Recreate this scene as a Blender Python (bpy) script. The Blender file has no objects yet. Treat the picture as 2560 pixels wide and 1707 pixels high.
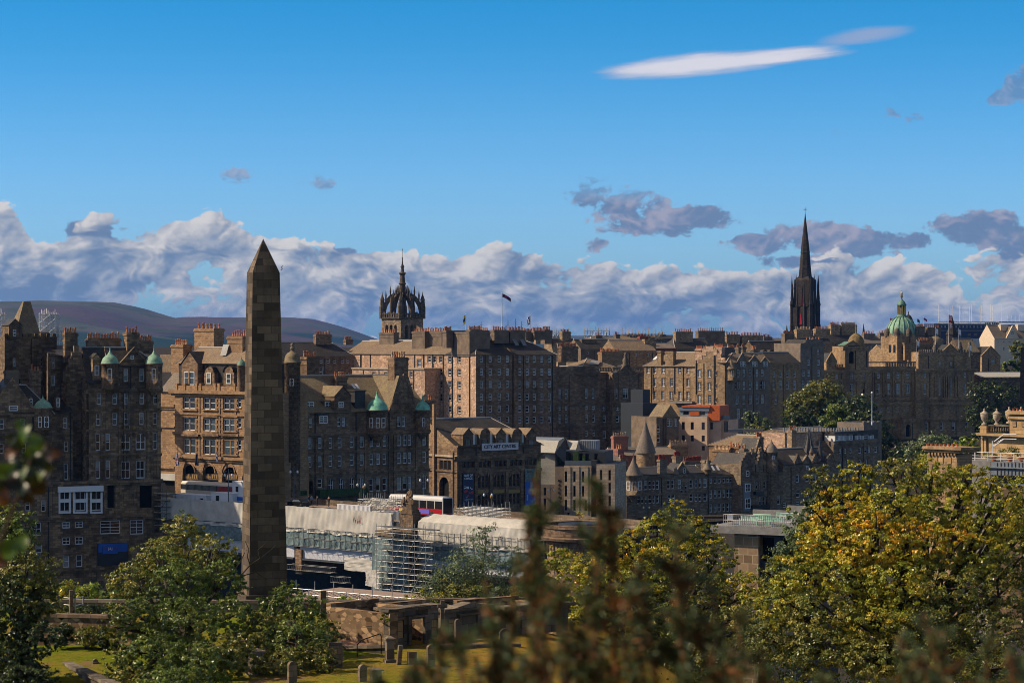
import bpy, math, random
import numpy as np
from mathutils import Vector, Matrix
random.seed(11); RNG = np.random.default_rng(11)
SC = bpy.context.scene
# ------------------------------------------------------------------ camera, sky, sun, exposure
FPX = 5760.0; CX = 1280.0; CY = 853.5; ZC = 100.0      # camera 100 m above the sea
cd = bpy.data.cameras.new('camera'); cam = bpy.data.objects.new('camera', cd)
SC.collection.objects.link(cam); SC.camera = cam
cam.location = (0, 0, ZC); cam.rotation_euler = (math.pi/2, 0, 0)
cd.sensor_width = 36; cd.lens = 36*FPX/2560; cd.clip_start = 0.3; cd.clip_end = 60000
cd.dof.use_dof = True; cd.dof.focus_distance = 480; cd.dof.aperture_fstop = 5.8
SUN_AZ = 88.0      # degrees, turned towards the camera's own left from straight behind the camera
SUN_EL = 39.0
a_, e_ = math.radians(SUN_AZ), math.radians(SUN_EL)
SUNV = Vector((-math.sin(a_)*math.cos(e_), -math.cos(a_)*math.cos(e_), math.sin(e_)))   # towards the sun
sl = bpy.data.lights.new('sun', 'SUN'); sun = bpy.data.objects.new('sun', sl); SC.collection.objects.link(sun)
sl.energy = 5.0; sl.angle = math.radians(0.5); sl.color = (1.0, 0.82, 0.60)
sun.rotation_euler = SUNV.to_track_quat('Z', 'Y').to_euler(); sun.location = (-200, 0, 400)
SC.view_settings.view_transform = 'Standard'; SC.view_settings.look = 'None'
SC.view_settings.exposure = 0.14; SC.cycles.filter_width = 0.9; SC.view_settings.gamma = 1.0
SC.cycles.use_denoising = True; SC.cycles.max_bounces = 5; SC.cycles.diffuse_bounces = 2
SC.cycles.glossy_bounces = 2; SC.cycles.transmission_bounces = 3; SC.cycles.volume_bounces = 1
SC.cycles.transparent_max_bounces = 4; SC.cycles.sample_clamp_indirect = 4.0
SC.cycles.use_adaptive_sampling = True; SC.cycles.adaptive_threshold = 0.02; SC.cycles.adaptive_min_samples = 8
wd = bpy.data.worlds.new('World'); SC.world = wd; wd.use_nodes = True; wd.cycles.sampling_method = 'MANUAL'; wd.cycles.sample_map_resolution = 256

class NT:
    """small node-tree writer"""
    def __init__(s, nt): s.nt = nt; s.nt.nodes.clear()
    def n(s, typ, **kw):
        nd = s.nt.nodes.new(typ)
        for k, v in kw.items():
            if k.startswith('i_'):
                s.put(nd.inputs[int(k[2:]) if k[2:].isdigit() else k[2:].replace('_', ' ')], v)
            else: setattr(nd, k, v)
        return nd
    def put(s, sock, v):
        if isinstance(v, bpy.types.NodeSocket): s.nt.links.new(v, sock)
        elif isinstance(v, bpy.types.Node): s.nt.links.new(v.outputs[0], sock)
        else:
            if sock.type == 'RGBA' and len(v) == 3: v = (*v, 1)
            sock.default_value = v
    def m(s, op, a, b=None, c=None, clamp=False):
        nd = s.nt.nodes.new('ShaderNodeMath'); nd.operation = op; nd.use_clamp = clamp
        for i, v in enumerate((a, b, c)):
            if v is not None: s.put(nd.inputs[i], v)
        return nd.outputs[0]
    def mix(s, f, a, b, mode='MIX'):
        nd = s.nt.nodes.new('ShaderNodeMix'); nd.data_type = 'RGBA'; nd.blend_type = mode
        s.put(nd.inputs[0], f); s.put(nd.inputs[6], a); s.put(nd.inputs[7], b)
        return nd.outputs[2]
    def sstep(s, v, lo, hi, a=0.0, b=1.0):
        nd = s.nt.nodes.new('ShaderNodeMapRange'); nd.interpolation_type = 'SMOOTHSTEP'
        for i, x in enumerate((v, lo, hi, a, b)): s.put(nd.inputs[i], x)
        return nd.outputs[0]
    def comb(s, x, y, z):
        nd = s.nt.nodes.new('ShaderNodeCombineXYZ')
        for i, v in enumerate((x, y, z)): s.put(nd.inputs[i], v)
        return nd.outputs[0]
    def noise(s, vec, scale, detail=6, rough=0.55, dist=0.0, lac=2.0, dim='3D'):
        nd = s.nt.nodes.new('ShaderNodeTexNoise'); nd.noise_dimensions = dim
        s.put(nd.inputs['Vector'], vec); s.put(nd.inputs['Scale'], scale); s.put(nd.inputs['Detail'], detail)
        s.put(nd.inputs['Roughness'], rough); s.put(nd.inputs['Distortion'], dist); s.put(nd.inputs['Lacunarity'], lac)
        return nd.outputs[0]
    def vor(s, vec, scale, feat='F1', smooth=0.6):
        nd = s.nt.nodes.new('ShaderNodeTexVoronoi'); nd.feature = feat; nd.voronoi_dimensions = '2D'
        s.put(nd.inputs['Vector'], vec); s.put(nd.inputs['Scale'], scale)
        if feat == 'SMOOTH_F1': s.put(nd.inputs['Smoothness'], smooth)
        return nd.outputs[0]

def build_world():
    t = NT(wd.node_tree)
    sky = t.n('ShaderNodeTexSky', sky_type='NISHITA', sun_disc=False, sun_elevation=e_,
              sun_rotation=math.radians(180+SUN_AZ), altitude=100.0, air_density=1.0, dust_density=0.6, ozone_density=3.0)
    tc = t.n('ShaderNodeTexCoord'); sep = t.n('ShaderNodeSeparateXYZ', i_0=tc.outputs['Generated'])
    x, y, z = sep.outputs
    az = t.m('ARCTAN2', x, y); el = t.m('ARCTAN2', z, t.m('SQRT', t.m('ADD', t.m('MULTIPLY', x, x), t.m('MULTIPLY', y, y))))
    A = lambda px: math.atan((px-CX)/FPX)
    E = lambda py, px=1280: math.atan((CY-py)/math.hypot(FPX, px-CX))
    def V2(dx, dy, k=1.75): return t.comb(t.m('ADD', az, dx), t.m('MULTIPLY', t.m('ADD', el, dy), k), 0.0)
    warp = t.noise(V2(3.1, 0), 26.0, 3, .5, dim='2D')
    def field(dx, dy, det):
        n1 = t.noise(V2(dx, dy), 17.0, det, 0.60, 0.1, dim='2D')
        w = t.m('MULTIPLY', t.m('SUBTRACT', warp, .5), .03)
        n2 = t.vor(t.comb(t.m('ADD', t.m('ADD', az, dx), w), t.m('MULTIPLY', t.m('ADD', t.m('ADD', el, dy), w), 1.45), 0.0), 44.0, 'SMOOTH_F1', 0.6)
        n3 = t.vor(t.comb(t.m('ADD', t.m('ADD', az, dx), t.m('MULTIPLY', w, 1.6)), t.m('MULTIPLY', t.m('ADD', t.m('ADD', el, dy), w), 1.45), 0.0), 112.0, 'SMOOTH_F1', 0.6)
        n5 = t.vor(t.comb(t.m('ADD', t.m('ADD', az, dx), t.m('MULTIPLY', w, 1.2)), t.m('MULTIPLY', t.m('ADD', t.m('ADD', el, dy), w), 1.3), 0.0), 260.0, 'SMOOTH_F1', 0.5)
        return t.m('SUBTRACT', t.m('SUBTRACT', t.m('ADD', n1, 0.30), t.m('MULTIPLY', n2, 0.34)), t.m('ADD', t.m('MULTIPLY', n3, 0.19), t.m('MULTIPLY', n5, 0.10)))
    f0 = field(0, 0, 8)
    f1 = field(-0.0040, 0.0040, 8)             # a step towards the sun: up and to the camera's left
    fine = t.noise(V2(0, 0, 1.4), 70.0, 7, .68, .2, dim='2D')
    # the bank of cumulus along the horizon: its top edge by azimuth
    cr = t.n('ShaderNodeFloatCurve'); cv = cr.mapping.curves[0]
    tops = [(0, 500), (130, 580), (270, 500), (520, 532), (700, 595), (850, 615), (1000, 605), (1290, 610), (1500, 638), (1750, 652), (1950, 655), (2150, 652), (2350, 636), (2560, 612)]
    lo, hi = A(-900), A(3460)
    pts = [(0.0, 560)] + [((A(px)-lo)/(hi-lo), py) for px, py in tops] + [(1.0, 600)]
    while len(cv.points) < len(pts): cv.points.new(.5, .5)
    for q, (u, py) in zip(cv.points, pts): q.location = (u, E(py)/0.1)
    cr.mapping.update()
    t.put(cr.inputs[1], t.sstep(az, lo, hi)); 
    mr = t.n('ShaderNodeMapRange', i_0=az, i_1=lo, i_2=hi); t.put(cr.inputs[1], mr.outputs[0])
    top = t.m('MULTIPLY', cr.outputs[0], 0.1)
    below = t.m('SUBTRACT', top, el)           # >0 inside the bank
    bias = t.sstep(below, -0.010, 0.012, -0.50, 0.125)
    thin = t.sstep(el, 0.0, 0.022, -0.16, 0.0)   # thinner and streaky close to the horizon
    d = t.m('ADD', t.m('ADD', f0, bias), thin)
    dens = t.sstep(d, 0.43, 0.50)
    # separate clouds: ellipse masks in azimuth and elevation, dark bodied
    def cloud(px, py, rx, ry, rot=0.0, w=1.0):
        u = t.m('DIVIDE', t.m('SUBTRACT', az, A(px)), rx/FPX); v = t.m('DIVIDE', t.m('SUBTRACT', el, E(py, px)), ry/FPX)
        v = t.m('SUBTRACT', v, t.m('MULTIPLY', u, rot*rx/ry))
        return t.m('SUBTRACT', w, t.m('ADD', t.m('MULTIPLY', u, u), t.m('MULTIPLY', v, v)))
    def clouds(spec):
        m = None
        for s_ in spec:
            c = cloud(*s_); m = c if m is None else t.m('MAXIMUM', m, c)
        return m
    grey = clouds([(1475, 490, 80, 50), (1560, 530, 130, 62, -.12), (1640, 560, 130, 38), (1750, 545, 100, 30), (1890, 612, 90, 24), (2060, 598, 130, 42, -0.05),
                   (2140, 610, 120, 36), (2250, 603, 80, 22), (2030, 655, 120, 20), (2480, 585, 130, 50, -0.1), (2560, 610, 110, 60), (2560, 215, 60, 40), (2505, 245, 40, 24),
                   (610, 437, 74, 30, 0, .28), (800, 455, 84, 28, 0, .28), (2100, 343, 64, 24, 0, .5), (2250, 290, 80, 22, -.1, .5), (1490, 612, 56, 24, 0, .35), (850, 640, 60, 24), (205, 575, 46, 26)])
    gw = t.sstep(el, .058, .066, .93, .62)
    gd = t.m('ADD', t.m('MULTIPLY', t.m('SUBTRACT', fine, 0.52), 3.3), t.m('ADD', t.m('MULTIPLY', t.m('SUBTRACT', f0, .38), 2.0), t.m('MAXIMUM', grey, -1.6)))
    gdens = t.m('MULTIPLY', t.sstep(gd, 0.2, 0.75), gw)
    # smooth lens clouds high up
    l1 = clouds([(1740, 163, 260, 33, 0.07), (1930, 143, 210, 24, 0.07)]); l2 = clouds([(2165, 89, 135, 24, 0.09)])
    str_ = t.noise(t.comb(az, t.m('MULTIPLY', t.m('SUBTRACT', el, t.m('MULTIPLY', az, 0.075)), 9.0), 2.0), 30.0, 4, .55, dim='2D')
    lf = t.m('MULTIPLY', t.m('SUBTRACT', str_, 0.5), 0.8)
    ld1 = t.sstep(t.m('ADD', l1, lf), -0.05, 0.75, 0.0, 0.92); ld2 = t.sstep(t.m('ADD', l2, lf), -0.05, 1.1, 0.0, 0.62)
    # light on the clouds
    lit = t.m('SUBTRACT', f0, f1)
    edge = t.sstep(d, 0.42, 0.70, 1.0, 0.0)
    big = t.noise(V2(7.7, 0, 2.6), 13.0, 4, .55, .1, dim='2D')
    mid = t.noise(V2(1.7, 0, 3.2), 30.0, 4, .58, .1, dim='2D')
    high = t.m('ADD', t.sstep(below, 0.0, 0.024, 0.42, 0.0), t.sstep(el, 0.004, 0.022, 0.12, 0.0))
    s0 = t.m('ADD', t.m('ADD', t.m('MULTIPLY', lit, 3.2), t.m('MULTIPLY', edge, 0.20)), t.m('ADD', t.m('ADD', t.m('MULTIPLY', t.m('SUBTRACT', big, 0.5), 1.5), t.m('MULTIPLY', t.m('SUBTRACT', mid, 0.5), 0.9)), high))
    shade = t.sstep(s0, -0.62, 1.05)
    ramp = t.n('ShaderNodeValToRGB', i_0=shade); el_ = ramp.color_ramp.elements
    el_[0].position = 0.0; el_[0].color = (.135, .205, .335, 1)
    el_[1].position = 1.0; el_[1].color = (0.64, 0.615, 0.60, 1)
    e2 = el_.new(0.32); e2.color = (0.255, 0.31, 0.41, 1)
    e3 = el_.new(0.66); e3.color = (0.40, 0.415, 0.465, 1)
    gs = t.sstep(t.m('ADD', t.m('MULTIPLY', lit, 3.0), t.m('MULTIPLY', t.sstep(gd, .3, 1.6), -0.1)), -0.35, 0.6)
    gcol = t.mix(gs, (0.135, 0.20, 0.34), (0.34, 0.33, 0.42))
    lcol = t.mix(t.sstep(t.m('ADD', l1, lf), 0.2, 0.95), (0.36, 0.42, 0.57), (0.68, 0.66, 0.72))
    STR = 0.10
    K = 1.0/STR
    # Nishita tinted blue, paler low down; warm and bright above frame, added fill light
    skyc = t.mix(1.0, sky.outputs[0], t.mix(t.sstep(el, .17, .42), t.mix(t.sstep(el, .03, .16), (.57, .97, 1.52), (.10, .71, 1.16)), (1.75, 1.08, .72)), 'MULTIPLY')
    def lay(f, base, c): return t.mix(f, base, t.mix(1.0, c, (K, K, K), 'MULTIPLY'))
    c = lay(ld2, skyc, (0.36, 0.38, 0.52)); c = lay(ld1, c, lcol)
    c = lay(gdens, c, gcol); c = lay(t.m('MULTIPLY', dens, 0.97), c, ramp.outputs[0])
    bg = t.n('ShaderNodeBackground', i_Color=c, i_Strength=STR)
    out = t.n('ShaderNodeOutputWorld'); t.nt.links.new(bg.outputs[0], out.inputs[0])
SKYT = (0.62, 0.86, 1.0)
build_world()

# ------------------------------------------------------------------ materials
MATS = {}
def mat(name):
    m = bpy.data.materials.new(name); m.use_nodes = True; MATS[name] = m
    t = NT(m.node_tree); b = t.n('ShaderNodeBsdfPrincipled'); o = t.n('ShaderNodeOutputMaterial')
    t.nt.links.new(b.outputs[0], o.inputs[0]); return t, b
def plain(name, col, rough=0.7, metal=0.0, var=0.0, vscale=1.5, spec=0.3):
    t, b = mat(name)
    c = (*col, 1)
    if var:
        g = t.n('ShaderNodeNewGeometry'); nz = t.noise(g.outputs['Position'], vscale, 6, .6)
        k = t.sstep(nz, .3, .7, 1-var, 1+var); c = t.mix(1.0, c, t.comb(k, k, k), 'MULTIPLY')
    t.put(b.inputs['Base Color'], c); b.inputs['Roughness'].default_value = rough
    b.inputs['Metallic'].default_value = metal; b.inputs['Specular IOR Level'].default_value = spec
    return MATS[name]
def stone(name, c1, c2, bw=0.8, bh=0.35, mortar=(.05, .04, .03), soot=0.5, sootc=(.022, .019, .017), rubble=False, msize=0.018, vary=0.35):
    t, b = mat(name)
    uv = t.n('ShaderNodeUVMap').outputs[0]; g = t.n('ShaderNodeNewGeometry').outputs['Position']
    if rubble:
        sc = t.n('ShaderNodeMapping', i_0=uv); sc.inputs['Scale'].default_value = (1/bw, 1/bh, 1)
        v = t.n('ShaderNodeTexVoronoi', feature='F1', i_Vector=sc.outputs[0]); v.inputs['Scale'].default_value = 1.0; v.inputs['Randomness'].default_value = .8
        ve = t.n('ShaderNodeTexVoronoi', feature='DISTANCE_TO_EDGE', i_Vector=sc.outputs[0]); ve.inputs['Scale'].default_value = 1.0; ve.inputs['Randomness'].default_value = .8
        sp = t.n('ShaderNodeSeparateColor', i_0=v.outputs['Color'])
        base = t.mix(sp.outputs[0], c1, c2); k = t.m('ADD', 1-vary, t.m('MULTIPLY', sp.outputs[1], 2*vary))
        base = t.mix(1.0, base, t.comb(k, k, k), 'MULTIPLY')
        base = t.mix(t.sstep(ve.outputs[0], 0.0, 0.09, 1.0, 0.0), base, (c1[0]*1.15, c1[1]*1.15, c1[2]*1.2))
        fac = v.outputs[0]
    else:
        br = t.n('ShaderNodeTexBrick', i_Vector=uv, i_Color1=(0, 0, 0), i_Color2=(1, 1, 1), i_Mortar=(.5, .5, .5))
        br.inputs['Scale'].default_value = 1.0; br.inputs['Brick Width'].default_value = bw; br.inputs['Row Height'].default_value = bh
        br.inputs['Mortar Size'].default_value = msize; br.inputs['Mortar Smooth'].default_value = 0.3; br.inputs['Bias'].default_value = 0.0
        rv = br.outputs[0]
        base = t.mix(rv, c1, c2)
        k = t.m('ADD', 1-vary*.5, t.m('MULTIPLY', rv, vary)); base = t.mix(1.0, base, t.comb(k, k, k), 'MULTIPLY')
        base = t.mix(t.m('MULTIPLY', br.outputs['Fac'], 0.75), base, mortar); fac = br.outputs['Fac']
    # soot and rain stains with their own shapes
    st = t.n('ShaderNodeMapping', i_0=g); st.inputs['Scale'].default_value = (1, 1, 0.22)
    n1 = t.noise(st.outputs[0], 0.42, 7, .62); n2 = t.noise(g, 0.13, 4, .55); n3 = t.noise(g, 2.3, 4, .6)
    s = t.m('ADD', t.m('MULTIPLY', n1, .6), t.m('MULTIPLY', n2, .4))
    sk = t.n('ShaderNodeMapping', i_0=g); sk.inputs['Scale'].default_value = (1.6, 1.6, .07)
    n4 = t.noise(sk.outputs[0], 1.0, 4, .6)
    sf = t.m('MULTIPLY', t.m('MAXIMUM', t.sstep(s, .44, .62), t.m('MULTIPLY', t.sstep(n4, .56, .70), .8)), soot)
    base = t.mix(sf, base, sootc)
    k3 = t.m('ADD', .72, t.m('MULTIPLY', n3, .56)); base = t.mix(1.0, base, t.comb(k3, k3, k3), 'MULTIPLY')
    t.put(b.inputs['Base Color'], base); b.inputs['Roughness'].default_value = .9; b.inputs['Specular IOR Level'].default_value = .15
    bp = t.n('ShaderNodeBump', i_Strength=.35, i_Distance=.04, i_Height=t.m('ADD', n3, t.m('MULTIPLY', fac, -.6)))
    t.put(b.inputs['Normal'], bp.outputs[0])
    return MATS[name]
def slate(name, c1, c2, lichen=0.0, lc=(.20, .16, .085), bw=.38, bh=.24, rough=.55):
    t, b = mat(name)
    uv = t.n('ShaderNodeUVMap').outputs[0]; g = t.n('ShaderNodeNewGeometry').outputs['Position']
    br = t.n('ShaderNodeTexBrick', i_Vector=uv, i_Color1=(0, 0, 0), i_Color2=(1, 1, 1), i_Mortar=(0, 0, 0))
    br.inputs['Scale'].default_value = 1.0; br.inputs['Brick Width'].default_value = bw; br.inputs['Row Height'].default_value = bh; br.inputs['Mortar Size'].default_value = .02
    base = t.mix(br.outputs[0], c1, c2)
    n = t.noise(g, .35, 6, .65); n2 = t.noise(g, 2.0, 5, .7)
    base = t.mix(t.m('MULTIPLY', t.sstep(t.m('ADD', t.m('MULTIPLY', n, .5), t.m('MULTIPLY', n2, .5)), .42, .62), lichen), base, lc)
    k = t.m('ADD', .62, t.m('MULTIPLY', n2, .76)); base = t.mix(1.0, base, t.comb(k, k, k), 'MULTIPLY')
    t.put(b.inputs['Base Color'], base); b.inputs['Roughness'].default_value = rough; b.inputs['Specular IOR Level'].default_value = .3
    bp = t.n('ShaderNodeBump', i_Strength=.5, i_Distance=.03, i_Height=t.m('ADD', n2, t.m('MULTIPLY', br.outputs[0], .4)))
    t.put(b.inputs['Normal'], bp.outputs[0]); return MATS[name]

stone('dark_ashlar', (.12, .083, .053), (.23, .155, .095), soot=.58)
stone('hotel_stone', (.15, .105, .068), (.30, .20, .115), soot=.62, bw=.9, bh=.4)
stone('gold_ashlar', (.27, .165, .09), (.35, .225, .125), soot=.34, sootc=(.10, .065, .04), vary=.18)
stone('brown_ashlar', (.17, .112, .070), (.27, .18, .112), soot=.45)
stone('grey_ashlar', (.17, .13, .09), (.24, .185, .13), soot=.42)
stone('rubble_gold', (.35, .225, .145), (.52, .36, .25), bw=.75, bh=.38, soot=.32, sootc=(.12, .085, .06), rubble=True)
stone('rubble_brown', (.24, .165, .095), (.36, .26, .155), bw=.8, bh=.4, soot=.4, sootc=(.09, .065, .045), rubble=True)
stone('black_gothic', (.030, .026, .024), (.060, .050, .042), soot=.6, sootc=(.012, .011, .011))
stone('crown_stone', (.20, .145, .095), (.33, .24, .155), soot=.5, sootc=(.045, .038, .032))
stone('crown_dark', (.085, .068, .052), (.15, .115, .085), soot=.5, sootc=(.02, .018, .017))
stone('obelisk_stone', (.072, .056, .042), (.165, .123, .083), bw=1.1, bh=.58, soot=.62, sootc=(.035, .028, .022), mortar=(.05, .038, .028), vary=.3, msize=.02)
stone('wall_rubble', (.14, .09, .052), (.29, .20, .115), bw=.55, bh=.3, soot=.12, sootc=(.06, .045, .03), rubble=True, vary=.75)
stone('tomb_stone', (.115, .095, .072), (.20, .165, .125), bw=1.1, bh=.55, soot=.55)
stone('bank_stone', (.28, .18, .095), (.40, .27, .15), soot=.5, sootc=(.06, .045, .034), vary=.2)
stone('ochre_stone', (.36, .235, .11), (.43, .29, .145), bw=1.3, bh=.6, soot=.18, sootc=(.2, .13, .07), vary=.12)
stone('pale_stone', (.36, .29, .215), (.45, .37, .28), bw=1.2, bh=.6, soot=.25, sootc=(.2, .15, .11), vary=.15)
stone('tile_facing', (.20, .135, .075), (.29, .20, .115), bw=1.0, bh=.9, soot=.2, mortar=(.42, .34, .24), msize=.05)
plain('cream_render', (.52, .38, .27), .9, var=.12, vscale=.5)
plain('harl_grey', (.19, .15, .115), .95, var=.22, vscale=.8)
plain('harl_brown', (.16, .12, .085), .95, var=.28, vscale=.6)
plain('cream_harl', (.62, .50, .36), .9, var=.08)
plain('pink_stone', (.27, .12, .085), .9, var=.2)
plain('red_brick', (.22, .06, .035), .9, var=.2)
slate('slate_dark', (.020, .019, .020), (.040, .036, .036), .15)
slate('slate_brown', (.15, .105, .068), (.21, .15, .10), .5, lc=(.26, .20, .12), rough=.85)
slate('slate_grey', (.13, .105, .085), (.19, .155, .125), .35, lc=(.24, .19, .13), rough=.8)
slate('slate_moss', (.14, .105, .068), (.20, .15, .095), .75, lc=(.23, .185, .10), rough=.85)
slate('tin_pale', (.36, .35, .31), (.42, .40, .35), .1, bw=4, bh=.5)
plain('lead', (.16, .17, .18), .5, var=.2); plain('lead_dark', (.035, .036, .04), .6, var=.3)
plain('ridge', (.45, .42, .38), .7)
plain('copper', (.16, .42, .30), .6, var=.28, vscale=1.2); plain('copper_dark', (.10, .20, .15), .6, var=.4, vscale=.8)
plain('copper_pale', (.20, .34, .235), .65, var=.3, vscale=1.0)
plain('pot_clay', (.42, .16, .075), .8, var=.25); plain('pot_buff', (.48, .32, .18), .8, var=.25); plain('pot_red', (.27, .055, .035), .8, var=.2)
plain('white_paint', (.66, .66, .66), .5); plain('white_frame', (.70, .70, .68), .5); plain('brown_frame', (.10, .07, .05), .5)
plain('glass_dark', (.012, .014, .017), .06, spec=.6); plain('glass_blue', (.03, .045, .06), .08, spec=.7)
plain('glass_blind', (.26, .26, .25), .3, spec=.5); plain('glass_sky', (.10, .13, .16), .1, spec=.8)
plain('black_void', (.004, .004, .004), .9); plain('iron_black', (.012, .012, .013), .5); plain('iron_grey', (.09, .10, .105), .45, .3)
plain('tube_steel', (.30, .30, .295), .45, .4, var=.25, vscale=2); plain('timber_board', (.40, .32, .22), .8, var=.25)
plain('zinc', (.22, .25, .28), .45, .2, var=.1); plain('anthracite', (.030, .036, .044), .5); plain('blue_grey', (.16, .19, .23), .5)
plain('orange_panel', (.42, .095, .022), .5, var=.15, vscale=3); plain('green_wall', (.03, .06, .02), .9, var=.5, vscale=3)
plain('sheet_white', (.46, .44, .39), .6, var=.12, vscale=.5); plain('girder_white', (.50, .51, .54), .5, var=.08); plain('net_teal', (.13, .185, .19), .7, var=.3, vscale=2)
plain('asphalt', (.05, .05, .05), .9, var=.2); plain('concrete', (.20, .195, .185), .85, var=.2); plain('paving', (.27, .205, .165), .9, var=.2, vscale=3)
plain('bus_white', (.55, .54, .52), .25); plain('bus_cream', (.66, .58, .46), .3); plain('bus_red', (.34, .015, .02), .3); plain('bus_black', (.012, .012, .014), .12); plain('tyre', (.015, .015, .015), .8)
plain('sign_blue', (.02, .10, .42), .5); plain('ad_violet', (.16, .12, .55), .5); plain('ad_yellow', (.70, .62, .05), .5)
plain('flag_red', (.42, .02, .03), .7); plain('flag_blue', (.012, .03, .20), .7); plain('flag_white', (.70, .70, .72), .7); plain('flag_navy', (.03, .045, .10), .7)
plain('flag_plum', (.10, .015, .06), .7); plain('flag_yellow', (.60, .45, .02), .7); plain('flag_pink', (.65, .12, .22), .7)
plain('dome_ochre', (.17, .12, .05), .8, var=.35, vscale=1.0)
plain('gilt', (.45, .30, .07), .35, .7); plain('bench_green', (.30, .52, .40), .5); plain('terracotta', (.48, .15, .06), .8); plain('sign_pale', (.62, .58, .60), .6)
plain('letter_dark', (.012, .014, .03), .6); plain('letter_white', (.75, .75, .75), .6); plain('letter_gold', (.30, .19, .06), .5); plain('letter_red', (.5, .03, .03), .6)
plain('bark', (.045, .033, .022), .95, var=.35, vscale=3); plain('bark_grey', (.10, .08, .06), .95, var=.3, vscale=4); plain('dead_brown', (.16, .06, .02), .9)
plain('statue_stone', (.13, .085, .05), .9, var=.35, vscale=2); plain('skin', (.35, .2, .14), .6); plain('cloth_blue', (.03, .09, .35), .8); plain('cloth_dark', (.02, .02, .025), .8); plain('cone_orange', (.65, .12, .02), .5)
plain('lawn_stone', (.26, .15, .09), .95, var=.3, vscale=6)
# ------------------------------------------------------------------ mesh writer and scene helpers
class MB:
    def __init__(s): s.v = []; s.f = []; s.m = []; s.mats = []; s.sm = []
    def mi(s, name):
        if name not in s.mats: s.mats.append(name)
        return s.mats.index(name)
    def poly(s, pts, m, smooth=False):
        b = len(s.v); s.v += [tuple(p) for p in pts]; s.f.append(tuple(range(b, b+len(pts)))); s.m.append(s.mi(m)); s.sm.append(smooth)
    def mesh(s, verts, faces, m, smooth=False):
        b = len(s.v); s.v += [tuple(p) for p in verts]; k = s.mi(m)
        for f in faces: s.f.append(tuple(b+i for i in f)); s.m.append(k); s.sm.append(smooth)
    def hexa(s, c, m, skip=()):
        """c: 4 bottom corners then 4 top corners, counter-clockwise from above"""
        fs = {'b': (3, 2, 1, 0), 't': (4, 5, 6, 7), '0': (0, 1, 5, 4), '1': (1, 2, 6, 5), '2': (2, 3, 7, 6), '3': (3, 0, 4, 7)}
        s.mesh(c, [f for k, f in fs.items() if k not in skip], m)
    def box(s, lo, hi, m, skip=()):
        x0, y0, z0 = lo; x1, y1, z1 = hi
        s.hexa([(x0, y0, z0), (x1, y0, z0), (x1, y1, z0), (x0, y1, z0), (x0, y0, z1), (x1, y0, z1), (x1, y1, z1), (x0, y1, z1)], m, skip)
    def tube(s, p, q, r, m, n=6, r2=None, caps=True):
        p = Vector(p); q = Vector(q); d = (q-p)
        if d.length < 1e-6: return
        d.normalize(); a = d.orthogonal().normalized(); b = d.cross(a); r2 = r if r2 is None else r2
        V = [p+(a*math.cos(2*math.pi*i/n)+b*math.sin(2*math.pi*i/n))*r for i in range(n)] + [q+(a*math.cos(2*math.pi*i/n)+b*math.sin(2*math.pi*i/n))*r2 for i in range(n)]
        Fc = [(i, (i+1) % n, n+(i+1) % n, n+i) for i in range(n)]
        if caps: Fc += [tuple(range(n-1, -1, -1)), tuple(range(n, 2*n))]
        s.mesh(V, Fc, m, n > 6)
    def lathe(s, c, prof, m, n=16, a0=0.0, a1=2*math.pi, smooth=True, rot=0.0):
        """prof: (radius, height) from the bottom up, about the vertical through c"""
        full = abs(a1-a0-2*math.pi) < 1e-6; k = n if full else n+1
        V = []
        for r, h in prof:
            for i in range(k):
                a = a0+(a1-a0)*i/n+rot; V.append((c[0]+r*math.cos(a), c[1]+r*math.sin(a), c[2]+h))
        Fc = []
        for j in range(len(prof)-1):
            for i in range(n):
                i2 = (i+1) % k if full else i+1
                Fc.append((j*k+i, j*k+i2, (j+1)*k+i2, (j+1)*k+i))
        s.mesh(V, Fc, m, smooth)
    def build(s, name, parent=None, loc=None):
        me = bpy.data.meshes.new(name)
        lo = Vector(loc) if loc is not None else (parent['_o'] if False else None)
        V = np.array(s.v, dtype=float).reshape(-1, 3)
        org = Vector((0, 0, 0))
        if parent is not None: org = ORG.get(parent.name, Vector((0, 0, 0)))
        elif loc is not None: org = Vector(loc)
        V = V-np.array(org)
        me.from_pydata([tuple(x) for x in V], [], s.f)
        for m in s.mats: me.materials.append(MATS[m])
        me.polygons.foreach_set('material_index', s.m); me.polygons.foreach_set('use_smooth', s.sm)
        uvmap(me, org)
        me.update()
        o = bpy.data.objects.new(name, me); SC.collection.objects.link(o)
        if parent is not None: o.parent = parent; ORG[o.name] = org
        else: o.location = org; ORG[o.name] = org
        return o
ORG = {}
def uvmap(me, org):
    n = len(me.polygons)
    if not n: return
    uvl = me.uv_layers.new(name='UVMap')
    co = np.zeros(len(me.vertices)*3); me.vertices.foreach_get('co', co); co = co.reshape(-1, 3)+np.array(org)
    nr = np.zeros(n*3); me.polygons.foreach_get('normal', nr); nr = nr.reshape(-1, 3)
    lt = np.zeros(n, dtype=int); me.polygons.foreach_get('loop_total', lt)
    lv = np.zeros(len(me.loops), dtype=int); me.loops.foreach_get('vertex_index', lv)
    pi = np.repeat(np.arange(n), lt)
    t = np.stack([-nr[:, 1], nr[:, 0], np.zeros(n)], 1); L = np.linalg.norm(t, axis=1); flat = L < .05
    t[flat] = (1, 0, 0); L[flat] = 1; t /= L[:, None]
    b = np.cross(nr, t)
    P = co[lv]; uv = np.stack([(P*t[pi]).sum(1), (P*b[pi]).sum(1)], 1)
    uvl.data.foreach_set('uv', uv.astype(np.float32).ravel())
def prop(o, label=None, cat=None, group=None, kind=None):
    for k, v in (('label', label), ('category', cat), ('group', group), ('kind', kind)):
        if v: o[k] = v
    return o
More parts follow.
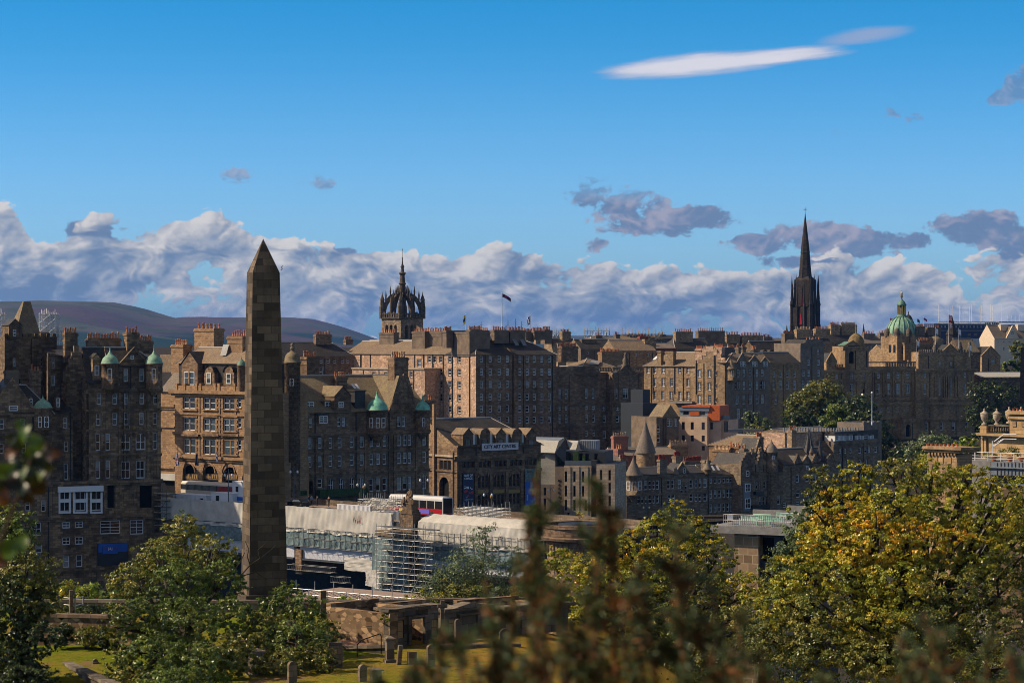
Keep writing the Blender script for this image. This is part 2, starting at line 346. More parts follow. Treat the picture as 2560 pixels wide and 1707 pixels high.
def thing(name, loc, label, cat, group=None):
    o = bpy.data.objects.new(name, None); SC.collection.objects.link(o); o.location = loc; o.empty_display_size = .5
    ORG[o.name] = Vector(loc); return prop(o, label, cat, group)
def W(px, py, Y): return Vector(((px-CX)/FPX*Y, Y, ZC+(CY-py)/FPX*Y))
def ground_z(x, y):
    pts = [(-50, 99), (0, 98.3), (10, 97.6), (40, 93), (100, 81.5), (118, 80), (171, 80), (194, 58), (240, 56), (455, 56), (545, 57), (600, 61), (700, 65), (790, 66), (850, 78), (1000, 90), (1250, 97), (1700, 40), (4000, 30), (40000, 20)]
    for (a, za), (b, zb) in zip(pts, pts[1:]):
        if y <= b: return za+(zb-za)*max(0, min(1, (y-a)/(b-a)))-11*max(0, min(1, (x-7)/16))*max(0, min(1, (y-70)/40))*max(0, min(1, (194-y)/20))
    return 20

class Face:
    """a vertical plane through two plan points, addressed by picture rays"""
    def __init__(s, A, B, pts=False):
        if pts: s.o = Vector((A[0], A[1])); e = Vector((B[0], B[1]))
        else:
            s.o = Vector(((A[0]-CX)/FPX*A[1], A[1])); e = Vector(((B[0]-CX)/FPX*B[1], B[1]))
        s.t = (e-s.o); s.L = s.t.length; s.t.normalize(); s.n = Vector((-s.t.y, s.t.x)); s.yaw = math.atan2(s.t.y, s.t.x)
    def u(s, px, d=0):
        k = (px-CX)/FPX; q = s.o+s.n*d; return -(q.x-k*q.y)/(s.t.x-k*s.t.y)
    def Y(s, px, d=0): return (s.o+s.n*d+s.t*s.u(px, d)).y
    def z(s, py, px, d=0): return ZC+(CY-py)/FPX*s.Y(px, d)
    def p(s, u, d, z): q = s.o+s.t*u+s.n*d; return Vector((q.x, q.y, z))
    def at(s, px, py, d=0): return s.p(s.u(px, d), d, s.z(py, px, d))
    def box(s, mb, u0, u1, d0, d1, z0, z1, m, skip=()):
        mb.hexa([s.p(u0, d0, z0), s.p(u1, d0, z0), s.p(u1, d1, z0), s.p(u0, d1, z0), s.p(u0, d0, z1), s.p(u1, d0, z1), s.p(u1, d1, z1), s.p(u0, d1, z1)], m, skip)
    def pbox(s, mb, px0, px1, py0, py1, d, depth, m, skip=()):
        """box whose front fills the given picture rectangle on the plane d behind the face"""
        pm = (px0+px1)/2
        s.box(mb, s.u(px0, d), s.u(px1, d), d, d+depth, s.z(py1, pm, d), s.z(py0, pm, d), m, skip)

WIN_CACHE = {}
def win_meshes(w, h, style, glass):
    bl = random.random() < .28 and style in ('sash', 'sash2', 'grid', 'pair')
    w = max(.3, round(w/.08)*.08); h = max(.4, round(h/.1)*.1); key = (w, h, style, glass, bl)
    if key in WIN_CACHE: return WIN_CACHE[key]
    fr = 'brown_frame' if style in ('dark', 'tri', 'darkarch') else 'white_frame'
    a = MB(); fw = min(.14, w*.14); x0, x1 = -w/2, w/2
    def bar(xa, xb, za, zb): a.box((xa, -.05, za), (xb, .07, zb), fr)
    bar(x0, x0+fw, 0, h); bar(x1-fw, x1, 0, h); bar(x0+fw, x1-fw, 0, fw*1.1); bar(x0+fw, x1-fw, h-fw, h)
    if style in ('sash', 'sash2', 'arch', 'grid'): bar(x0+fw, x1-fw, h*.5-.05, h*.5+.05)
    if style in ('sash2', 'grid', 'arch', 'darkarch'):
        bar(-.04, .04, fw*1.1, h*.5-.05); bar(-.04, .04, h*.5+.05, h-fw)
    if style == 'grid':
        for q in (.25, .75): bar(x0+fw, x1-fw, h*q-.03, h*q+.03)
    if style in ('pair', 'tri'):
        k = 2 if style == 'pair' else 3; st = 'gold_ashlar' if style == 'pair' else 'brown_ashlar'
        for i in range(1, k):
            x = x0+w*i/k; a.box((x-.12, -.16, 0), (x+.12, .07, h), st); bar(x-.22, x-.121, fw, h-fw); bar(x+.121, x+.22, fw, h-fw)
        bar(x0+fw, x1-fw, h*.55-.04, h*.55+.04)
    g = MB(); g.poly([(x0+.02, .03, .02), (x1-.02, .03, .02), (x1-.02, .03, h-.02), (x0+.02, .03, h-.02)], glass)
    if bl: g.poly([(x0+.02, .026, h*.58), (x1-.02, .026, h*.58), (x1-.02, .026, h-.02), (x0+.02, .026, h-.02)], 'glass_blind')
    def me(mb, nm):
        m = bpy.data.meshes.new(nm); m.from_pydata(mb.v, [], mb.f)
        for q in mb.mats: m.materials.append(MATS[q])
        m.polygons.foreach_set('material_index', mb.m); uvmap(m, (0, 0, 0)); m.update(); return m
    b = MB(); b.v = a.v+g.v; b.f = a.f+[tuple(i+len(a.v) for i in f) for f in g.f]; b.mats = a.mats+g.mats; b.m = a.m+[len(a.mats)+i for i in g.m]
    WIN_CACHE[key] = (me(a, 'window'), me(g, 'pane'), me(b, 'window'))
    return WIN_CACHE[key]
POT = {}
def pot_mesh(m):
    if m not in POT:
        a = MB(); a.lathe((0, 0, 0), [(.17, 0), (.21, .12), (.16, .2), (.14, .8), (.19, .86), (.19, .95), (.12, .95), (.12, .7)], m, 8)
        me = bpy.data.meshes.new('chimney_pot'); me.from_pydata(a.v, [], a.f); me.materials.append(MATS[m]); me.polygons.foreach_set('use_smooth', a.sm); POT[m] = me
    return POT[m]
def link(name, me, parent, loc, yaw=0, scale=None):
    o = bpy.data.objects.new(name, me); SC.collection.objects.link(o); o.parent = parent
    o.location = Vector(loc)-ORG[parent.name]; o.rotation_euler = (0, 0, yaw)
    if scale: o.scale = scale
    ORG[o.name] = Vector(loc); return o

SUR = dict(hotel_stone='brown_ashlar', dark_ashlar='brown_ashlar', brown_ashlar='grey_ashlar', grey_ashlar='grey_ashlar', harl_grey='grey_ashlar', harl_brown='grey_ashlar', rubble_gold='gold_ashlar', rubble_brown='gold_ashlar', bank_stone='bank_stone')
class Bld:
    def __init__(s, name, label, cat, A, B, zb, wall='dark_ashlar', trim=None, group=None, pts=False):
        s.F = Face(A, B, pts); s.zb = zb; s.wm = wall; s.trim = trim or wall
        s.root = thing(name, s.F.p(s.F.L/2, 0, zb), label, cat, group)
        s.W = MB(); s.C = MB()
    # -- openings on any face
    def rects(s, F, rows):
        out = []
        for r in rows:
            py, h, w, pxs = r[:4]; st = r[4] if len(r) > 4 else 'sash'
            z = F.z(py, pxs[0])
            for px in pxs:
                Yq = F.Y(px); u = F.u(px); uw = abs(F.u(px+w/2)-F.u(px-w/2))/2; hz = h/FPX*Yq/2
                out.append((u-uw, u+uw, z-hz, z+hz, st, w))
        return out
    def wall(s, F, u0, u1, z0, z1, rows=(), m=None, rev=.22, sill=True):
        m = m or s.wm; R = [r for r in s.rects(F, rows) if r[0] > u0+.02 and r[1] < u1-.02 and r[2] > z0 and r[3] < z1]
        us = sorted({u0, u1, *[r[0] for r in R], *[r[1] for r in R]}); zs = sorted({z0, z1, *[r[2] for r in R], *[r[3] for r in R]})
        for i in range(len(us)-1):
            ua, ub = us[i], us[i+1]
            if ub-ua < 1e-5: continue
            uc = (ua+ub)/2; zst = None
            for j in range(len(zs)-1):
                zc = (zs[j]+zs[j+1])/2; hole = any(r[0] < uc < r[1] and r[2] < zc < r[3] for r in R)
                if not hole and zst is None: zst = zs[j]
                last = j == len(zs)-2
                if zst is not None and (hole or last):
                    ze = zs[j] if hole else zs[j+1]
                    s.W.poly([F.p(ua, 0, zst), F.p(ub, 0, zst), F.p(ub, 0, ze), F.p(ua, 0, ze)], m); zst = None
        for (a, b, c, d, st, w) in R:
            P = F.p
            s.W.poly([P(a, 0, c), P(a, rev, c), P(a, rev, d), P(a, 0, d)], m); s.W.poly([P(b, rev, c), P(b, 0, c), P(b, 0, d), P(b, rev, d)], m)
            s.W.poly([P(a, 0, d), P(a, rev, d), P(b, rev, d), P(b, 0, d)], m); s.W.poly([P(a, rev, c), P(a, 0, c), P(b, 0, c), P(b, rev, c)], m)
            if 'arch' in st:
                r = (b-a)/2; uc = (a+b)/2; zc = d-r
                for sg in (-1, 1):
                    cs = [(uc+sg*r*math.cos(k*math.pi/12), zc+r*math.sin(k*math.pi/12)) for k in range(7)]
                    for (ua, za), (ub, zb) in zip(cs, cs[1:]):
                        s.W.poly([P(ua, -.004, za), P(ub, -.004, zb), P(uc+sg*r, -.004, d)] if sg > 0 else [P(ub, -.004, zb), P(ua, -.004, za), P(uc+sg*r, -.004, d)], m)
                        s.W.poly([P(ua, 0, za), P(ub, 0, zb), P(ub, rev, zb), P(ua, rev, za)], m)
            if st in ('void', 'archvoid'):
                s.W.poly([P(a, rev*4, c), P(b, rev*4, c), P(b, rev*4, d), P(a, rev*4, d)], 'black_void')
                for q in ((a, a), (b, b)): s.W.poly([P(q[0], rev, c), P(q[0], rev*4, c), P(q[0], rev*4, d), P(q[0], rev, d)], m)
                continue
            if st == 'hole': continue
            if st == 'blank': s.W.poly([P(a, rev, c), P(b, rev, c), P(b, rev, d), P(a, rev, d)], m); continue
            if sill and st != 'dark': F.box(s.C, a-.12, b+.12, -.12, -.002, c-.2, c-.02, s.trim)
            if st not in ('dark', 'tri', 'darkarch') and m in SUR:
                sm = SUR[m]; F.box(s.C, a-.2, b+.2, -.07, -.002, d+.01, d+.32, sm)
                if b-a < 3: F.box(s.C, a-.2, a-.01, -.05, -.002, c, d, sm); F.box(s.C, b+.01, b+.2, -.05, -.002, c, d, sm)
            gl = random.choices(('glass_dark', 'glass_blue', 'glass_sky', 'glass_blind'), (6, 3, .7, .6))[0]
            if st in ('dark', 'tri', 'darkarch'): gl = 'glass_dark'
            fm, pm, bm = win_meshes(b-a, d-c, st, gl); loc = P((a+b)/2, rev, c)
            if w >= 15:
                o = link('window', fm, s.root, loc, F.yaw); q = bpy.data.objects.new('pane', pm); SC.collection.objects.link(q); q.parent = o
            else: link('window', bm, s.root, loc, F.yaw)
    def block(s, px0, px1, pytop, zb=None, d=0, depth=12, rows=(), left=(), right=(), m=None, cap='lead_dark', ref=None, ztop=None, back=True, sides='LR'):
        """a walled volume; its front fills picture columns px0..px1 on the plane d behind the facade"""
        F = s.F; zb = s.zb if zb is None else zb; u0, u1 = F.u(px0, d), F.u(px1, d); z1 = F.z(pytop, px0 if ref is None else ref, d) if ztop is None else ztop
        a, b, c, e = F.p(u0, d, 0), F.p(u1, d, 0), F.p(u1, d+depth, 0), F.p(u0, d+depth, 0)
        G = Face(a, b, True); s.wall(G, 0, G.L, zb, z1, rows, m)
        if (m or s.wm) in SUR and G.L > 7 and rows:
            R0 = s.rects(G, rows); k = random.uniform(2, 5)
            while k < G.L-1:
                if all(not (r[0]-.35 < k < r[1]+.35) for r in R0): G.box(s.C, k-.07, k+.07, -.16, -.01, zb, z1-.3, 'iron_black'); k += random.uniform(6, 11)
                else: k += .3
        if 'L' in sides: L = Face(e, a, True); s.wall(L, 0, L.L, zb, z1, left, m)
        if 'R' in sides: R = Face(b, c, True); s.wall(R, 0, R.L, zb, z1, right, m)
        if back: K = Face(c, e, True); s.wall(K, 0, K.L, zb, z1, (), m)
        if cap: s.W.poly([F.p(u0, d, z1-.02), F.p(u1, d, z1-.02), F.p(u1, d+depth, z1-.02), F.p(u0, d+depth, z1-.02)], cap)
        return dict(u0=u0, u1=u1, d=d, depth=depth, z1=z1, zb=zb, G=G)
    def band(s, px0, px1, py, hpx=6, proj=.35, d=0, m=None, wrap=0.0, z=None):
        F = s.F; u0, u1 = F.u(px0, d)-proj*.5, F.u(px1, d)+proj*.5; z1 = F.z(py, (px0+px1)/2, d) if z is None else z; h = hpx/FPX*F.Y(px0, d)
        F.box(s.C, u0, u1, d-proj, d-.003, z1-h, z1, m or s.trim)
        F.box(s.C, u0, u1, d-proj*.5, d-.003, z1-h*1.8, z1-h-.004, m or s.trim)
    def pilaster(s, px, wpx, py0, py1, d=0, proj=.25, m=None):
        s.F.pbox(s.C, px-wpx/2, px+wpx/2, py0, py1, d-proj, proj-.003, m or s.trim)
    def gable(s, v, py_ridge, m='slate_dark', hipL=0, hipR=0, over=.4, ref=None, ridge=.5, gm=None, rm='ridge', z=None):
        """roof on a block with its ridge along the facade"""
        F = s.F; u0, u1, d0, d1, z0 = v['u0'], v['u1'], v['d'], v['d']+v['depth'], v['z1']; dm = d0+(d1-d0)*ridge
        zr = z if z is not None else (F.z(py_ridge, ref, dm) if ref else ZC+(CY-py_ridge)/FPX*F.p((u0+u1)/2, dm, 0).y)
        r = MB(); P = F.p; o = over; k = (zr-z0)/(dm-d0); ze = z0-o*k*.8+.03
        a, b, c, e = P(u0-(o if hipL else 0), d0-o, ze), P(u1+(o if hipR else 0), d0-o, ze), P(u1+(o if hipR else 0), d1+o, ze), P(u0-(o if hipL else 0), d1+o, ze)
        p, q = P(u0+hipL, dm, zr), P(u1-hipR, dm, zr)
        r.poly([a, b, q, p], m); r.poly([c, e, p, q], m)
        if hipL: r.poly([e, a, p], m)
        else: s.W.poly([P(u0, d1, z0-.02), P(u0, d0, z0-.02), P(u0, dm, zr-.03)], gm or s.wm)
        if hipR: r.poly([b, c, q], m)
        else: s.W.poly([P(u1, d0, z0-.02), P(u1, d1, z0-.02), P(u1, dm, zr-.03)], gm or s.wm)
        r.poly([a, e, c, b], m)
        if rm:
            F.box(r, u0+hipL, u1-hipR, dm-.22, dm+.22, zr-.1, zr+.14, rm)
            if hipL: r.tube(a, p, .13, rm, 4)
            if hipR: r.tube(b, q, .13, rm, 4)
        ro = r.build('roof', s.root); v['roof'] = ro; v['zr'] = zr; v['dm'] = dm; return ro
    def fgable(s, px0, px1, py_eave, py_apex, depth, d=0, m='slate_dark', gm=None, step=False, cope=True, flat=0.0, apx=None, win=()):
        """gable facing the street: stone triangle in front, two slopes behind"""
        F = s.F; u0, u1 = F.u(px0, d), F.u(px1, d); pm = (px0+px1)/2; z0, z1 = F.z(py_eave, pm, d), F.z(py_apex, pm, d); uc = (u0+u1)/2 if apx is None else F.u(apx, d); P = F.p; gm = gm or s.wm
        f = flat*(u1-u0)/2
        s.W.poly([P(u0, d-.02, z0-.01), P(u1, d-.02, z0-.01), P(uc+f, d-.02, z1), P(uc-f, d-.02, z1)] if f else [P(u0, d-.02, z0-.01), P(u1, d-.02, z0-.01), P(uc, d-.02, z1)], gm)
        s.W.poly([P(u1, d+depth, z0), P(u0, d+depth, z0), P(uc, d+depth, z1)], gm)
        r = MB()
        r.poly([P(u0, d, z0), P(uc-f, d, z1-.06), P(uc-f, d+depth, z1-.06), P(u0, d+depth, z0)][::-1], m); r.poly([P(u1, d, z0), P(u1, d+depth, z0), P(uc+f, d+depth, z1-.06), P(uc+f, d, z1-.06)], m)
        if f: r.poly([P(uc-f, d, z1-.06), P(uc+f, d, z1-.06), P(uc+f, d+depth, z1-.06), P(uc-f, d+depth, z1-.06)], m)
        r.build('roof', s.root)
        if cope:
            for sg, ue in ((-1, u0), (1, u1)):
                if step:
                    n = max(4, int((z1-z0)/1.0))
                    for i in range(n):
                        ua = ue+(uc-ue)*i/n; ub = ue+(uc-ue)*(i+1)/n; F.box(s.C, min(ua, ub), max(ua, ub), d-.12, d+.5, z0+(z1-z0)*i/n-.3, z0+(z1-z0)*(i+1)/n+.3, s.trim)
                else:
                    t = (z1-z0); s.C.hexa([P(ue-.15*-sg*-1, d-.15, z0-.2), P(uc, d-.15, z1-.1), P(uc, d+.45, z1-.1), P(ue-.15*-sg*-1, d+.45, z0-.2), P(ue+sg*.15, d-.15, z0+.2), P(uc, d-.15, z1+.35), P(uc, d+.45, z1+.35), P(ue+sg*.15, d+.45, z0+.2)], s.trim)
        for r_ in win: s.stuck_windows(d, [r_])
    def stuck_windows(s, d, rows, blind=True):
        """windows set proud of a surface that has no opening (dormer fronts, gables)"""
        F = s.F; G = Face(F.p(0, d, 0), F.p(F.L, d, 0), True)
        for (a, b, c, e, st, w) in s.rects(G, rows):
            gl = random.choice(('glass_dark', 'glass_blue', 'glass_dark')); fm, pm, bm = win_meshes(b-a, e-c, st, gl)
            link('window', bm, s.root, G.p((a+b)/2, -.11, c), G.yaw)
    def chimney(s, px0, px1, py0, py1, d=6, depth=1.6, pots=5, m=None, pm='pot_clay', cap=True, rows=1, phz=1.0):
        F = s.F; c = MB(); m = m or s.trim; pmid = (px0+px1)/2; u0, u1 = F.u(px0, d), F.u(px1, d); z0, z1 = F.z(py1, pmid, d), F.z(py0, pmid, d)
        F.box(c, u0, u1, d, d+depth, z0, z1-.55, m)
        if cap:
            F.box(c, u0-.15, u1+.15, d-.15, d+depth+.15, z1-.549, z1-.2, m); F.box(c, u0-.02, u1+.02, d-.02, d+depth+.02, z1-.199, z1, m)
            zz = z1-1.5
            if z1-z0 > 3: F.box(c, u0-.07, u1+.07, d-.07, d+depth+.07, zz, zz+.2, m)
        else: F.box(c, u0, u1, d, d+depth, z1-.55, z1, m)
        o = c.build('chimney', s.root)
        for k in range(rows):
            for i in range(pots):
                q = link('chimney_pot', pot_mesh(pm if random.random() < .8 else 'pot_buff'), o, F.p(u0+(u1-u0)*(i+.5)/pots, d+depth*(k+.5)/rows, z1), 0, (1.1, 1.1, phz*random.uniform(.75, 1.25)))
                q.location = Vector(F.p(u0+(u1-u0)*(i+.5)/pots, d+depth*(k+.5)/rows, z1))-ORG[s.root.name]
        return o
    def dormer(s, px, w, pytop, pybot, d, depth=3.5, kind='tri', wrow=None, m='slate_dark', wall=None):
        F = s.F; r = MB(); wall = wall or s.wm; u0, u1 = F.u(px-w/2, d), F.u(px+w/2, d); z0, z1 = F.z(pybot, px, d), F.z(pytop, px, d); uc = (u0+u1)/2; P = F.p; r2 = (u1-u0)/2
        zs = z1-(r2*.9 if kind in ('tri', 'arch') else .25)
        F.box(r, u0, u1, d, d+depth, z0, zs, wall, ('b', 't'))
        if kind == 'tri':
            r.poly([P(u0, d, zs), P(u1, d, zs), P(uc, d, z1)], wall); r.poly([P(u0-.15, d-.15, zs-.1), P(uc, d-.15, z1+.1), P(uc, d+depth, z1+.1), P(u0-.15, d+depth, zs-.1)][::-1], m); r.poly([P(u1+.15, d-.15, zs-.1), P(u1+.15, d+depth, zs-.1), P(uc, d+depth, z1+.1), P(uc, d-.15, z1+.1)], m)
        elif kind == 'arch':
            n = 8; cs = [(uc+r2*math.cos(math.pi*k/n), zs+r2*.9*math.sin(math.pi*k/n)) for k in range(n+1)]
            r.poly([P(u, d, z) for u, z in cs], wall)
            for (ua, za), (ub, zb) in zip(cs, cs[1:]): r.poly([P(ua, d-.2, za+.02), P(ua, d+depth, za+.02), P(ub, d+depth, zb+.02), P(ub, d-.2, zb+.02)], m)
        else: F.box(r, u0-.15, u1+.15, d-.2, d+depth, zs, z1, m)
        o = r.build('dormer', s.root)
        if wrow:
            G = Face(F.p(0, d, 0), F.p(F.L, d, 0), True)
            for (a, b, c, e, st, w_) in s.rects(G, [wrow]):
                fm, pm, bm = win_meshes(b-a, e-c, st, random.choice(('glass_dark', 'glass_blue'))); q = link('window', bm, o, G.p((a+b)/2, -.08, c), G.yaw); q.location = Vector(G.p((a+b)/2, -.08, c))-ORG[s.root.name]
        return o
    def turret(s, px, wpx, pytop, pybot, d=0, prof=None, m='copper', wall=None, body=None, rows=(), n=20, name='turret', corbel=True):
        """round turret: body from pybot up to pytop (the eave), a lathe roof above given as (r as share, height as share of radius)"""
        F = s.F; wall = wall or s.wm; c = F.at(px, pytop, d); R = wpx/2/FPX*c.y; zt = c.z; zb = ZC+(CY-pybot)/FPX*c.y
        b = MB(); P = [(R, zb-zt), (R, -.3), (R*1.08, -.25), (R*1.12, 0), (R*.9, .02)]
        if corbel: P = [(R*.25, zb-zt-R*.9), (R*.6, zb-zt-R*.35), (R*1.05, zb-zt-.1), (R*1.05, zb-zt+.15)] + P
        b.lathe(c, P, wall, n); o = b.build(name, s.root)
        if prof:
            r = MB(); r.lathe(c, [(x*R, h*R) for x, h in prof], m, n); r.build('turret_roof', o)
        for (py, h, w, pxs) in rows:
            for q in pxs:
                k = (q-px)/(wpx/2); a = math.asin(max(-.98, min(.98, k))); fy = c.y
                hz = h/FPX*fy; ww = w/FPX*fy/max(.35, math.cos(a)); view = math.atan2(c.x, c.y)
                dirv = Vector((math.sin(a-view*0), -math.cos(a))); loc = Vector((c.x+dirv.x*(R-.06), c.y+dirv.y*(R-.06), ZC+(CY-py)/FPX*fy-hz/2))
                fm, pm, bm = win_meshes(ww, hz, 'sash', random.choice(('glass_dark', 'glass_blue'))); wo = link('window', bm, o, loc, math.atan2(dirv.x, -dirv.y)); wo.location = loc-ORG[s.root.name]
        return o
    def done(s):
        if s.C.f:                                   # trim that stands apart from the main run joins the wall
            C = s.C; V = np.array(C.v); own = np.zeros(len(V), int); k = -1; seen = {}
            par = list(range(len(V)))
            def find(i):
                while par[i] != i: par[i] = par[par[i]]; i = par[i]
                return i
            for f in C.f:
                for i in f[1:]: par[find(i)] = find(f[0])
            ro = np.array([find(i) for i in range(len(V))]); ids = np.unique(ro); lo = np.array([V[ro == r].min(0) for r in ids]); hi = np.array([V[ro == r].max(0) for r in ids]); sz = (hi-lo).max(1)
            gap = np.maximum(0, np.maximum(lo[:, None]-hi[None], lo[None]-hi[:, None])); near = np.sqrt((gap**2).sum(2)) <= .95*np.maximum(.02, .5*np.maximum(sz[:, None], sz[None]))
            lab = -np.ones(len(ids), int); n = 0
            for i in range(len(ids)):
                if lab[i] < 0:
                    st = [i]; lab[i] = n
                    while st:
                        for j in np.nonzero(near[st.pop()])[0]:
                            if lab[j] < 0: lab[j] = n; st.append(j)
                    n += 1
            big = np.argmax(np.bincount(lab)); keep = {r for r, l in zip(ids, lab) if l == big}
            T = MB()
            for f, m, sm in zip(C.f, C.m, C.sm):
                (T if ro[f[0]] in keep else s.W).poly([C.v[i] for i in f], C.mats[m], sm)
            q = {}                                  # weld the kept trim again
            nv = []; nf = []
            for f in T.f:
                g = []
                for i in f:
                    key = tuple(np.round(T.v[i], 5))
                    if key not in q: q[key] = len(nv); nv.append(T.v[i])
                    g.append(q[key])
                nf.append(tuple(g))
            T.v, T.f = nv, nf; T.build('stone_trim', s.root)
        if s.W.f: s.W.build('wall', s.root)
        return s.root
def ORGN(o): return o.name
DOME = [(1.1, 0), (1.02, .12), (.97, .35), (.84, .6), (.6, .85), (.36, 1.02), (.2, 1.2), (.1, 1.45), (.05, 1.6), (.09, 1.68), (.03, 1.8), (.015, 2.1)]
CONE = [(1.15, 0), (.9, .35), (.02, 2.1)]
def text(body, parent, loc, yaw, size, m, name='lettering', align='CENTER', ext=.03, parent_o=None, sx=1.0, spacing=1.0, bold=0.0):
    c = bpy.data.curves.new(name, 'FONT'); c.body = body; c.size = size; c.align_x = align; c.align_y = 'CENTER'; c.extrude = ext; c.space_character = spacing; c.offset = bold
    o = bpy.data.objects.new(name, c); SC.collection.objects.link(o); bpy.context.view_layer.update()
    me = bpy.data.meshes.new_from_object(o.evaluated_get(bpy.context.evaluated_depsgraph_get())); me.name = name; me.materials.clear(); me.materials.append(MATS[m])
    bpy.data.objects.remove(o); bpy.data.curves.remove(c); o = bpy.data.objects.new(name, me); SC.collection.objects.link(o)
    o.rotation_euler = (math.pi/2, 0, yaw); o.scale = (sx, 1, 1)
    if parent: o.parent = parent; o.location = Vector(loc)-ORG[parent.name]
    else: o.location = loc
    return o
# ------------------------------------------------------------------ ground, hills
def build_land():
    t, b = mat('ground_cover')
    g = t.n('ShaderNodeNewGeometry').outputs['Position']; sp = t.n('ShaderNodeSeparateXYZ', i_0=g)
    n1 = t.noise(g, .11, 5, .6); n2 = t.noise(g, 1.4, 6, .7); n3 = t.noise(g, 9.0, 4, .7)
    dry = t.sstep(t.m('ADD', n1, t.sstep(sp.outputs[0], -14, 4, 0.0, .22)), .42, .72)
    gr = t.mix(dry, (.13, .17, .012), (.27, .165, .035)); gr = t.mix(t.sstep(n2, .42, .75), gr, (.075, .10, .012))
    gr = t.mix(t.sstep(n3, .5, .75), gr, (.26, .20, .06)); gr = t.mix(t.sstep(t.noise(g, 3.2, 5, .7), .55, .68), gr, (.045, .06, .012))
    gr = t.mix(t.sstep(t.noise(g, .22, 4, .6), .60, .68), gr, (.20, .13, .075))
    town = t.mix(t.sstep(n2, .3, .7), (.035, .034, .034), (.06, .055, .05))
    c = t.mix(t.sstep(sp.outputs[1], 171, 175), gr, town)
    far = t.mix(t.sstep(t.noise(g, .002, 6, .6), .4, .6), (.05, .07, .025), (.09, .10, .04))
    c = t.mix(t.sstep(sp.outputs[1], 1500, 1800), c, far)
    t.put(b.inputs['Base Color'], c); b.inputs['Roughness'].default_value = 1; b.inputs['Specular IOR Level'].default_value = 0
    t.put(b.inputs['Normal'], t.n('ShaderNodeBump', i_Strength=.6, i_Distance=.15, i_Height=t.m('ADD', n3, n2)))
    ys = [-60, -20, -5, 0, 4, 8, 12, 20, 30, 40, 55, 70, 85, 100, 110, 118] + list(range(122, 171, 4)) + [171, 175, 180, 187, 194, 200, 210, 225, 240, 280, 340, 400, 455, 470, 490, 520, 560, 600, 650, 720, 800, 900, 1000, 1120, 1250, 1400, 1700, 2500, 4000, 7000, 12000, 25000, 50000]
    mb = MB(); nx = 41
    V = []
    for y in ys:
        hw = max(60, abs(y)*.9+40)
        for i in range(nx):
            x = -hw+2*hw*i/(nx-1); z = ground_z(x, y)
            if 118 < y < 200: z += .25*math.sin(x*.21+1)*math.cos(y*.17)+.12*math.sin(x*.6)
            V.append((x, y, z))
    Fc = [(j*nx+i, j*nx+i+1, (j+1)*nx+i+1, (j+1)*nx+i) for j in range(len(ys)-1) for i in range(nx-1)]
    mb.mesh(V, Fc, 'ground_cover', True); o = mb.build('ground', loc=(0, 0, 0)); prop(o, kind='structure', label='sloping lawn and dark town ground below the hill', cat='ground')
    # hills: heather moor, grass and plantations, colours shifted bluish to imitate haze
    t, b = mat('hill_cover'); g = t.n('ShaderNodeNewGeometry').outputs['Position']; spz = t.n('ShaderNodeSeparateXYZ', i_0=g)
    n1 = t.noise(g, .0016, 7, .6, .6); n2 = t.noise(g, .006, 6, .6); n3 = t.noise(g, .0007, 5, .6, 1.0)
    c = t.mix(t.sstep(n1, .38, .62), (.060, .075, .055), (.092, .085, .068)); c = t.mix(t.sstep(n3, .46, .56), c, (.078, .056, .058))
    c = t.mix(t.sstep(n2, .55, .62), c, (.055, .065, .03))
    low = t.m('ADD', t.m('MULTIPLY', spz.outputs[2], -.0042), t.m('MULTIPLY', n1, 1.0))
    c = t.mix(t.sstep(low, -.02, .10), c, (.018, .035, .015))
    t.put(b.inputs['Base Color'], c); b.inputs['Roughness'].default_value = 1; b.inputs['Specular IOR Level'].default_value = 0
    t.put(b.inputs['Normal'], t.n('ShaderNodeBump', i_Strength=.8, i_Distance=30.0, i_Height=t.m('ADD', n1, t.m('MULTIPLY', n2, .5))))
    def hill(name, Y, prof, depth, label, seed, amp=14, x0=-900, x1=3600, nx=170, ny=40):
        rng = np.random.default_rng(seed); ph = rng.uniform(0, 6.28, (12,)); fr = rng.uniform(.6, 4.0, (12, 2))
        mb = MB(); V = []
        for j in range(ny+1):
            v = j/ny
            for i in range(nx+1):
                px = x0+(x1-x0)*i/nx
                py = np.interp(px, [p[0] for p in prof], [p[1] for p in prof])
                zr = ZC+(CY-py)/FPX*Y
                y = Y-depth*(1-v)*1.0 if v <= 1 else Y
                s = math.sin(v*math.pi/2)**1.2
                x = (px-CX)/FPX*Y
                k = sum(math.sin(fr[q, 0]*x/depth*4.5+fr[q, 1]*v*5+ph[q])*(1/(1+q*.25)) for q in range(12))
                z = 20+(zr-20)*s+amp*k*math.sin(v*math.pi)*min(1, (zr-20)/120)
                V.append((x, y, z))
        n = nx+1; Fc = [(j*n+i, j*n+i+1, (j+1)*n+i+1, (j+1)*n+i) for j in range(ny) for i in range(nx)]
        # the far side, falling away behind the ridge
        b0 = len(V); V += [(V[ny*n+i][0], Y+depth*.6, 15) for i in range(n)]
        Fc += [(ny*n+i, ny*n+i+1, b0+i+1, b0+i) for i in range(nx)]
        mb.mesh(V, Fc, 'hill_cover', True); o = mb.build(name, loc=(0, 0, 0)); prop(o, kind='structure', label=label, cat='hill')
    hill('hill', 8200, [(-900, 800), (-300, 775), (-60, 760), (100, 751), (290, 757), (360, 771), (420, 790), (470, 803), (560, 815), (700, 835), (900, 868), (1100, 880), (3600, 890)], 2600, 'broad rounded moorland hill rising behind the dark hotel', 3)
    hill('hill', 9600, [(-900, 850), (350, 840), (440, 805), (500, 796), (560, 794), (640, 796), (720, 796), (790, 800), (850, 815), (900, 832), (945, 849), (1000, 862), (1200, 874), (3600, 885)], 2200, 'lower wooded hill behind the obelisk, sloping down towards the crown spire', 5)
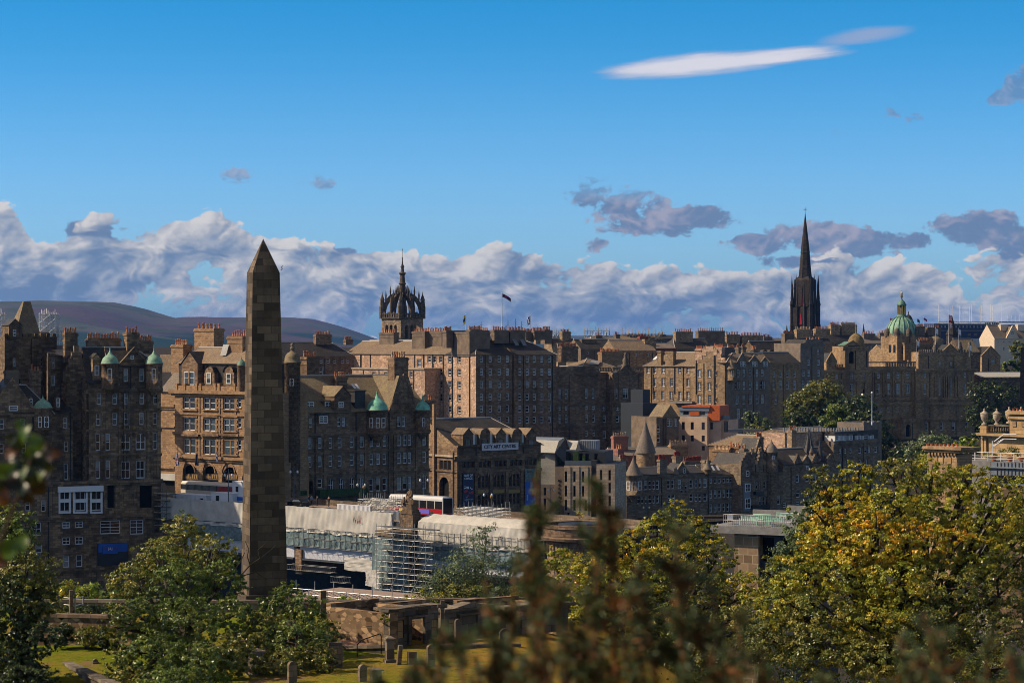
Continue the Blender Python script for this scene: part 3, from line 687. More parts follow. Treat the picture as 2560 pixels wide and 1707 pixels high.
    hill('hill', 13500, [(-900, 880), (1200, 870), (1300, 848), (1370, 838), (1480, 840), (1580, 836), (1680, 845), (1790, 858), (2100, 870), (3600, 875)], 2000, 'thin blue line of distant hills above the grey rooftops', 8, amp=6)
# ------------------------------------------------------------------ foliage
def leaf_material():
    for nm, rough, tl in (('leaf', .38, .30), ('needle', .6, .2)):
        m = bpy.data.materials.new(nm); m.use_nodes = True; MATS[nm] = m; t = NT(m.node_tree)
        at = t.n('ShaderNodeAttribute', attribute_name='leaf_colour')
        p = t.n('ShaderNodeBsdfPrincipled', i_Base_Color=at.outputs[0]); p.inputs['Roughness'].default_value = rough; p.inputs['Specular IOR Level'].default_value = .5
        tr = t.n('ShaderNodeBsdfTranslucent', i_Color=at.outputs[0]); mx = t.n('ShaderNodeMixShader', i_0=tl)
        t.nt.links.new(p.outputs[0], mx.inputs[1]); t.nt.links.new(tr.outputs[0], mx.inputs[2]); o = t.n('ShaderNodeOutputMaterial'); t.nt.links.new(mx.outputs[0], o.inputs[0])
leaf_material()
def leaves_mesh(P, N, size, col, org, matname='leaf', aspect=.62):
    """rhombic leaves, slightly folded, at points P facing N"""
    n = len(P); N = N/np.linalg.norm(N, axis=1)[:, None]
    a = RNG.normal(size=(n, 3)); T = a-(a*N).sum(1)[:, None]*N; T /= np.linalg.norm(T, axis=1)[:, None]; B = np.cross(N, T)
    s = size[:, None]
    V = np.stack([P-T*s, P+B*s*aspect-N*s*.15, P+T*s, P-B*s*aspect-N*s*.15], 1).reshape(-1, 3)-np.array(org)
    me = bpy.data.meshes.new('crown'); me.vertices.add(4*n); me.vertices.foreach_set('co', V.astype(np.float32).ravel())
    me.loops.add(4*n); me.loops.foreach_set('vertex_index', np.arange(4*n, dtype=np.int32))
    me.polygons.add(n); me.polygons.foreach_set('loop_start', np.arange(0, 4*n, 4, dtype=np.int32)); me.polygons.foreach_set('loop_total', np.full(n, 4, dtype=np.int32))
    me.update(calc_edges=True)
    at = me.attributes.new('leaf_colour', 'FLOAT_COLOR', 'FACE'); at.data.foreach_set('color', np.concatenate([col, np.ones((n, 1))], 1).astype(np.float32).ravel())
    me.materials.append(MATS[matname]); return me
PAL = dict(
    green=[(0.104, 0.157, 0.022), (0.134, 0.188, 0.027), (0.079, 0.119, 0.020), (0.183, 0.214, 0.034)],
    olive=[(0.183, 0.207, 0.032), (0.244, 0.239, 0.039), (0.122, 0.145, 0.024), (0.317, 0.276, 0.055)],
    autumn=[(.37, .32, .022), (.28, .30, .024), (.46, .35, .020), (.20, .23, .022), (.34, .34, .030)],
    gold=[(.52, .41, .022), (.46, .38, .022), (.60, .36, .019), (.36, .35, .026), (.28, .30, .026)],
    orange=[(.58, .36, .02), (.52, .38, .02), (.62, .30, .018), (.46, .38, .024)],
    dark=[(0.037, 0.060, 0.016), (0.051, 0.080, 0.020), (0.063, 0.090, 0.022), (0.029, 0.048, 0.015)],
    darkolive=[(0.122, 0.138, 0.022), (0.171, 0.170, 0.024), (0.091, 0.113, 0.020), (0.195, 0.176, 0.027)],
    grey=[(0.134, 0.182, 0.079), (0.171, 0.214, 0.085), (0.104, 0.145, 0.061)],
    bright=[(0.232, 0.302, 0.029), (0.183, 0.251, 0.027), (0.305, 0.314, 0.034)])
def clump_points(blobs, n, leafs, clump=.16, shell=.55, wisps=.0, gap=0.0):
    P = []; N = []; C = []; S = []; K = []
    vol = np.array([(b[1]*b[2]+b[2]*b[3]+b[1]*b[3])*(b[4] if len(b) > 4 else 1) for b in blobs]); vol /= vol.sum()
    for bi, b in enumerate(blobs):
        c, rx, ry, rz = np.array(b[0]), b[1], b[2], b[3]; pal = PAL[b[5] if len(b) > 5 else 'green']
        nb = int(n*vol[bi]); per = 34; nc = max(6, nb//per)
        d = RNG.normal(size=(nc, 3)); d /= np.linalg.norm(d, axis=1)[:, None]
        rad = shell+(1-shell)*RNG.random(nc)**.6; rad *= 1+.10*RNG.normal(size=nc)
        cc = c+d*rad[:, None]*np.array([rx, ry, rz])
        cr = clump*(rx+ry+rz)/3*RNG.uniform(.5, 1.5, nc)
        pc = np.array([pal[i] for i in RNG.integers(0, len(pal), nc)])*RNG.uniform(.8, 1.25, (nc, 1))
        idx = np.repeat(np.arange(nc), RNG.integers(per//3, per*5//3, nc)); m = len(idx)
        o = RNG.normal(size=(m, 3))*.5; o[:, 2] *= .6
        p = cc[idx]+o*cr[idx][:, None]; nn = d[idx]*.7+o*.4+RNG.normal(size=(m, 3))*.55+np.array([0, 0, .35])
        P.append(p); N.append(nn); C.append(np.clip(pc[idx]*RNG.uniform(.7, 1.35, (m, 1)), 0, 1)); S.append(leafs*RNG.uniform(.55, 1.3, m))
    return np.concatenate(P), np.concatenate(N), np.concatenate(S), np.concatenate(C)
def tree(name, label, base, blobs, n, leafs=.16, trunk_r=.35, cat='tree', group=None, clump=.16, shell=.55, barkm='bark', limbs=None, twigs=0, cname='crown'):
    """blobs: (px, py, Y, rx px, rz px, palette[, weight, ry m]) in picture terms, turned into real clumps of foliage"""
    B = []
    for q in blobs:
        px, py, Y, rx, rz, pal = q[:6]; k = Y/FPX; B.append((W(px, py, Y), rx*k, (q[7] if len(q) > 7 else rx*k*.9), rz*k, q[6] if len(q) > 6 else 1.0, pal))
    bx, by = base; bz = ground_z(bx, by)-.3; r = thing(name, (bx, by, bz), label, cat, group); org = ORG[r.name]
    P, N, S, C = clump_points(B, n, leafs, clump, shell)
    me = leaves_mesh(P, N, S, C, org); o = bpy.data.objects.new(cname, me); SC.collection.objects.link(o); o.parent = r; ORG[o.name] = org
    tr = MB(); cen = sum((b[0] for b in B), Vector((0, 0, 0)))/len(B); cz = min(b[0].z-b[3]*.7 for b in B)
    fork = Vector((bx+(cen.x-bx)*.25, by+(cen.y-by)*.25, max(bz+1.5, min(cz, bz+(cen.z-bz)*.55))))
    tr.tube((bx, by, bz), (bx+(fork.x-bx)*.4, by, bz+(fork.z-bz)*.5), trunk_r*1.15, barkm, 9, trunk_r*.95); tr.tube((bx+(fork.x-bx)*.4, by, bz+(fork.z-bz)*.5), fork, trunk_r*.95, barkm, 9, trunk_r*.8)
    for b in B:
        mid = fork.lerp(b[0], .5)+Vector((random.uniform(-.1, .1)*b[1], 0, .12*b[3])); tr.tube(fork, mid, trunk_r*.55, barkm, 6, trunk_r*.36); tr.tube(mid, b[0], trunk_r*.36, barkm, 6, trunk_r*.18)
        for q in range(4+twigs):
            d = Vector(RNG.normal(size=3)); d.normalize(); e = b[0]+Vector((d.x*b[1]*.92, d.y*b[2]*.92, abs(d.z)*b[3]*.95)); st = mid.lerp(b[0], random.random()); m2 = st.lerp(e, .55)+Vector((0, 0, .05*b[3]))
            tr.tube(st, m2, trunk_r*.2, barkm, 5, trunk_r*.11); tr.tube(m2, e, trunk_r*.11, barkm, 4, trunk_r*.04)
    tr.build('trunk', r); return r
build_land()
# ------------------------------------------------------------------ the dark hotel by the bridge
b = Bld('hotel', 'tall soot-dark baronial hotel with pale green domes and a steep pyramid-roofed tower', 'hotel', (-60, 388), (402, 402), 54, 'hotel_stone')
F = b.F
b.block(-80, 402, 1210, d=-.7, depth=7, rows=[(1322, 32, 24, [91], 'sash2'), (1312, 16, 20, [166, 198], 'sash2'), (1317, 34, 50, [276], 'grid'), (1317, 36, 34, [342], 'grid'),
    (1352, 19, 20, [166, 198], 'sash2'), (1371, 22, 16, [97]), (1403, 30, 16, [165, 198]), (1264, 28, 11, [109]), (1262, 30, 12, [70]), (1241, 56, 19, [278], 'void'), (1241, 56, 34, [365], 'void'), (1244, 44, 34, [317], 'blank'),
    (1252, 52, 25, [162, 201, 241], 'arch')], right=[(1241, 40, 20, [412], 'void')])
v1 = b.block(216, 402, 972, d=0, depth=6.5, rows=[(996, 30, 11, [248, 287, 316, 355, 389]), (1048, 30, 11, [246, 287, 316, 354, 388]), (1105, 42, 11, [245, 270, 388]), (1105, 40, 25, [314, 352], 'arch'),
    (1174, 43, 11, [245, 270]), (1174, 44, 22, [314, 351], 'sash2')], left=[(1040, 30, 8, [214])], zb=F.z(1212, 300))
v1b = b.block(272, 400, 912, d=.5, depth=6, zb=F.z(973, 300), rows=[(938, 32, 11, [315, 354])])
b.gable(v1b, 868, 'slate_dark', hipL=0, hipR=4, ref=340)
v1c = b.block(216, 273, 950, d=.8, depth=6, zb=F.z(973, 300)); b.gable(v1c, 868, 'slate_dark', ref=245, rm='lead')
b.dormer(242, 20, 884, 950, .6, 4, 'tri', (926, 26, 11, [242]))
b.fgable(298, 374, 914, 872, 5, .3, win=[(893, 10, 8, [330])])
for px in (275, 385):
    b.turret(px, 42, 908, 970, -.4, DOME, 'copper_pale', rows=[(936, 30, 10, [px+3])])
b.chimney(318, 348, 831, 884, 2.5, 2.2, 4); b.chimney(348, 383, 852, 885, 4.5, 1.8, 6); b.chimney(220, 302, 846, 880, 4.5, 1.5, 12, m='brown_ashlar')
v2 = b.block(124, 219, 888, d=7, depth=13, zb=F.z(1215, 200), rows=[(908, 24, 6, [134]), (909, 22, 6, [175]), (951, 26, 9, [133]), (956, 22, 6, [175])], m='dark_ashlar'); b.gable(v2, 862, 'slate_dark', ref=170, rm=None)
b.fgable(160, 222, 950, 868, 8, 3.0, step=True, m='slate_dark')
b.block(166, 222, 948, d=3.2, depth=6, zb=F.z(1215, 200), rows=[], m='dark_ashlar')
b.chimney(163, 194, 832, 905, 5, 1.6, 5)
v2b = b.block(126, 182, 1030, d=1.5, depth=8, zb=F.z(1215, 150), rows=[(1057, 26, 10, [163]), (1116, 26, 10, [166]), (1179, 40, 10, [165])]); b.gable(v2b, 1000, 'slate_dark', ref=150, rm=None)
b.dormer(145, 12, 988, 1026, 1.2, 3, 'tri', (1006, 22, 8, [145]))
v3 = b.block(-80, 130, 1034, d=-.3, depth=12, zb=F.z(1212, 50), rows=[(1060, 25, 12, [5, 56]), (1121, 24, 11, [4, 60])]); b.gable(v3, 962, 'slate_dark', ref=60, hipR=3)
b.fgable(-30, 92, 1034, 948, 7, -.35, win=[(1020, 14, 22, [33])])
b.chimney(16, 47, 926, 985, 1.5, 1.6, 0, m='harl_brown'); b.chimney(78, 102, 927, 995, 6, 1.6, 3, m='brown_ashlar'); b.dormer(77, 12, 990, 1020, 1, 4, 'tri', (1005, 18, 8, [77]))
b.turret(107, 44, 1019, 1072, -.5, [(1.1, 0), (1.0, .15), (.88, .42), (.62, .7), (.3, .9), (.1, 1.1), (.05, 1.3), (.01, 1.5)], 'copper_pale', rows=[(1054, 28, 9, [104, 120])])
# the tower, its corner gable and pyramid
vt = b.block(12, 142, 842, d=12, depth=10, zb=F.z(1040, 60), rows=[(905, 22, 7, [106, 36]), (960, 30, 7, [50])], m='dark_ashlar')
for i in range(9): b.F.pbox(b.C, 12+i*15, 20+i*15, 834, 842, 11.9, .5, 'dark_ashlar')
P = F.p; r = MB(); ua, ub, da, db = F.u(38, 13), F.u(104, 13), 13.2, 20.5; z0, z1 = vt['z1'], F.z(754, 66, 16.8); uc, dc = F.u(66, 16.8), 16.8
for q in (([ua, da], [ub, da], [uc+.6, dc-.5], [uc-.6, dc-.5]), ([ub, da], [ub, db], [uc+.6, dc+.5], [uc+.6, dc-.5]), ([ub, db], [ua, db], [uc-.6, dc+.5], [uc+.6, dc+.5]), ([ua, db], [ua, da], [uc-.6, dc-.5], [uc-.6, dc+.5])):
    r.poly([P(q[0][0], q[0][1], z0), P(q[1][0], q[1][1], z0), P(q[2][0], q[2][1], z1), P(q[3][0], q[3][1], z1)], 'slate_moss')
r.poly([P(uc-.6, dc-.5, z1), P(uc+.6, dc-.5, z1), P(uc+.6, dc+.5, z1), P(uc-.6, dc+.5, z1)], 'lead'); r.build('pyramid_roof', b.root)
b.dormer(38, 32, 798, 846, 11.6, 5, 'tri', (832, 16, 8, [36]), wall='dark_ashlar'); b.chimney(102, 122, 830, 846, 13, 1.5, 0)
vo = b.block(-270, -84, 0, d=1, depth=14, ztop=113, rows=[(q, 30, 11, list(range(-255, -90, 30))) for q in (860, 920, 980, 1040, 1100)]); b.gable(vo, 640, 'slate_dark', ref=-180)  # unseen wing left of the frame, added tall to shade the bridge sheeting
b.band(216, 402, 972, 6, .5); b.band(216, 402, 1023, 4, .25); b.band(216, 402, 1072, 5, .3, m='brown_ashlar'); b.band(216, 402, 1134, 4, .3); b.band(-80, 130, 1090, 5, .3, d=-.3); b.band(-80, 130, 1034, 5, .4, d=-.3)
b.band(-80, 402, 1203, 7, .5, d=-.7); b.band(-80, 402, 1290, 7, .6, d=-.7); b.band(-80, 402, 1422, 6, .3, d=-.7)
for px in (226, 300, 372, 397): b.pilaster(px, 7, 980, 1200)
for px in (262, 292, 346, 384): b.pilaster(px, 6, 1214, 1286, -.7)
m = MB(); F.pbox(m, 146, 259, 1215, 1229, -1.3, .55, 'white_paint'); m.build('shop_canopy', b.root)
m = MB()
for px, w in ((162, 30), (201, 36), (241, 31)):
    for q in (-w/2, w/2-4): F.pbox(m, px+q, px+q+4, 1230, 1280, -.9, .19, 'white_paint')
    F.pbox(m, px-w/2, px+w/2, 1247, 1256, -.95, .2, 'white_paint'); F.pbox(m, px-w/2, px+w/2, 1279, 1283, -.95, .2, 'white_paint')
m.build('shop_window_frame', b.root)
m = MB(); F.pbox(m, 244, 321, 1357, 1412, -1.0, .28, 'anthracite'); F.pbox(m, 246, 319, 1358, 1379, -1.1, .09, 'sign_blue'); m.build('shop_front', b.root)
m = MB(); F.pbox(m, 257, 295, 1364, 1384, -1.3, .18, 'sign_blue'); o = m.build('shop_sign', b.root)
text('J&J', o, F.at(276, 1372, -1.36), F.yaw, .62, 'letter_white', spacing=1.1).location = Vector(F.at(276, 1371, -1.36))-ORG[b.root.name]
for i, q in enumerate((259, 293)):
    text('*', o, F.at(q+(4 if i == 0 else -4), 1372, -1.36), F.yaw, .9, 'letter_red')
text('Hilton', b.root, F.at(339, 1069, -.1), F.yaw, .95, 'letter_gold', bold=.01)
for px in (308, 317): F.pbox(b.C, px, px+1.2, 975, 1205, -.16, .14, 'iron_black')
F.pbox(b.C, 217, 219, 960, 1205, -.2, .15, 'iron_black'); F.pbox(b.C, 176, 178, 1030, 1205, 1.2, .15, 'iron_black')
b.done()

# scaffolding tower behind the hotel roofs
def scaffold(name, label, Fc, px0, px1, py0, py1, d, depth, nx, nz, diag=True, boards=True, r=.045, bm='timber_board', rails=True, cat='scaffolding', group=None, ext=1.0, m='tube_steel', every=1, jit=.0):
    u0, u1 = Fc.u(px0, d), Fc.u(px1, d); pm = (px0+px1)/2; z0, z1 = Fc.z(py1, pm, d), Fc.z(py0, pm, d)
    ro = thing(name, Fc.p((u0+u1)/2, d, z0), label, cat, group); mb = MB(); bd = MB()
    ny = max(1, round(depth/1.6))
    for j in range(ny+1):
        dd = d+depth*j/ny
        for i in range(nx+1):
            u = u0+(u1-u0)*i/nx; mb.tube(Fc.p(u, dd, z0), Fc.p(u, dd, z1+ext*random.uniform(.2, 1.2)), r, m, 5)
        for k in range(nz+1):
            z = z0+(z1-z0)*k/nz
            mb.tube(Fc.p(u0-.3, dd, z), Fc.p(u1+.3, dd, z), r, m, 5)
            if k < nz and rails: mb.tube(Fc.p(u0-.3, dd, z+.55*(z1-z0)/nz), Fc.p(u1+.3, dd, z+.55*(z1-z0)/nz), r*.8, m, 5)
    for i in range(nx+1):
        u = u0+(u1-u0)*i/nx
        for k in range(nz+1): mb.tube(Fc.p(u, d-.2, z0+(z1-z0)*k/nz), Fc.p(u, d+depth+.2, z0+(z1-z0)*k/nz), r, m, 5)
    if diag:
        for k in range(nz):
            for i in range(0, nx, 2):
                ii = i+(k % 2); 
                if ii+1 <= nx: mb.tube(Fc.p(u0+(u1-u0)*ii/nx, d-.06, z0+(z1-z0)*k/nz), Fc.p(u0+(u1-u0)*(ii+1)/nx, d-.06, z0+(z1-z0)*(k+1)/nz), r, m, 5)
    mb.build('tube_frame', ro)
    if boards:
        for k in range(1, nz+1): Fc.box(bd, u0, u1, d, d+depth, z0+(z1-z0)*k/nz+.06, z0+(z1-z0)*k/nz+.12, bm)
        bd.build('board_deck', ro)
    return ro
F0 = Face((0, 440), (400, 440))
scaffold('scaffolding', 'white pole scaffolding standing above the roofs beside the pyramid tower', F0, 100, 138, 786, 850, 0, 3, 3, 6, r=.075, m='white_paint')
scaffold('scaffolding', 'low white scaffold rail along the dark roof under the hill', F0, 138, 168, 828, 862, 1, 2, 3, 3, r=.07, m='white_paint')
scaffold('scaffolding', 'scaffolding wrapped round the far end of the dark hotel, half cut off', F0, -12, 3, 786, 960, -6, 3, 2, 12, r=.075, m='white_paint')

# ------------------------------------------------------------------ the sunlit sandstone newspaper office
b = Bld('office_building', 'sunlit golden sandstone block with three round ground-floor arches behind the obelisk', 'building', (399, 446), (680, 424.5), 56, 'gold_ashlar', trim='gold_ashlar')
F = b.F
def pairs(py, h, pxs, w=29): return (py, h, w, pxs, 'pair')
vm = b.block(437, 680, 978, d=0, depth=9, rows=[pairs(1007, 29, [472.5, 523.5, 573]), pairs(1060, 31, [472.5, 523.5, 573]), pairs(1115, 38, [474, 523.5, 575]), (1005, 26, 9, [598]), (1056, 26, 9, [598]), (1112, 26, 9, [598]), (1005, 26, 9, [632, 660]), (1060, 28, 9, [632, 660])], m='gold_ashlar', zb=F.z(1147, 437))
# ground arches: deep openings
b.block(437, 680, 1146, d=-.35, depth=9.3, rows=[(1196, 70, 40, [476, 526, 575, 625], 'archvoid')], m='gold_ashlar')
for px in (476, 526, 575):
    a = MB(); R = 22.5/FPX*F.Y(px); c = F.at(px, 1181, -.4)
    for k in range(16):
        t0, t1 = math.pi*k/16, math.pi*(k+1)/16
        q = [(R*math.cos(t0), R*math.sin(t0)), (R*1.16*math.cos(t0), R*1.16*math.sin(t0)), (R*1.16*math.cos(t1), R*1.16*math.sin(t1)), (R*math.cos(t1), R*math.sin(t1))]
        u = F.u(px); zc = F.z(1181, px)
        b.C.hexa([F.p(u+x, -.5, zc+z) for x, z in q]+[F.p(u+x, -.355, zc+z) for x, z in q], 'gold_ashlar')
    F.pbox(a, px-19, px+19, 1184, 1198, .15, .12, 'statue_stone'); 
    for k in range(7): F.pbox(a, px-18+k*5.4, px-15+k*5.4, 1187, 1195, .08, .06, 'gold_ashlar' if k % 2 else 'letter_gold')
    F.pbox(a, px-20, px+20, 1198, 1201, .1, .3, 'iron_black'); a.build('carved_panel', b.root)
vl = b.block(399, 437, 1010, d=1.2, depth=8, rows=[pairs(1044, 30, [412]), pairs(1089, 37, [412]), pairs(1142, 34, [412]), ], m='gold_ashlar')
vla = b.block(401, 437, 975, d=1.6, depth=7, zb=F.z(1010, 420, 1.6), rows=[pairs(990, 30, [411], 16)]); b.gable(vla, 930, 'slate_grey', ref=418, rm=None)
F.pbox(b.C, 398, 437, 1186, 1201, .6, .58, 'pale_stone'); m = MB(); F.pbox(m, 398, 437, 1184, 1200, .1, 1.0, 'sheet_white'); m.build('shop_awning', b.root)
m = MB(); F.pbox(m, 400, 436, 1203, 1240, 1.0, .17, 'black_void'); m.build('shop_front', b.root)
b.band(432, 690, 977, 8, .8); b.band(437, 680, 1036, 3, .3); b.band(437, 680, 1083, 5, .45); b.band(437, 680, 1142, 7, .6, d=-.35); b.band(397, 437, 1010, 7, .5, d=1.2); b.band(397, 437, 1065, 3, .3, d=1.2); b.band(397, 437, 1165, 5, .5, d=1.2)
for px in (472.5, 523.5, 573):
    for py, h in ((1007, 29), (1060, 31), (1115, 38)):
        for sg in (-1, 1):
            for k in range(5):
                y = py-h/2+h*(k+.15)/5; w = 5.5 if k % 2 == 0 else 3.2; x = px+sg*16; F.pbox(b.C, min(x, x+sg*w), max(x, x+sg*w), y, y+h/5*.82, -.14, .137, 'gold_ashlar')
        F.pbox(b.C, px-20, px+20, py+h/2+2, py+h/2+5, -.35, .34, 'gold_ashlar')
        F.pbox(b.C, px-20, px+20, py-h/2-5, py-h/2-2, -.3, .29, 'gold_ashlar')
    F.pbox(b.C, px-22, px+22, 1084, 1090, -.6, .58, 'brown_ashlar')
for px in (497, 548, 588): b.pilaster(px, 4, 980, 1140, proj=.14, m='gold_ashlar')
# attic: parapet, dormers, mansard, turret
F.box(b.W, F.u(437), F.u(680), .1, .6, vm['z1'], F.z(963, 437), 'gold_ashlar')
for px in (440, 460, 490, 500, 536, 546, 585, 604): F.pbox(b.C, px-3, px+3, 958, 978, -.05, .9, 'gold_ashlar')
va = b.block(447, 670, 905, d=2.2, depth=7, zb=vm['z1'], m='slate_dark'); 
b.gable(va, 868, 'slate_brown', ref=560, hipL=2, hipR=2)
b.dormer(474, 40, 880, 975, .9, 5, 'tri', (946, 32, 26, [474], 'pair'), m='slate_dark', wall='brown_ashlar')
for px in (523, 572): b.dormer(px, 26, 914, 973, 1.2, 4, 'arch', (946, 27, 11, [px]), m='slate_dark', wall='brown_ashlar')
b.turret(604, 22, 912, 975, 0, DOME, 'copper_dark', wall='brown_ashlar', corbel=False)
b.chimney(428, 458, 861, 935, 5, 2.2, 6); b.chimney(486, 535, 821, 885, 7, 2.5, 5, rows=2); b.chimney(568, 606, 840, 920, 4.5, 2.5, 7)
m = MB(); F.pbox(m, 400, 450, 886, 930, 9, 4, 'slate_brown'); m.build('rear_roof', b.root)
for px, py in ((560, 874), (560, 904)):
    m = MB(); c = F.at(px, py, 3.9); m.poly([c+Vector((-.7, -.35, -1.1)), c+Vector((.5, -1.1, -1.1)), c+Vector((1.0, -.3, 1.0)), c+Vector((-.2, .5, 1.0))], 'lead'); m.build('skylight', b.root)
S = Face(F.p(vm['u1'], 0, 0), F.p(vm['u1'], 9, 0), True); b.F = S
b.turret(731, 40, 905, 1245, .5, [(1.15, 0), (1.0, .05), (.98, .5), (.85, .85), (.6, 1.15), (.3, 1.3), (.2, 1.5), (.32, 1.62), (.3, 1.85), (.12, 1.95), (.25, 2.1), (.2, 2.3), (.02, 2.4)], 'slate_moss', wall='dark_ashlar', rows=[(955, 18, 10, [731])], corbel=False); b.F = F  # turret and cap in darker materials, shade put into their colour
b.done()

# ------------------------------------------------------------------ shaded hotel wing with bright green domes
b = Bld('corner_building', 'shaded sandstone building with two bright green copper domes and a tall chimney gable', 'building', (745, 431), (1072, 450), 56, 'brown_ashlar', trim='brown_ashlar')
F = b.F
xs = [755, 775, 800, 827, 850, 880, 905, 929, 946, 962, 998, 1013, 1024, 1061]
v = b.block(738, 1072, 1030, d=0, depth=18, rows=[(1057, 22, 10, [777, 848, 859]), (1056, 24, 11, [929, 946, 962]), (1054, 24, 10, [998, 1009]), (1055, 22, 8, [1061]), (1109, 27, 10, xs), (1155, 27, 10, xs), (1212, 32, 11, [929, 946, 962, 998, 1013, 1024, 1061]),
    (1212, 30, 12, [827, 853, 880, 903], 'arch'), (1218, 34, 10, [778], 'archvoid'), (1208, 22, 12, [800])], right=[(1109, 27, 8, [1078])])
b.gable(v, 937, 'slate_moss', ref=900, gm='brown_ashlar')
b.band(738, 1072, 1079, 6, .4); b.band(738, 1072, 1126, 3, .2); b.band(738, 1072, 1177, 4, .3); b.band(738, 1072, 1240, 5, .3)
for px in (812, 915, 975, 988, 1043): b.pilaster(px, 6, 1082, 1240, proj=.2)
b.dormer(857, 42, 966, 1031, -.3, 8, 'tri', (1012, 14, 12, [852], 'arch'), m='slate_moss', wall='brown_ashlar')
b.dormer(773, 26, 1000, 1024, 1.2, 5, 'flat', (1013, 18, 22, [773], 'grid'), m='slate_moss'); b.dormer(821, 22, 1000, 1024, 1.2, 5, 'flat', (1013, 18, 18, [821], 'grid'), m='slate_moss')
b.dormer(808, 24, 1034, 1060, -.5, 2, 'flat', (1049, 18, 20, [808], 'grid'))
b.dormer(900, 26, 975, 1030, .5, 7, 'flat', None, m='slate_dark', wall='lead_dark')  # windowless dormer in dark lead and slate, coloured to imitate roof shade
for px in (882, 891): 
    m = MB(); d = 5.2; c = F.at(px, 967, d); u = F.u(px, d); z = c.z; k = (v['zr']-v['z1'])/9
    m.poly([F.p(u-.28, d-.9, z-.9*k+.35), F.p(u+.28, d-.9, z-.9*k+.35), F.p(u+.28, d+.3, z+.3*k+.35), F.p(u-.28, d+.3, z+.3*k+.35)], 'white_paint'); m.build('skylight', b.root)
b.fgable(972, 1046, 1030, 938, 9, -.3, flat=.3, m='slate_moss'); b.chimney(986, 1021, 893, 962, .8, 2.2, 6)
m = MB(); c = F.at(1008, 1014, -.36)
for k in range(14):
    a0, a1 = math.pi*k/14, math.pi*(k+1)/14; u = F.u(1008); 
    for rr in (1.1, .7): m.hexa([F.p(u+x, -.5, F.z(1022, 1008)+z) for x, z in ((rr*math.cos(a0), rr*math.sin(a0)), ((rr+.2)*math.cos(a0), (rr+.2)*math.sin(a0)), ((rr+.2)*math.cos(a1), (rr+.2)*math.sin(a1)), (rr*math.cos(a1), rr*math.sin(a1)))]+[F.p(u+x, -.33, F.z(1022, 1008)+z) for x, z in ((rr*math.cos(a0), rr*math.sin(a0)), ((rr+.2)*math.cos(a0), (rr+.2)*math.sin(a0)), ((rr+.2)*math.cos(a1), (rr+.2)*math.sin(a1)), (rr*math.cos(a1), rr*math.sin(a1)))], 'brown_ashlar')
m.build('carved_rosette', b.root)
b.turret(943, 52, 1024, 1082, -.8, DOME, 'copper', wall='brown_ashlar', rows=[(1056, 25, 9, [929, 946, 960])]); b.turret(1056, 38, 1024, 1080, -.6, DOME, 'copper', wall='brown_ashlar', rows=[(1055, 22, 7, [1060])])
b.chimney(841, 868, 942, 985, 5.5, 1.6, 5); b.chimney(767, 797, 892, 975, 9, 2.5, 7); b.chimney(1063, 1076, 1000, 1026, 7, 2, 6, pm='pot_buff')
m = MB(); F.pbox(m, 745, 768, 1226, 1238, -1.8, 1.2, 'green_wall'); F.pbox(m, 800, 920, 1222, 1240, -1.6, 1.2, 'green_wall'); m.build('planting', b.root)
b.done()

# ------------------------------------------------------------------ art gallery
b = Bld('art_gallery', 'brown stone gallery with scalloped dormers, a name board and two tall exhibition banners', 'gallery', (1143, 470), (1355, 484), 58, 'brown_ashlar', trim='brown_ashlar')
F = b.F
v = b.block(1143, 1352, 1118, d=0, depth=22, rows=[(1158, 24, 29, [1170, 1211, 1251, 1290, 1327], 'tri'), (1204, 32, 27, [1208, 1247, 1286], 'tri'), (1250, 28, 27, [1208, 1247, 1286], 'tri'), (1290, 14, 24, [1286], 'tri')],
    left=[(1162, 24, 9, [1103, 1113, 1123], 'dark'), (1228, 72, 24, [1110], 'archvoid'), ])
b.gable(v, 1044, 'slate_dark', ref=1180, hipR=5, gm='rubble_brown')
L = Face(F.p(v['u0'], 22, 0), F.p(v['u0'], 0, 0), True)
G = MB(); L.box(G, 0, 22, -.02, .0, v['zb'], v['z1'], 'gold_ashlar') if False else None
b.band(1136, 1358, 1136, 8, .6); b.band(1143, 1352, 1173, 5, .3)
L.box(b.C, 0, 22.3, -.35, -.003, L.z(1142, 1120), L.z(1137, 1120), 'pale_stone'); L.box(b.C, 0, 22.2, -.25, -.003, L.z(1179, 1120), L.z(1175, 1120), 'brown_ashlar')
L.box(b.C, L.u(1085), L.u(1090), -.5, -.003, v['zb'], L.z(1010, 1088), 'gold_ashlar')
b.chimney(1068, 1088, 1000, 1080, 13, 2.0, 4)
for i, px in enumerate((1170, 1212, 1252, 1292, 1328)):
    b.dormer(px, 25, 1071, 1120, -.1, 4, 'arch' if i % 2 else 'tri', (1107, 18, 15, [px], 'dark'), m='slate_brown', wall='brown_ashlar')
    if i < 4: 
        m = MB(); qx = px+20.5; F.pbox(m, qx-9, qx+9, 1084, 1113, .8, 2.5, 'tin_pale'); F.pbox(m, qx-9, qx+9, 1085, 1112, .72, .07, 'glass_blind'); F.pbox(m, qx-9, qx-3, 1085, 1112, .66, .05, 'white_frame'); F.pbox(m, qx+3, qx+4, 1085, 1112, .66, .05, 'brown_frame'); m.build('attic_window', b.root)
        m = MB(); m.poly([F.at(px+7, 1085, .6), F.at(px+34, 1085, .6), F.at(px+34, 1070, 4), F.at(px+7, 1070, 4)], 'slate_brown'); m.build('roof', b.root)
F.box(b.C, v['u0'], v['u1'], -.15, .25, v['z1'], F.z(1110, 1250), 'brown_ashlar')
m = MB(); F.pbox(m, 1205, 1296, 1107, 1125, -.5, .12, 'sign_pale'); o = m.build('name_board', b.root); text('CITY ART CENTRE', o, F.at(1250.5, 1116, -.54), F.yaw, 1.02, 'letter_dark', sx=1.0, bold=.012)
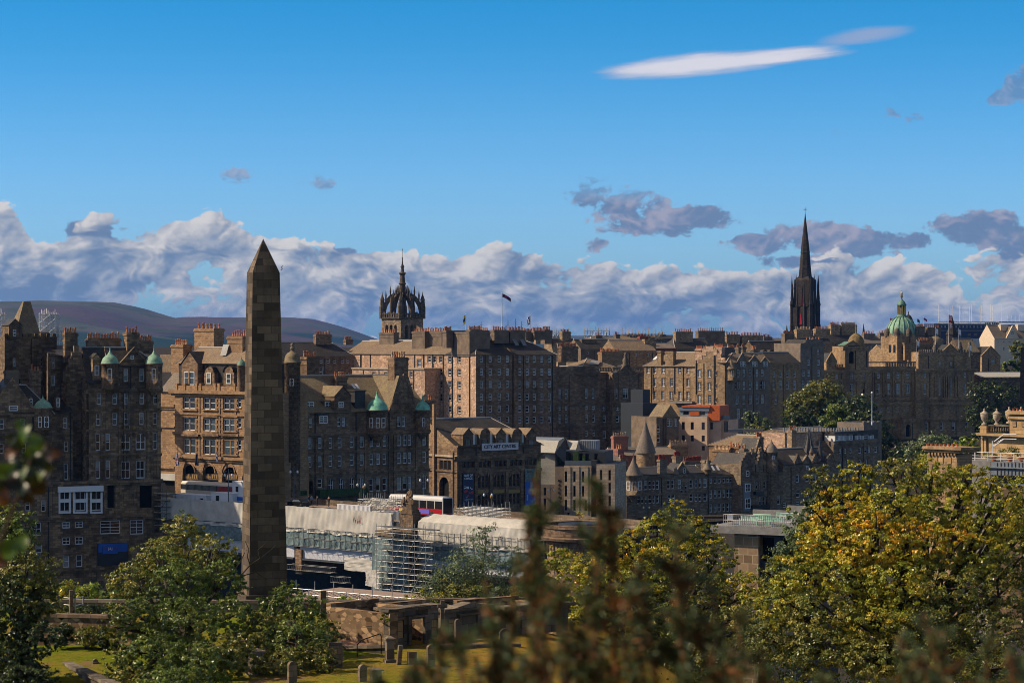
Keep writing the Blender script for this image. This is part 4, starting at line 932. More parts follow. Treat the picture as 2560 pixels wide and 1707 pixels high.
m = MB(); F.pbox(m, 1157, 1185, 1182, 1262, -.42, .1, 'flag_navy'); u0, u1 = F.u(1157), F.u(1185)
rr = random.Random(4)
for k in range(40):
    x, y = rr.uniform(1159, 1183), rr.uniform(1212, 1250); wq = rr.uniform(2, 6)
    if x+wq < 1184: F.pbox(m, x, x+wq, y, y+rr.uniform(1.5, 4), -.424-.003*k/10, .002, 'letter_white' if y < 1222 and k % 3 else ('letter_red' if 1222 < y < 1238 else 'blue_grey'))
o = m.build('banner', b.root); o['label'] = 'dark exhibition banner with white lettering'
text('OUT OF\nCHAOS', o, F.at(1171, 1192, -.47), F.yaw, .62, 'letter_white', bold=.008)
m = MB(); F.pbox(m, 1313, 1340, 1171, 1262, -.42, .1, 'plain_sky' if 'plain_sky' in MATS else 'sign_blue'); 
F.pbox(m, 1313, 1340, 1171, 1204, -.43, .008, 'net_teal'); F.pbox(m, 1313, 1328, 1204, 1238, -.43, .008, 'sign_blue'); F.pbox(m, 1330, 1340, 1192, 1240, -.44, .008, 'orange_panel'); F.pbox(m, 1326, 1332, 1204, 1226, -.45, .008, 'timber_board'); F.pbox(m, 1317, 1320, 1236, 1250, -.44, .008, 'timber_board')
o = m.build('banner', b.root); o['label'] = 'blue and turquoise exhibition banner'; text('John Bellany', o, F.at(1326.5, 1178.5, -.46), F.yaw, .36, 'letter_dark')
for px in (1152, 1190, 1228, 1268, 1306, 1344): b.pilaster(px, 6, 1176, 1290, proj=.25)
for px in (1190, 1230, 1270, 1309, 1346): b.pilaster(px, 6, 1140, 1172, proj=.2)
for px in (1208, 1247, 1286):
    m = MB(); R = 14.5/FPX*F.Y(px); u = F.u(px); zc = F.z(1192, px)
    for k in range(12):
        a0, a1 = math.pi*k/12, math.pi*(k+1)/12
        q = [(R*math.cos(a0), R*math.sin(a0)), (R*1.25*math.cos(a0), R*1.25*math.sin(a0)), (R*1.25*math.cos(a1), R*1.25*math.sin(a1)), (R*math.cos(a1), R*math.sin(a1))]
        b.C.hexa([F.p(u+x, -.2, zc+z) for x, z in q]+[F.p(u+x, -.003, zc+z) for x, z in q], 'brown_ashlar')
    F.pbox(b.C, px-14, px+14, 1223, 1232, -.05, .047, 'letter_gold')
m = MB(); F.pbox(m, 1133.5, 1136, 1130, 1285, -2.0, .25, 'iron_black'); m.build('drain_pipe', b.root)
b.done()

# ------------------------------------------------------------------ modern hotel on the market street
b = Bld('market_street_hotel', 'modern pale stone hotel with narrow slit windows and jagged metal roofs', 'hotel', (1388, 500), (1540, 497), 58, 'pale_stone', trim='pale_stone')
F = b.F
b.block(1410, 1477, 1163, d=0, depth=14, rows=[(1191, 27, 6, [1414.5, 1436, 1457.5], 'dark'), (1227, 27, 6, [1414.5, 1436, 1457.5], 'dark'), (1262, 27, 6, [1414.5, 1436, 1464], 'dark'), (1286, 10, 6, [1421], 'dark')])
b.block(1491, 1537, 1160, d=0, depth=14, rows=[(1187, 26, 6, [1502.5, 1524], 'dark'), (1219, 26, 6, [1502, 1524], 'dark'), (1252, 26, 6, [1524], 'dark')])
b.block(1388, 1410.5, 1166, d=.6, depth=13, m='harl_grey'); b.block(1477, 1491, 1150, d=1.5, depth=12, m='anthracite'); b.block(1350, 1389, 1210, d=1.5, depth=12, m='harl_grey', rows=[(1228, 20, 6, [1362], 'dark'), (1260, 30, 6, [1362], 'dark')])
for px in (1425, 1447, 1469): F.pbox(b.C, px-1, px+1, 1166, 1285, -.12, .117, 'pale_stone')
vb = b.block(1400, 1512, 1128, d=4, depth=10, zb=F.z(1168, 1450), m='anthracite', rows=[(1143, 22, 10, [1410, 1424, 1438, 1452, 1468, 1490], 'dark')])
m = MB(); F.pbox(m, 1412, 1478, 1151, 1162, .1, .08, 'glass_sky'); m.build('terrace_balustrade', b.root)
m = MB(); F.pbox(m, 1394, 1402, 1115, 1155, 3.0, .6, 'green_wall'); F.pbox(m, 1432, 1446, 1128, 1152, 3.2, .6, 'green_wall'); F.pbox(m, 1456, 1462, 1138, 1156, 3.2, .6, 'green_wall'); m.build('green_wall', b.root)
# jagged roofs: lit metal slopes with dark glazed ends
def shard(px0, px1, pxt, pyt, pye, d, depth, mm='tin_pale'):
    r = MB(); a, bq = F.at(px0, pye, d), F.at(px1, pye, d); c = F.at(pxt, pyt, d); back = Vector((F.n.x, F.n.y, 0))*depth
    a0 = a+back; r.poly([a, bq, c], 'anthracite'); r.poly([a, c, c+back, a+back], mm); r.poly([bq, bq+back, c+back, c], 'anthracite'); r.poly([a+back, c+back, bq+back], 'anthracite'); r.build('roof', b.root)
m = MB(); m.poly([F.at(1337, 1130, 2), F.at(1387, 1132, 1), F.at(1397, 1102, 5), F.at(1337, 1098, 6)], 'tin_pale'); m.poly([F.at(1387, 1132, 1), F.at(1415, 1160, 1), F.at(1415, 1094, 6), F.at(1397, 1102, 5)], 'anthracite'); m.poly([F.at(1337, 1098, 6), F.at(1397, 1102, 5), F.at(1412, 1093, 9), F.at(1340, 1092, 9)], 'zinc'); m.build('roof', b.root)
b.block(1340, 1388, 1131, d=2.1, depth=10, zb=F.z(1215, 1350), m='tin_pale')
m = MB(); m.poly([F.at(1415, 1094, 6), F.at(1424, 1124, 4), F.at(1440, 1124, 4), F.at(1446, 1101, 7), F.at(1418, 1100, 8)], 'tin_pale'); m.poly([F.at(1446, 1101, 7), F.at(1440, 1125, 4), F.at(1452, 1125, 4)], 'anthracite'); m.build('roof', b.root)
m = MB(); F.pbox(m, 1446, 1492, 1101, 1124, 7.5, 4, 'zinc')
for k in range(10): F.pbox(m, 1447+k*4.5, 1448.2+k*4.5, 1101, 1122, 7.35, .14, 'tin_pale')
m.build('roof', b.root)
for i, ch in enumerate('MARKET ST'):
    if ch != ' ': text(ch, b.root, F.at(1398, 1201+i*10.2, .52), F.yaw, .74, 'letter_dark', bold=.02)
b.done()
# ------------------------------------------------------------------ terraced street of turreted tenements
def rowhouse(label, A, B, px0, px1, eave, ridge, rows, chims=(), wall='grey_ashlar', roof='slate_dark', depth=11, zb=58, extra=None, hip=(0, 0), bands=(), name='tenement', trim=None, cat='building', group=None, left=(), right=(), ref=None, gm=None):
    b = Bld(name, label, cat, A, B, zb, wall, trim or wall, group)
    v = b.block(px0, px1, eave, d=0, depth=depth, rows=rows, left=left, right=right, ref=ref)
    if ridge: b.gable(v, ridge, roof, hipL=hip[0], hipR=hip[1], ref=(px0+px1)/2, gm=gm)
    b.band(px0, px1, eave, 4, .3)
    for py in bands: b.band(px0, px1, py, 3, .15)
    for c in chims: b.chimney(*c[:4], **(c[4] if len(c) > 4 else {}))
    if extra: extra(b, v)
    b.done(); return b
MA, MBp = (1555, 520), (1850, 536)
def ex1(b, v):
    b.turret(1584, 40, 1187, 1236, -.6, [(1.15, 0), (.92, .35), (.5, 1.2), (.14, 2.0), (.06, 2.3), (.1, 2.4), (.02, 2.9)], 'slate_grey', wall='grey_ashlar', rows=[(1213, 22, 9, [1570, 1585, 1599])])
    b.turret(1689, 16, 1184, 1186, -.2, [(1.2, 0), (.9, .4), (.4, 1.6), (.02, 3.1)], 'slate_grey', wall='grey_ashlar', corbel=False)
    b.fgable(1689, 1722, 1184, 1158, 5, -.1, step=False, win=[(1176, 12, 6, [1710])])
rowhouse('three-storey tenement with a cone-roofed corner turret and two small spires', MA, MBp, 1566, 1769, 1187, 1166, [(1213, 22, 9, [1620-5, 1620+5, 1639-5, 1639+5, 1672, 1682, 1699, 1728, 1741, 1750, 1763]), (1224, 20, 9, [1705, 1715]), (1248, 22, 9, [1597, 1606, 1615, 1625, 1634, 1644, 1674, 1684, 1728, 1741, 1750, 1763]), (1286, 26, 9, [1597, 1606, 1617, 1628, 1674, 1684, 1705, 1728, 1741, 1750, 1763])],
    [(1552, 1569, 1146, 1195, dict(d=1.5, pots=4, pm='pot_red')), (1650, 1667, 1148, 1192, dict(d=-.25, depth=1.2, pots=5, pm='pot_red')), (1690, 1706, 1140, 1165, dict(d=7, pots=5, pm='pot_red')), (1713, 1760, 1152, 1166, dict(d=9, pots=14, pm='pot_red')), (1762, 1776, 1150, 1200, dict(d=.3, pots=0))], extra=ex1, bands=(1232, 1268), zb=60)
def exp2(b, v): 
    b.turret(1769, 20, 1172, 1184, -.3, [(1.1, 0), (.8, .6), (.3, 1.9), (.05, 3.0), (.02, 3.4)], 'slate_grey', wall='grey_ashlar', corbel=False)
    for px in (1783, 1795, 1818, 1829):
        m = MB(); u = b.F.u(px, 2); z = v['z1']+1.2; m.poly([b.F.p(u-.3, 1.6, z-.25), b.F.p(u+.3, 1.6, z-.25), b.F.p(u+.3, 2.6, z+.75), b.F.p(u-.3, 2.6, z+.75)], 'white_paint'); m.build('skylight', b.root)
rowhouse('plain four-storey tenement with narrow even windows and white skylights', MA, MBp, 1772, 1851, 1187, 1160, [(1199, 18, 7, [1777.5, 1788.5, 1799, 1810, 1820, 1829, 1842]), (1235, 20, 7, [1777.5, 1788.5, 1799, 1810, 1820, 1829, 1842]), (1269, 22, 7, [1777.5, 1788.5, 1799, 1810, 1820, 1829, 1842])], [], extra=exp2, bands=(1217, 1252), zb=60)
def ex4(b, v):
    b.fgable(1853, 1883, 1160, 1133, 9, -.05, step=True, win=[(1184, 14, 8, [1868])]); m = MB(); b.F.pbox(m, 1861, 1876, 1207, 1276, -.5, .48, 'blue_grey'); m.build('bay_window', b.root); b.stuck_windows(-.52, [(1219, 20, 13, [1868.5], 'sash2'), (1258, 26, 13, [1868.5], 'sash2')])
    b.chimney(1860, 1870, 1122, 1140, 1, 1.4, 3)
rowhouse('narrow crow-stepped gable house with a blue-grey painted bay', (1853, 533), (1884, 536), 1852, 1884, 1160, None, [(1184, 14, 8, [1868])], [], zb=60, extra=ex4)
def ex5(b, v):
    b.turret(1929, 30, 1129, 1178, -.4, [(1.12, 0), (1.05, .15), (.95, .5), (.62, 1.0), (.3, 1.35), (.1, 1.7), (.03, 2.1)], 'slate_grey', wall='grey_ashlar', rows=[(1143, 10, 6, [1932])]); b.turret(1929, 28, 1175, 1290, -.2, None, wall='grey_ashlar', corbel=False, name='stair_tower')
    b.fgable(1888, 1910, 1135, 1095, 6, 1.0, m='slate_dark', step=False)
    for px, t in ((1884, 1130), (1894, 1160), (1903, 1128), (1914, 1160)): b.chimney(px-4, px+4, t, 1184, -.1, 1.0, 3, pm='pot_buff')
    b.chimney(1896, 1909, 1092, 1130, 3, 1.5, 4)
    m = MB(); b.F.pbox(m, 1889, 1910, 1228, 1237, -.8, .78, 'anthracite'); b.F.pbox(m, 1880, 1942, 1262, 1272, -.9, .85, 'iron_black'); m.build('balcony', b.root)
    for i in range(8): b.F.pbox(b.C, 1881+i*5, 1884+i*5, 1180, 1186, -.4, .4, 'grey_ashlar')
rowhouse('baronial house with a domed round stair tower and tall paired chimneys', (1884, 536), (1957, 541), 1884, 1957, 1180, 1128, [(1213, 18, 7, [1893, 1898, 1912, 1917]), (1252, 22, 8, [1901, 1909, 1917]), (1249, 22, 9, [1947])], [], extra=ex5, zb=60)
def ex6(b, v):
    F = b.F; c = F.at(2022, 1152, 4); R = 21/FPX*c.y; s = MB(); s.lathe(c, [(R*1.1, 0), (R*.8, R*.9), (R*.5, R*1.9), (R*.22, R*3.0), (R*.02, R*4.05), (.05, R*4.3)], 'slate_dark', 8, smooth=False, rot=.3); s.lathe(c, [(R, -6), (R, 0)], 'grey_ashlar', 8, smooth=False, rot=.3); s.build('spire', b.root)
    s = MB()
    for k in range(8):
        a = .3+k*math.pi/4; s.tube((c.x+R*1.1*math.cos(a), c.y+R*1.1*math.sin(a), c.z), (c.x, c.y, c.z+R*4.05), .12, 'lead', 4, .04)
    s.build('spire_ribs', b.root)
    c = F.at(2050, 1151, 1); R = 11/FPX*c.y; s = MB(); s.lathe(c, [(R*1.1, 0), (R*.6, R*2), (.04, R*4.7)], 'slate_dark', 8, smooth=False); s.build('pinnacle', b.root)
    b.fgable(1986, 2004, 1160, 1138, 4, -.1, step=True); b.fgable(2006, 2028, 1158, 1140, 5, -.3, win=[(1168, 8, 6, [2017])]); b.fgable(2030, 2048, 1158, 1138, 4, -.1, step=True); b.fgable(2066, 2088, 1165, 1138, 6, -.4)
    b.turret(2030, 14, 1128, 1150, 2, CONE, 'slate_dark', wall='grey_ashlar', corbel=False)
    b.chimney(1980, 1990, 1075, 1130, 7, 1.6, 3, m='rubble_brown')
rowhouse('many-gabled baronial block with a tall ribbed slate spire', (1957, 541), (2090, 553), 1957, 2090, 1160, 1118, [(1198, 18, 9, [1961, 1994, 2018, 2036]), (1235, 20, 10, [1962, 1995, 2019, 2040]), (1196, 16, 7, [2075, 2081]), (1262, 12, 9, [1962, 1995])], [], extra=ex6, zb=60, bands=(1222,))
def ex7(b, v):
    vm = b.block(2086, 2196, 1080, d=1.5, depth=9, zb=v['z1'], m='slate_dark')
    for px, w in ((2092, 10), (2102, 8), (2112, 8), (2127, 9), (2147, 9), (2164, 14), (2180, 9)): b.dormer(px, w, 1085, 1102, .8, 3, 'flat', (1094, 12, w-3, [px], 'sash2'), wall='white_frame')
    for i in range(34): b.F.pbox(b.C, 1960+i*6.6, 1961.5+i*6.6, 1069, 1079, 4, .3, 'lead')
    b.block(2160, 2204, 1056, d=3, depth=8, m='harl_grey')
    for i in range(4): b.F.pbox(b.C, 2160+i*12, 2166+i*12, 1052, 1058, 2.9, .5, 'harl_grey')
    u0, u1 = b.F.u(1960, 5), b.F.u(2086, 5)
    w = b.block(1962, 2086, 1082, d=5, depth=8, m='rubble_gold', right=()); b.gable(w, 1068, 'slate_grey', ref=2020, rm='ridge')
rowhouse('long grey office block with white dormers in a slate mansard and a square end tower', (2082, 566), (2204, 583), 2084, 2200, 1103, None, [(1128, 12, 6, [2101, 2114, 2127]), (1126, 14, 8, [2150, 2165, 2172, 2190]), (1160, 14, 6, [2101, 2114, 2127, 2150, 2165]), (1195, 14, 6, [2101, 2114, 2127, 2150, 2165])], [], extra=ex7, zb=62, bands=(1111,))

# ------------------------------------------------------------------ between the street and the ridge
def exG(b, v):
    c = W(1614, 1130, 552); R = 26/FPX*552; s = MB(); s.lathe(c, [(R*.88, -8), (R*.88, 0)], 'rubble_brown', 20); s.build('round_tower', b.root)
    s = MB(); s.lathe(c, [(R, -.2), (R*.97, .2), (R*.5, R*1.5), (R*.03, R*2.95), (.02, R*3.1)], 'slate_grey', 24); s.build('cone_roof', b.root)
rowhouse('low slate-roofed house with a big pale cone-topped round tower', (1530, 556), (1700, 562), 1540, 1700, 1138, 1118, [(1150, 12, 7, [1560, 1620])], [(1534, 1570, 1090, 1125, dict(d=3, pots=6, pm='pot_buff')), (1677, 1720, 1112, 1140, dict(d=4, pots=10, pm='pot_buff', m='gold_ashlar'))], wall='pink_stone', roof='slate_grey', zb=60, extra=exG)
rowhouse('pinkish crow-stepped house beside the modern pale hotel', (1500, 538), (1562, 543), 1532, 1562, 1150, 1130, [(1165, 14, 8, [1545])], [(1545, 1560, 1122, 1140, dict(d=3, pots=3))], wall='pink_stone', roof='slate_grey', zb=60)
rowhouse('sunlit house with a long brown roof and a broad buff chimney', (1770, 575), (1920, 566), 1772, 1912, 1112, 1086, [(1124, 14, 7, [1853])], [(1781, 1822, 1124, 1165, dict(d=-3, pots=12, pm='pot_buff', m='gold_ashlar')), (1820, 1846, 1116, 1150, dict(d=-1.5, pots=4, m='gold_ashlar'))], wall='gold_ashlar', roof='slate_brown', zb=60, hip=(5, 0))
rowhouse('house with a grey brown roof in front of the green hillside trees', (1905, 590), (2040, 584), 1905, 2010, 1110, 1088, [], [(1980, 1992, 1075, 1096, dict(d=5, pots=3))], wall='gold_ashlar', roof='slate_brown', zb=60)
m = thing('roof_glazing', W(1840, 1076, 582), 'pale green glazed strip along the brown roof', 'skylight'); mb = MB(); mb.hexa([W(1820, 1080, 582), W(1908, 1080, 582), W(1908, 1078, 585), W(1820, 1078, 585), W(1820, 1073, 582), W(1908, 1073, 582), W(1908, 1071, 585), W(1820, 1071, 585)], 'glass_sky'); mb.build('glass_panel', m)
# cream building with the orange box
b = Bld('studio_building', 'cream rendered building with a bright orange box on its roof', 'building', (1698, 600), (1769, 597), 60, 'cream_render', trim='cream_render'); F = b.F
v = b.block(1697, 1768, 1040, d=0, depth=10, rows=[(1064, 19, 8, [1708, 1730.5, 1758], 'dark'), (1095, 15, 8, [1708, 1730.5, 1758], 'dark'), (1120, 12, 8, [1758], 'dark')], cap='concrete')
b.block(1768, 1802, 1050, d=2.0, depth=9, rows=[(1064, 18, 8, [1779], 'dark')]); b.block(1802, 1823, 1049, d=3, depth=8, rows=[(1066, 28, 10, [1815], 'dark')])
b.block(1698, 1770, 1021, d=1.2, depth=8, zb=F.z(1040, 1700), m='zinc', rows=[(1031.5, 11, 14, [1715], 'dark'), (1032, 11, 12, [1756], 'dark')]); o = MB(); F.pbox(o, 1724, 1747, 1027.5, 1038, 1.0, .19, 'orange_panel'); F.pbox(o, 1704, 1775, 1014, 1018.5, .7, 8.5, 'orange_panel'); F.pbox(o, 1697, 1773, 1018.6, 1027, .9, .28, 'blue_grey'); F.pbox(o, 1770.2, 1799, 1014, 1051, 1.2, 8, 'orange_panel'); o.build('orange_panel', b.root)
o = MB(); F.pbox(o, 1800, 1824, 1038, 1048, 2.9, .08, 'glass_sky'); o.build('balustrade', b.root); b.done()
rowhouse('narrow house with a pyramid-roofed wooden lookout beside the cream building', (1640, 590), (1698, 594), 1641, 1697, 1042, None, [(1072, 18, 9, [1630, 1647, 1672, 1690]), (1095, 20, 9, [1647, 1676, 1690])], [], wall='harl_brown', zb=60,
    extra=lambda b, v: (b.block(1667, 1695, 1044, d=-.6, depth=5, rows=[(1056, 18, 14, [1675], 'grid'), (1056, 18, 8, [1690], 'grid')], zb=v['zb']), b.fgable(1656, 1697, 1042, 1012, 6, -.7, m='slate_moss', cope=False, gm='slate_moss')))
rowhouse('slim dark metal-clad block with stepped roof against the sunlit tenement', (1606, 598), (1640, 600), 1607, 1641, 1008, None, [(1030, 14, 5, [1632], 'dark')], [], wall='anthracite', zb=60, extra=lambda b, v: b.block(1607, 1625, 974, d=2, depth=6, zb=v['zb']))
rowhouse('plain harled house half hidden behind the cone-topped tower', (1607, 596), (1662, 598), 1607, 1662, 1046, None, [(1066, 18, 8, [1622, 1630, 1648]), (1092, 20, 9, [1648])], [], wall='harl_brown', zb=60)

# ------------------------------------------------------------------ the tall ten-storey block and its neighbours
b = Bld('municipal_block', 'very tall plain stone block, sunlit on one side, with rows of white sashes', 'building', (1190, 612), (1390, 625), 66, 'brown_ashlar', trim='brown_ashlar'); F = b.F
colsA = [1204, 1226, 1248.5, 1269]; colsB = [1300, 1318.5, 1336, 1355, 1374]
v = b.block(1190, 1281, 886, d=0, depth=16, rows=[(898, 16, 8, colsA), (930, 17, 8, colsA), (961, 17, 8, colsA), (992, 17, 8, colsA), (1022, 17, 8, colsA), (1050, 16, 8, colsA)], sides='R')
v2 = b.block(1286, 1390, 886, d=-.4, depth=16, ref=1290, rows=[(898, 16, 8, colsB), (930, 17, 8, colsB), (961, 17, 8, colsB), (992, 17, 8, colsB), (1022, 17, 8, colsB), (1050, 16, 8, colsB)], right=[(930, 17, 6, [1394])])
b.block(1281, 1286, 890, d=1.5, depth=12, m='dark_ashlar')
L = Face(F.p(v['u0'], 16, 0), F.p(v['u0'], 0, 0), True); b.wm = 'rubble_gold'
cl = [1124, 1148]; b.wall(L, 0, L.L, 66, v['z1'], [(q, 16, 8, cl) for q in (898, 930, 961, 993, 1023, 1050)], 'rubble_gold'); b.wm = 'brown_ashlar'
L.pbox(b.C, 1172, 1174, 890, 1060, -.2, .19, 'iron_black'); L.pbox(b.C, 1129, 1131, 888, 1060, -.2, .19, 'iron_black')
g = b.gable(v, 850, 'slate_dark', hipL=5, ref=1230); b.gable(v2, 850, 'slate_dark', ref=1330, hipR=5)
# the rendered gable block standing on the sunlit side
L.box(b.W, L.u(1131), L.u(1176), -.3, 6, v['z1']-.5, L.z(831, 1150), 'harl_brown'); b.chimney(1134, 1176, 826, 834, 11, 2, 0, m='harl_brown'); 
L.box(b.C, L.u(1130), L.u(1177), -.5, 6.2, L.z(833, 1150), L.z(830, 1150), 'harl_grey')
for c in ((1116, 1133, 826, 870, 11, 8), (1176, 1206, 824, 862, 8, 9), (1200, 1225, 826, 850, 14, 5), (1236, 1272, 825, 858, 5, 8), (1276, 1314, 826, 858, 5, 10), (1315, 1335, 830, 855, 9, 6), (1336, 1362, 827, 850, 8, 7), (1362, 1380, 825, 860, 10, 5)): b.chimney(*c[:4], d=c[4], depth=2.2, pots=c[5], m='harl_brown')
for px in (1290, 1309): 
    o = MB(); u = F.u(px, 4); z = v2['z1']+3; o.poly([F.p(u-.7, 3, z-.6), F.p(u+.5, 3, z-.6), F.p(u+.5, 6, z+2.0), F.p(u-.7, 6, z+2.0)], 'lead'); o.build('skylight', b.root)
b.done()
b = Bld('courtyard_range', 'long sunlit rubble range with a plain brown slate roof below the crown spire', 'building', (860, 655), (1122, 626), 70, 'rubble_gold', trim='rubble_gold'); F = b.F
v = b.block(862, 1122, 884, d=0, depth=14, rows=[(898, 16, 8, [1073, 1087, 1102]), (930, 17, 8, [1073, 1087, 1102]), (961, 17, 8, [1073, 1087, 1102]), (993, 17, 8, [1073, 1087, 1102]), (908, 18, 9, [1048])], ref=1000, zb=66)
b.gable(v, 852, 'slate_brown', ref=990)
for px in (900, 976, 1057, 1080, 1115): F.pbox(b.C, px, px+2, 886, 1010, -.2, .19, 'iron_black')
vl = b.block(880, 1062, 922, d=-6, depth=6, rows=[(934, 8, 8, [935, 965]), (936, 13, 7, [1028]), (964, 13, 7, [1028])], m='rubble_gold'); F.box(b.C, F.u(880, -6), F.u(1062, -6), -6.3, -.01, vl['z1'], vl['z1']+.4, 'pale_stone')
for c in ((948, 984, 831, 862, 5, 7), (1030, 1062, 828, 878, 2.5, 8), (1063, 1104, 828, 872, 4, 10)): b.chimney(*c[:4], d=c[4], depth=2.0, pots=c[5], m='harl_brown', pm='pot_clay')
b.done()
rowhouse('brown building with dark slate pavilion roofs seen past the obelisk', (700, 640), (885, 652), 700, 885, 890, 855, [(902, 12, 8, [762, 790, 803, 821, 837, 857, 870]), (930, 24, 8, [762, 803]), (936, 12, 8, [868])], [(790, 829, 836, 862, dict(d=5, pots=10)), (865, 882, 849, 862, dict(d=8, pots=6))], wall='brown_ashlar', zb=70, depth=14, hip=(0, 4))
rowhouse('grey slate roofed house with stone chimneys by the crown spire', (870, 700), (1010, 690), 900, 1010, 880, 850, [], [(989, 995, 845, 860, dict(d=6, pots=2))], wall='rubble_brown', roof='slate_brown', zb=72)
# library-like blocks right of it
b = Bld('library_block', 'shaded classical block with a pediment, balustrades and round portholes', 'building', (1384, 629), (1606, 645), 64, 'brown_ashlar', trim='brown_ashlar'); F = b.F
v = b.block(1384, 1497, 930, d=2, depth=16, rows=[(985, 24, 7, [1400, 1416, 1466, 1483]), (1019, 12, 7, [1400, 1416, 1467, 1484]), (1047, 20, 7, [1400, 1416, 1467, 1484]), (1083, 14, 7, [1467, 1485])])
v2 = b.block(1497, 1531, 932, d=3, depth=14, rows=[(1020, 14, 8, [1510], 'arch'), (1047, 18, 8, [1511]), (1086, 20, 9, [1511])])
v3 = b.block(1531, 1606, 932, d=0, depth=16, rows=[(984, 23, 7, [1541, 1587]), (984, 25, 14, [1564], 'sash2'), (1019, 13, 8, [1545, 1567, 1590], 'arch'), (1047, 18, 8, [1544, 1567, 1589]), (1086, 20, 8, [1545, 1567, 1590])])
for q in (930, 1005, 1060): b.band(1384, 1497, q, 5, .5, d=2); b.band(1531, 1606, q+1, 5, .5); b.band(1497, 1531, q+1, 5, .4, d=3)
b.fgable(1546, 1586, 931, 912, 4, -.6, m='lead_dark')
m = MB(); c = F.at(1564, 912, -.2)
m.lathe(c, [(1.0, -.5), (1.2, 0), (.7, .4), (.9, 1.2), (.55, 1.9), (.3, 2.4), (.45, 2.8), (.35, 3.2), (.1, 3.5)], 'tomb_stone', 10); m.build('statue', b.root)
for px in list(range(1500, 1606, 4)): F.pbox(b.C, px, px+2, 920, 927, -.1 if px > 1531 else 2.9, .3, 'grey_ashlar')
F.box(b.C, F.u(1497, 2.9), F.u(1606, 0), 2.8, 3.3, F.z(920, 1500, 3), F.z(917, 1500, 3), 'grey_ashlar') if False else None
F.pbox(b.C, 1531, 1606, 917, 920, -.15, .5, 'grey_ashlar'); F.pbox(b.C, 1384, 1497, 916, 930, 2.3, .8, 'brown_ashlar')
for px in (1537, 1550, 1578, 1600): b.pilaster(px, 5, 940, 1000)
hp = b.block(1455, 1540, 918, d=6, depth=10, zb=v['z1']); b.gable(hp, 896, 'slate_brown', hipL=5, hipR=6, ref=1500)
m = MB(); m.poly([F.at(1470, 910, 6.5), F.at(1497, 910, 6.5), F.at(1502, 901, 9), F.at(1478, 901, 9)], 'glass_blind'); m.build('skylight', b.root)
b.chimney(1405, 1445, 866, 905, 8, 2.2, 14); b.chimney(1505, 1552, 880, 920, 9, 2.0, 14, m='gold_ashlar'); b.block(1423, 1455, 915, d=4, depth=5, zb=v['z1'], m='white_paint'); b.done()
# sunlit tenement with crow steps
b = Bld('ridge_tenement', 'sunlit rubble tenement with small-paned windows, skylights and a tall crow-stepped gable', 'building', (1608, 690), (1815, 672), 74, 'rubble_brown', trim='rubble_gold'); F = b.F
v = b.block(1610, 1740, 914, d=0, depth=14, rows=[(924, 18, 8, [1620, 1637, 1658, 1699, 1720], 'grid'), (955, 21, 8, [1637, 1658, 1679, 1720], 'grid'), (988, 22, 8, [1637, 1657, 1678, 1700, 1720], 'grid')], right=())
b.gable(v, 880, 'slate_brown', hipL=5, ref=1680)
for px in (1637, 1655, 1692, 1712, 1730):
    o = MB(); u = F.u(px, 4); z = v['z1']+(v['zr']-v['z1'])*.62; k = (v['zr']-v['z1'])/7
    o.poly([F.p(u-.5, 3.4, z-.75), F.p(u+.5, 3.4, z-.75), F.p(u+.7, 5.2, z+1.8*k-.7), F.p(u-.3, 5.2, z+1.8*k-.7)], 'white_paint'); o.build('skylight', b.root)
b.chimney(1643, 1652, 877, 915, -.1, 1.5, 0, m='rubble_brown'); b.chimney(1663, 1683, 878, 915, -.1, 1.5, 0, m='rubble_brown')
vg = b.block(1738, 1812, 905, d=-1.5, depth=12, rows=[(908, 12, 6, [1753, 1772], 'grid'), (933, 19, 8, [1748, 1773], 'grid'), (965, 20, 8, [1748, 1773], 'grid'), (998, 22, 8, [1748, 1774], 'grid'), (933, 8, 4, [1790]), (965, 8, 4, [1790]), (1000, 8, 4, [1790])])
b.fgable(1738, 1812, 905, 868, 12, -1.5, step=True, flat=.35); b.chimney(1738, 1752, 872, 900, -1.4, 1.4, 5); b.chimney(1754, 1767, 872, 890, -1.3, 1.4, 4); b.chimney(1782, 1804, 868, 890, -1.3, 1.6, 8)
F.pbox(b.C, 1784, 1786.5, 888, 1015, -1.75, .24, 'iron_black'); F.pbox(b.C, 1739, 1740.5, 900, 985, -1.75, .24, 'iron_black'); F.pbox(b.C, 1631, 1632.5, 916, 985, -.2, .19, 'iron_black'); F.pbox(b.C, 1685, 1686.5, 916, 985, -.2, .19, 'iron_black')
m = MB(); F.pbox(m, 1675, 1730, 1003, 1008, -2.5, 2.4, 'concrete')
for i in range(19): F.pbox(m, 1675+i*3, 1675.6+i*3, 996, 1003, -2.5, .06, 'iron_black')
F.pbox(m, 1675, 1730, 995.5, 996.5, -2.5, .06, 'iron_black'); m.build('balcony', b.root); b.done()
b = Bld('gothic_college', 'shaded row of dark gothic gables with a cone-capped corner turret', 'building', (1813, 669), (1925, 678), 72, 'harl_grey', trim='grey_ashlar'); F = b.F
xs = [1843, 1860, 1876, 1893, 1906]; v = b.block(1815, 1925, 905, d=0, depth=7, sides='R', rows=[(933, 18, 7, [1846, 1860, 1876, 1893, 1906]), (963, 20, 7, [1841, 1846, 1860, 1876, 1893, 1904, 1909]), (999, 22, 8, xs), (1034, 26, 9, [1846, 1862])])
b.gable(v, 882, 'slate_brown', ref=1860, hipL=5)
for a0, a1, t in ((1842, 1870, 884), (1872, 1900, 890), (1902, 1922, 895)): b.fgable(a0, a1, 908, t, 6, -.2, win=[(910, 13, 5, [(a0+a1)/2-3, (a0+a1)/2+4])])
b.turret(1828, 22, 921, 950, -.3, CONE, 'slate_brown', wall='rubble_brown', rows=[(934, 16, 6, [1831])])
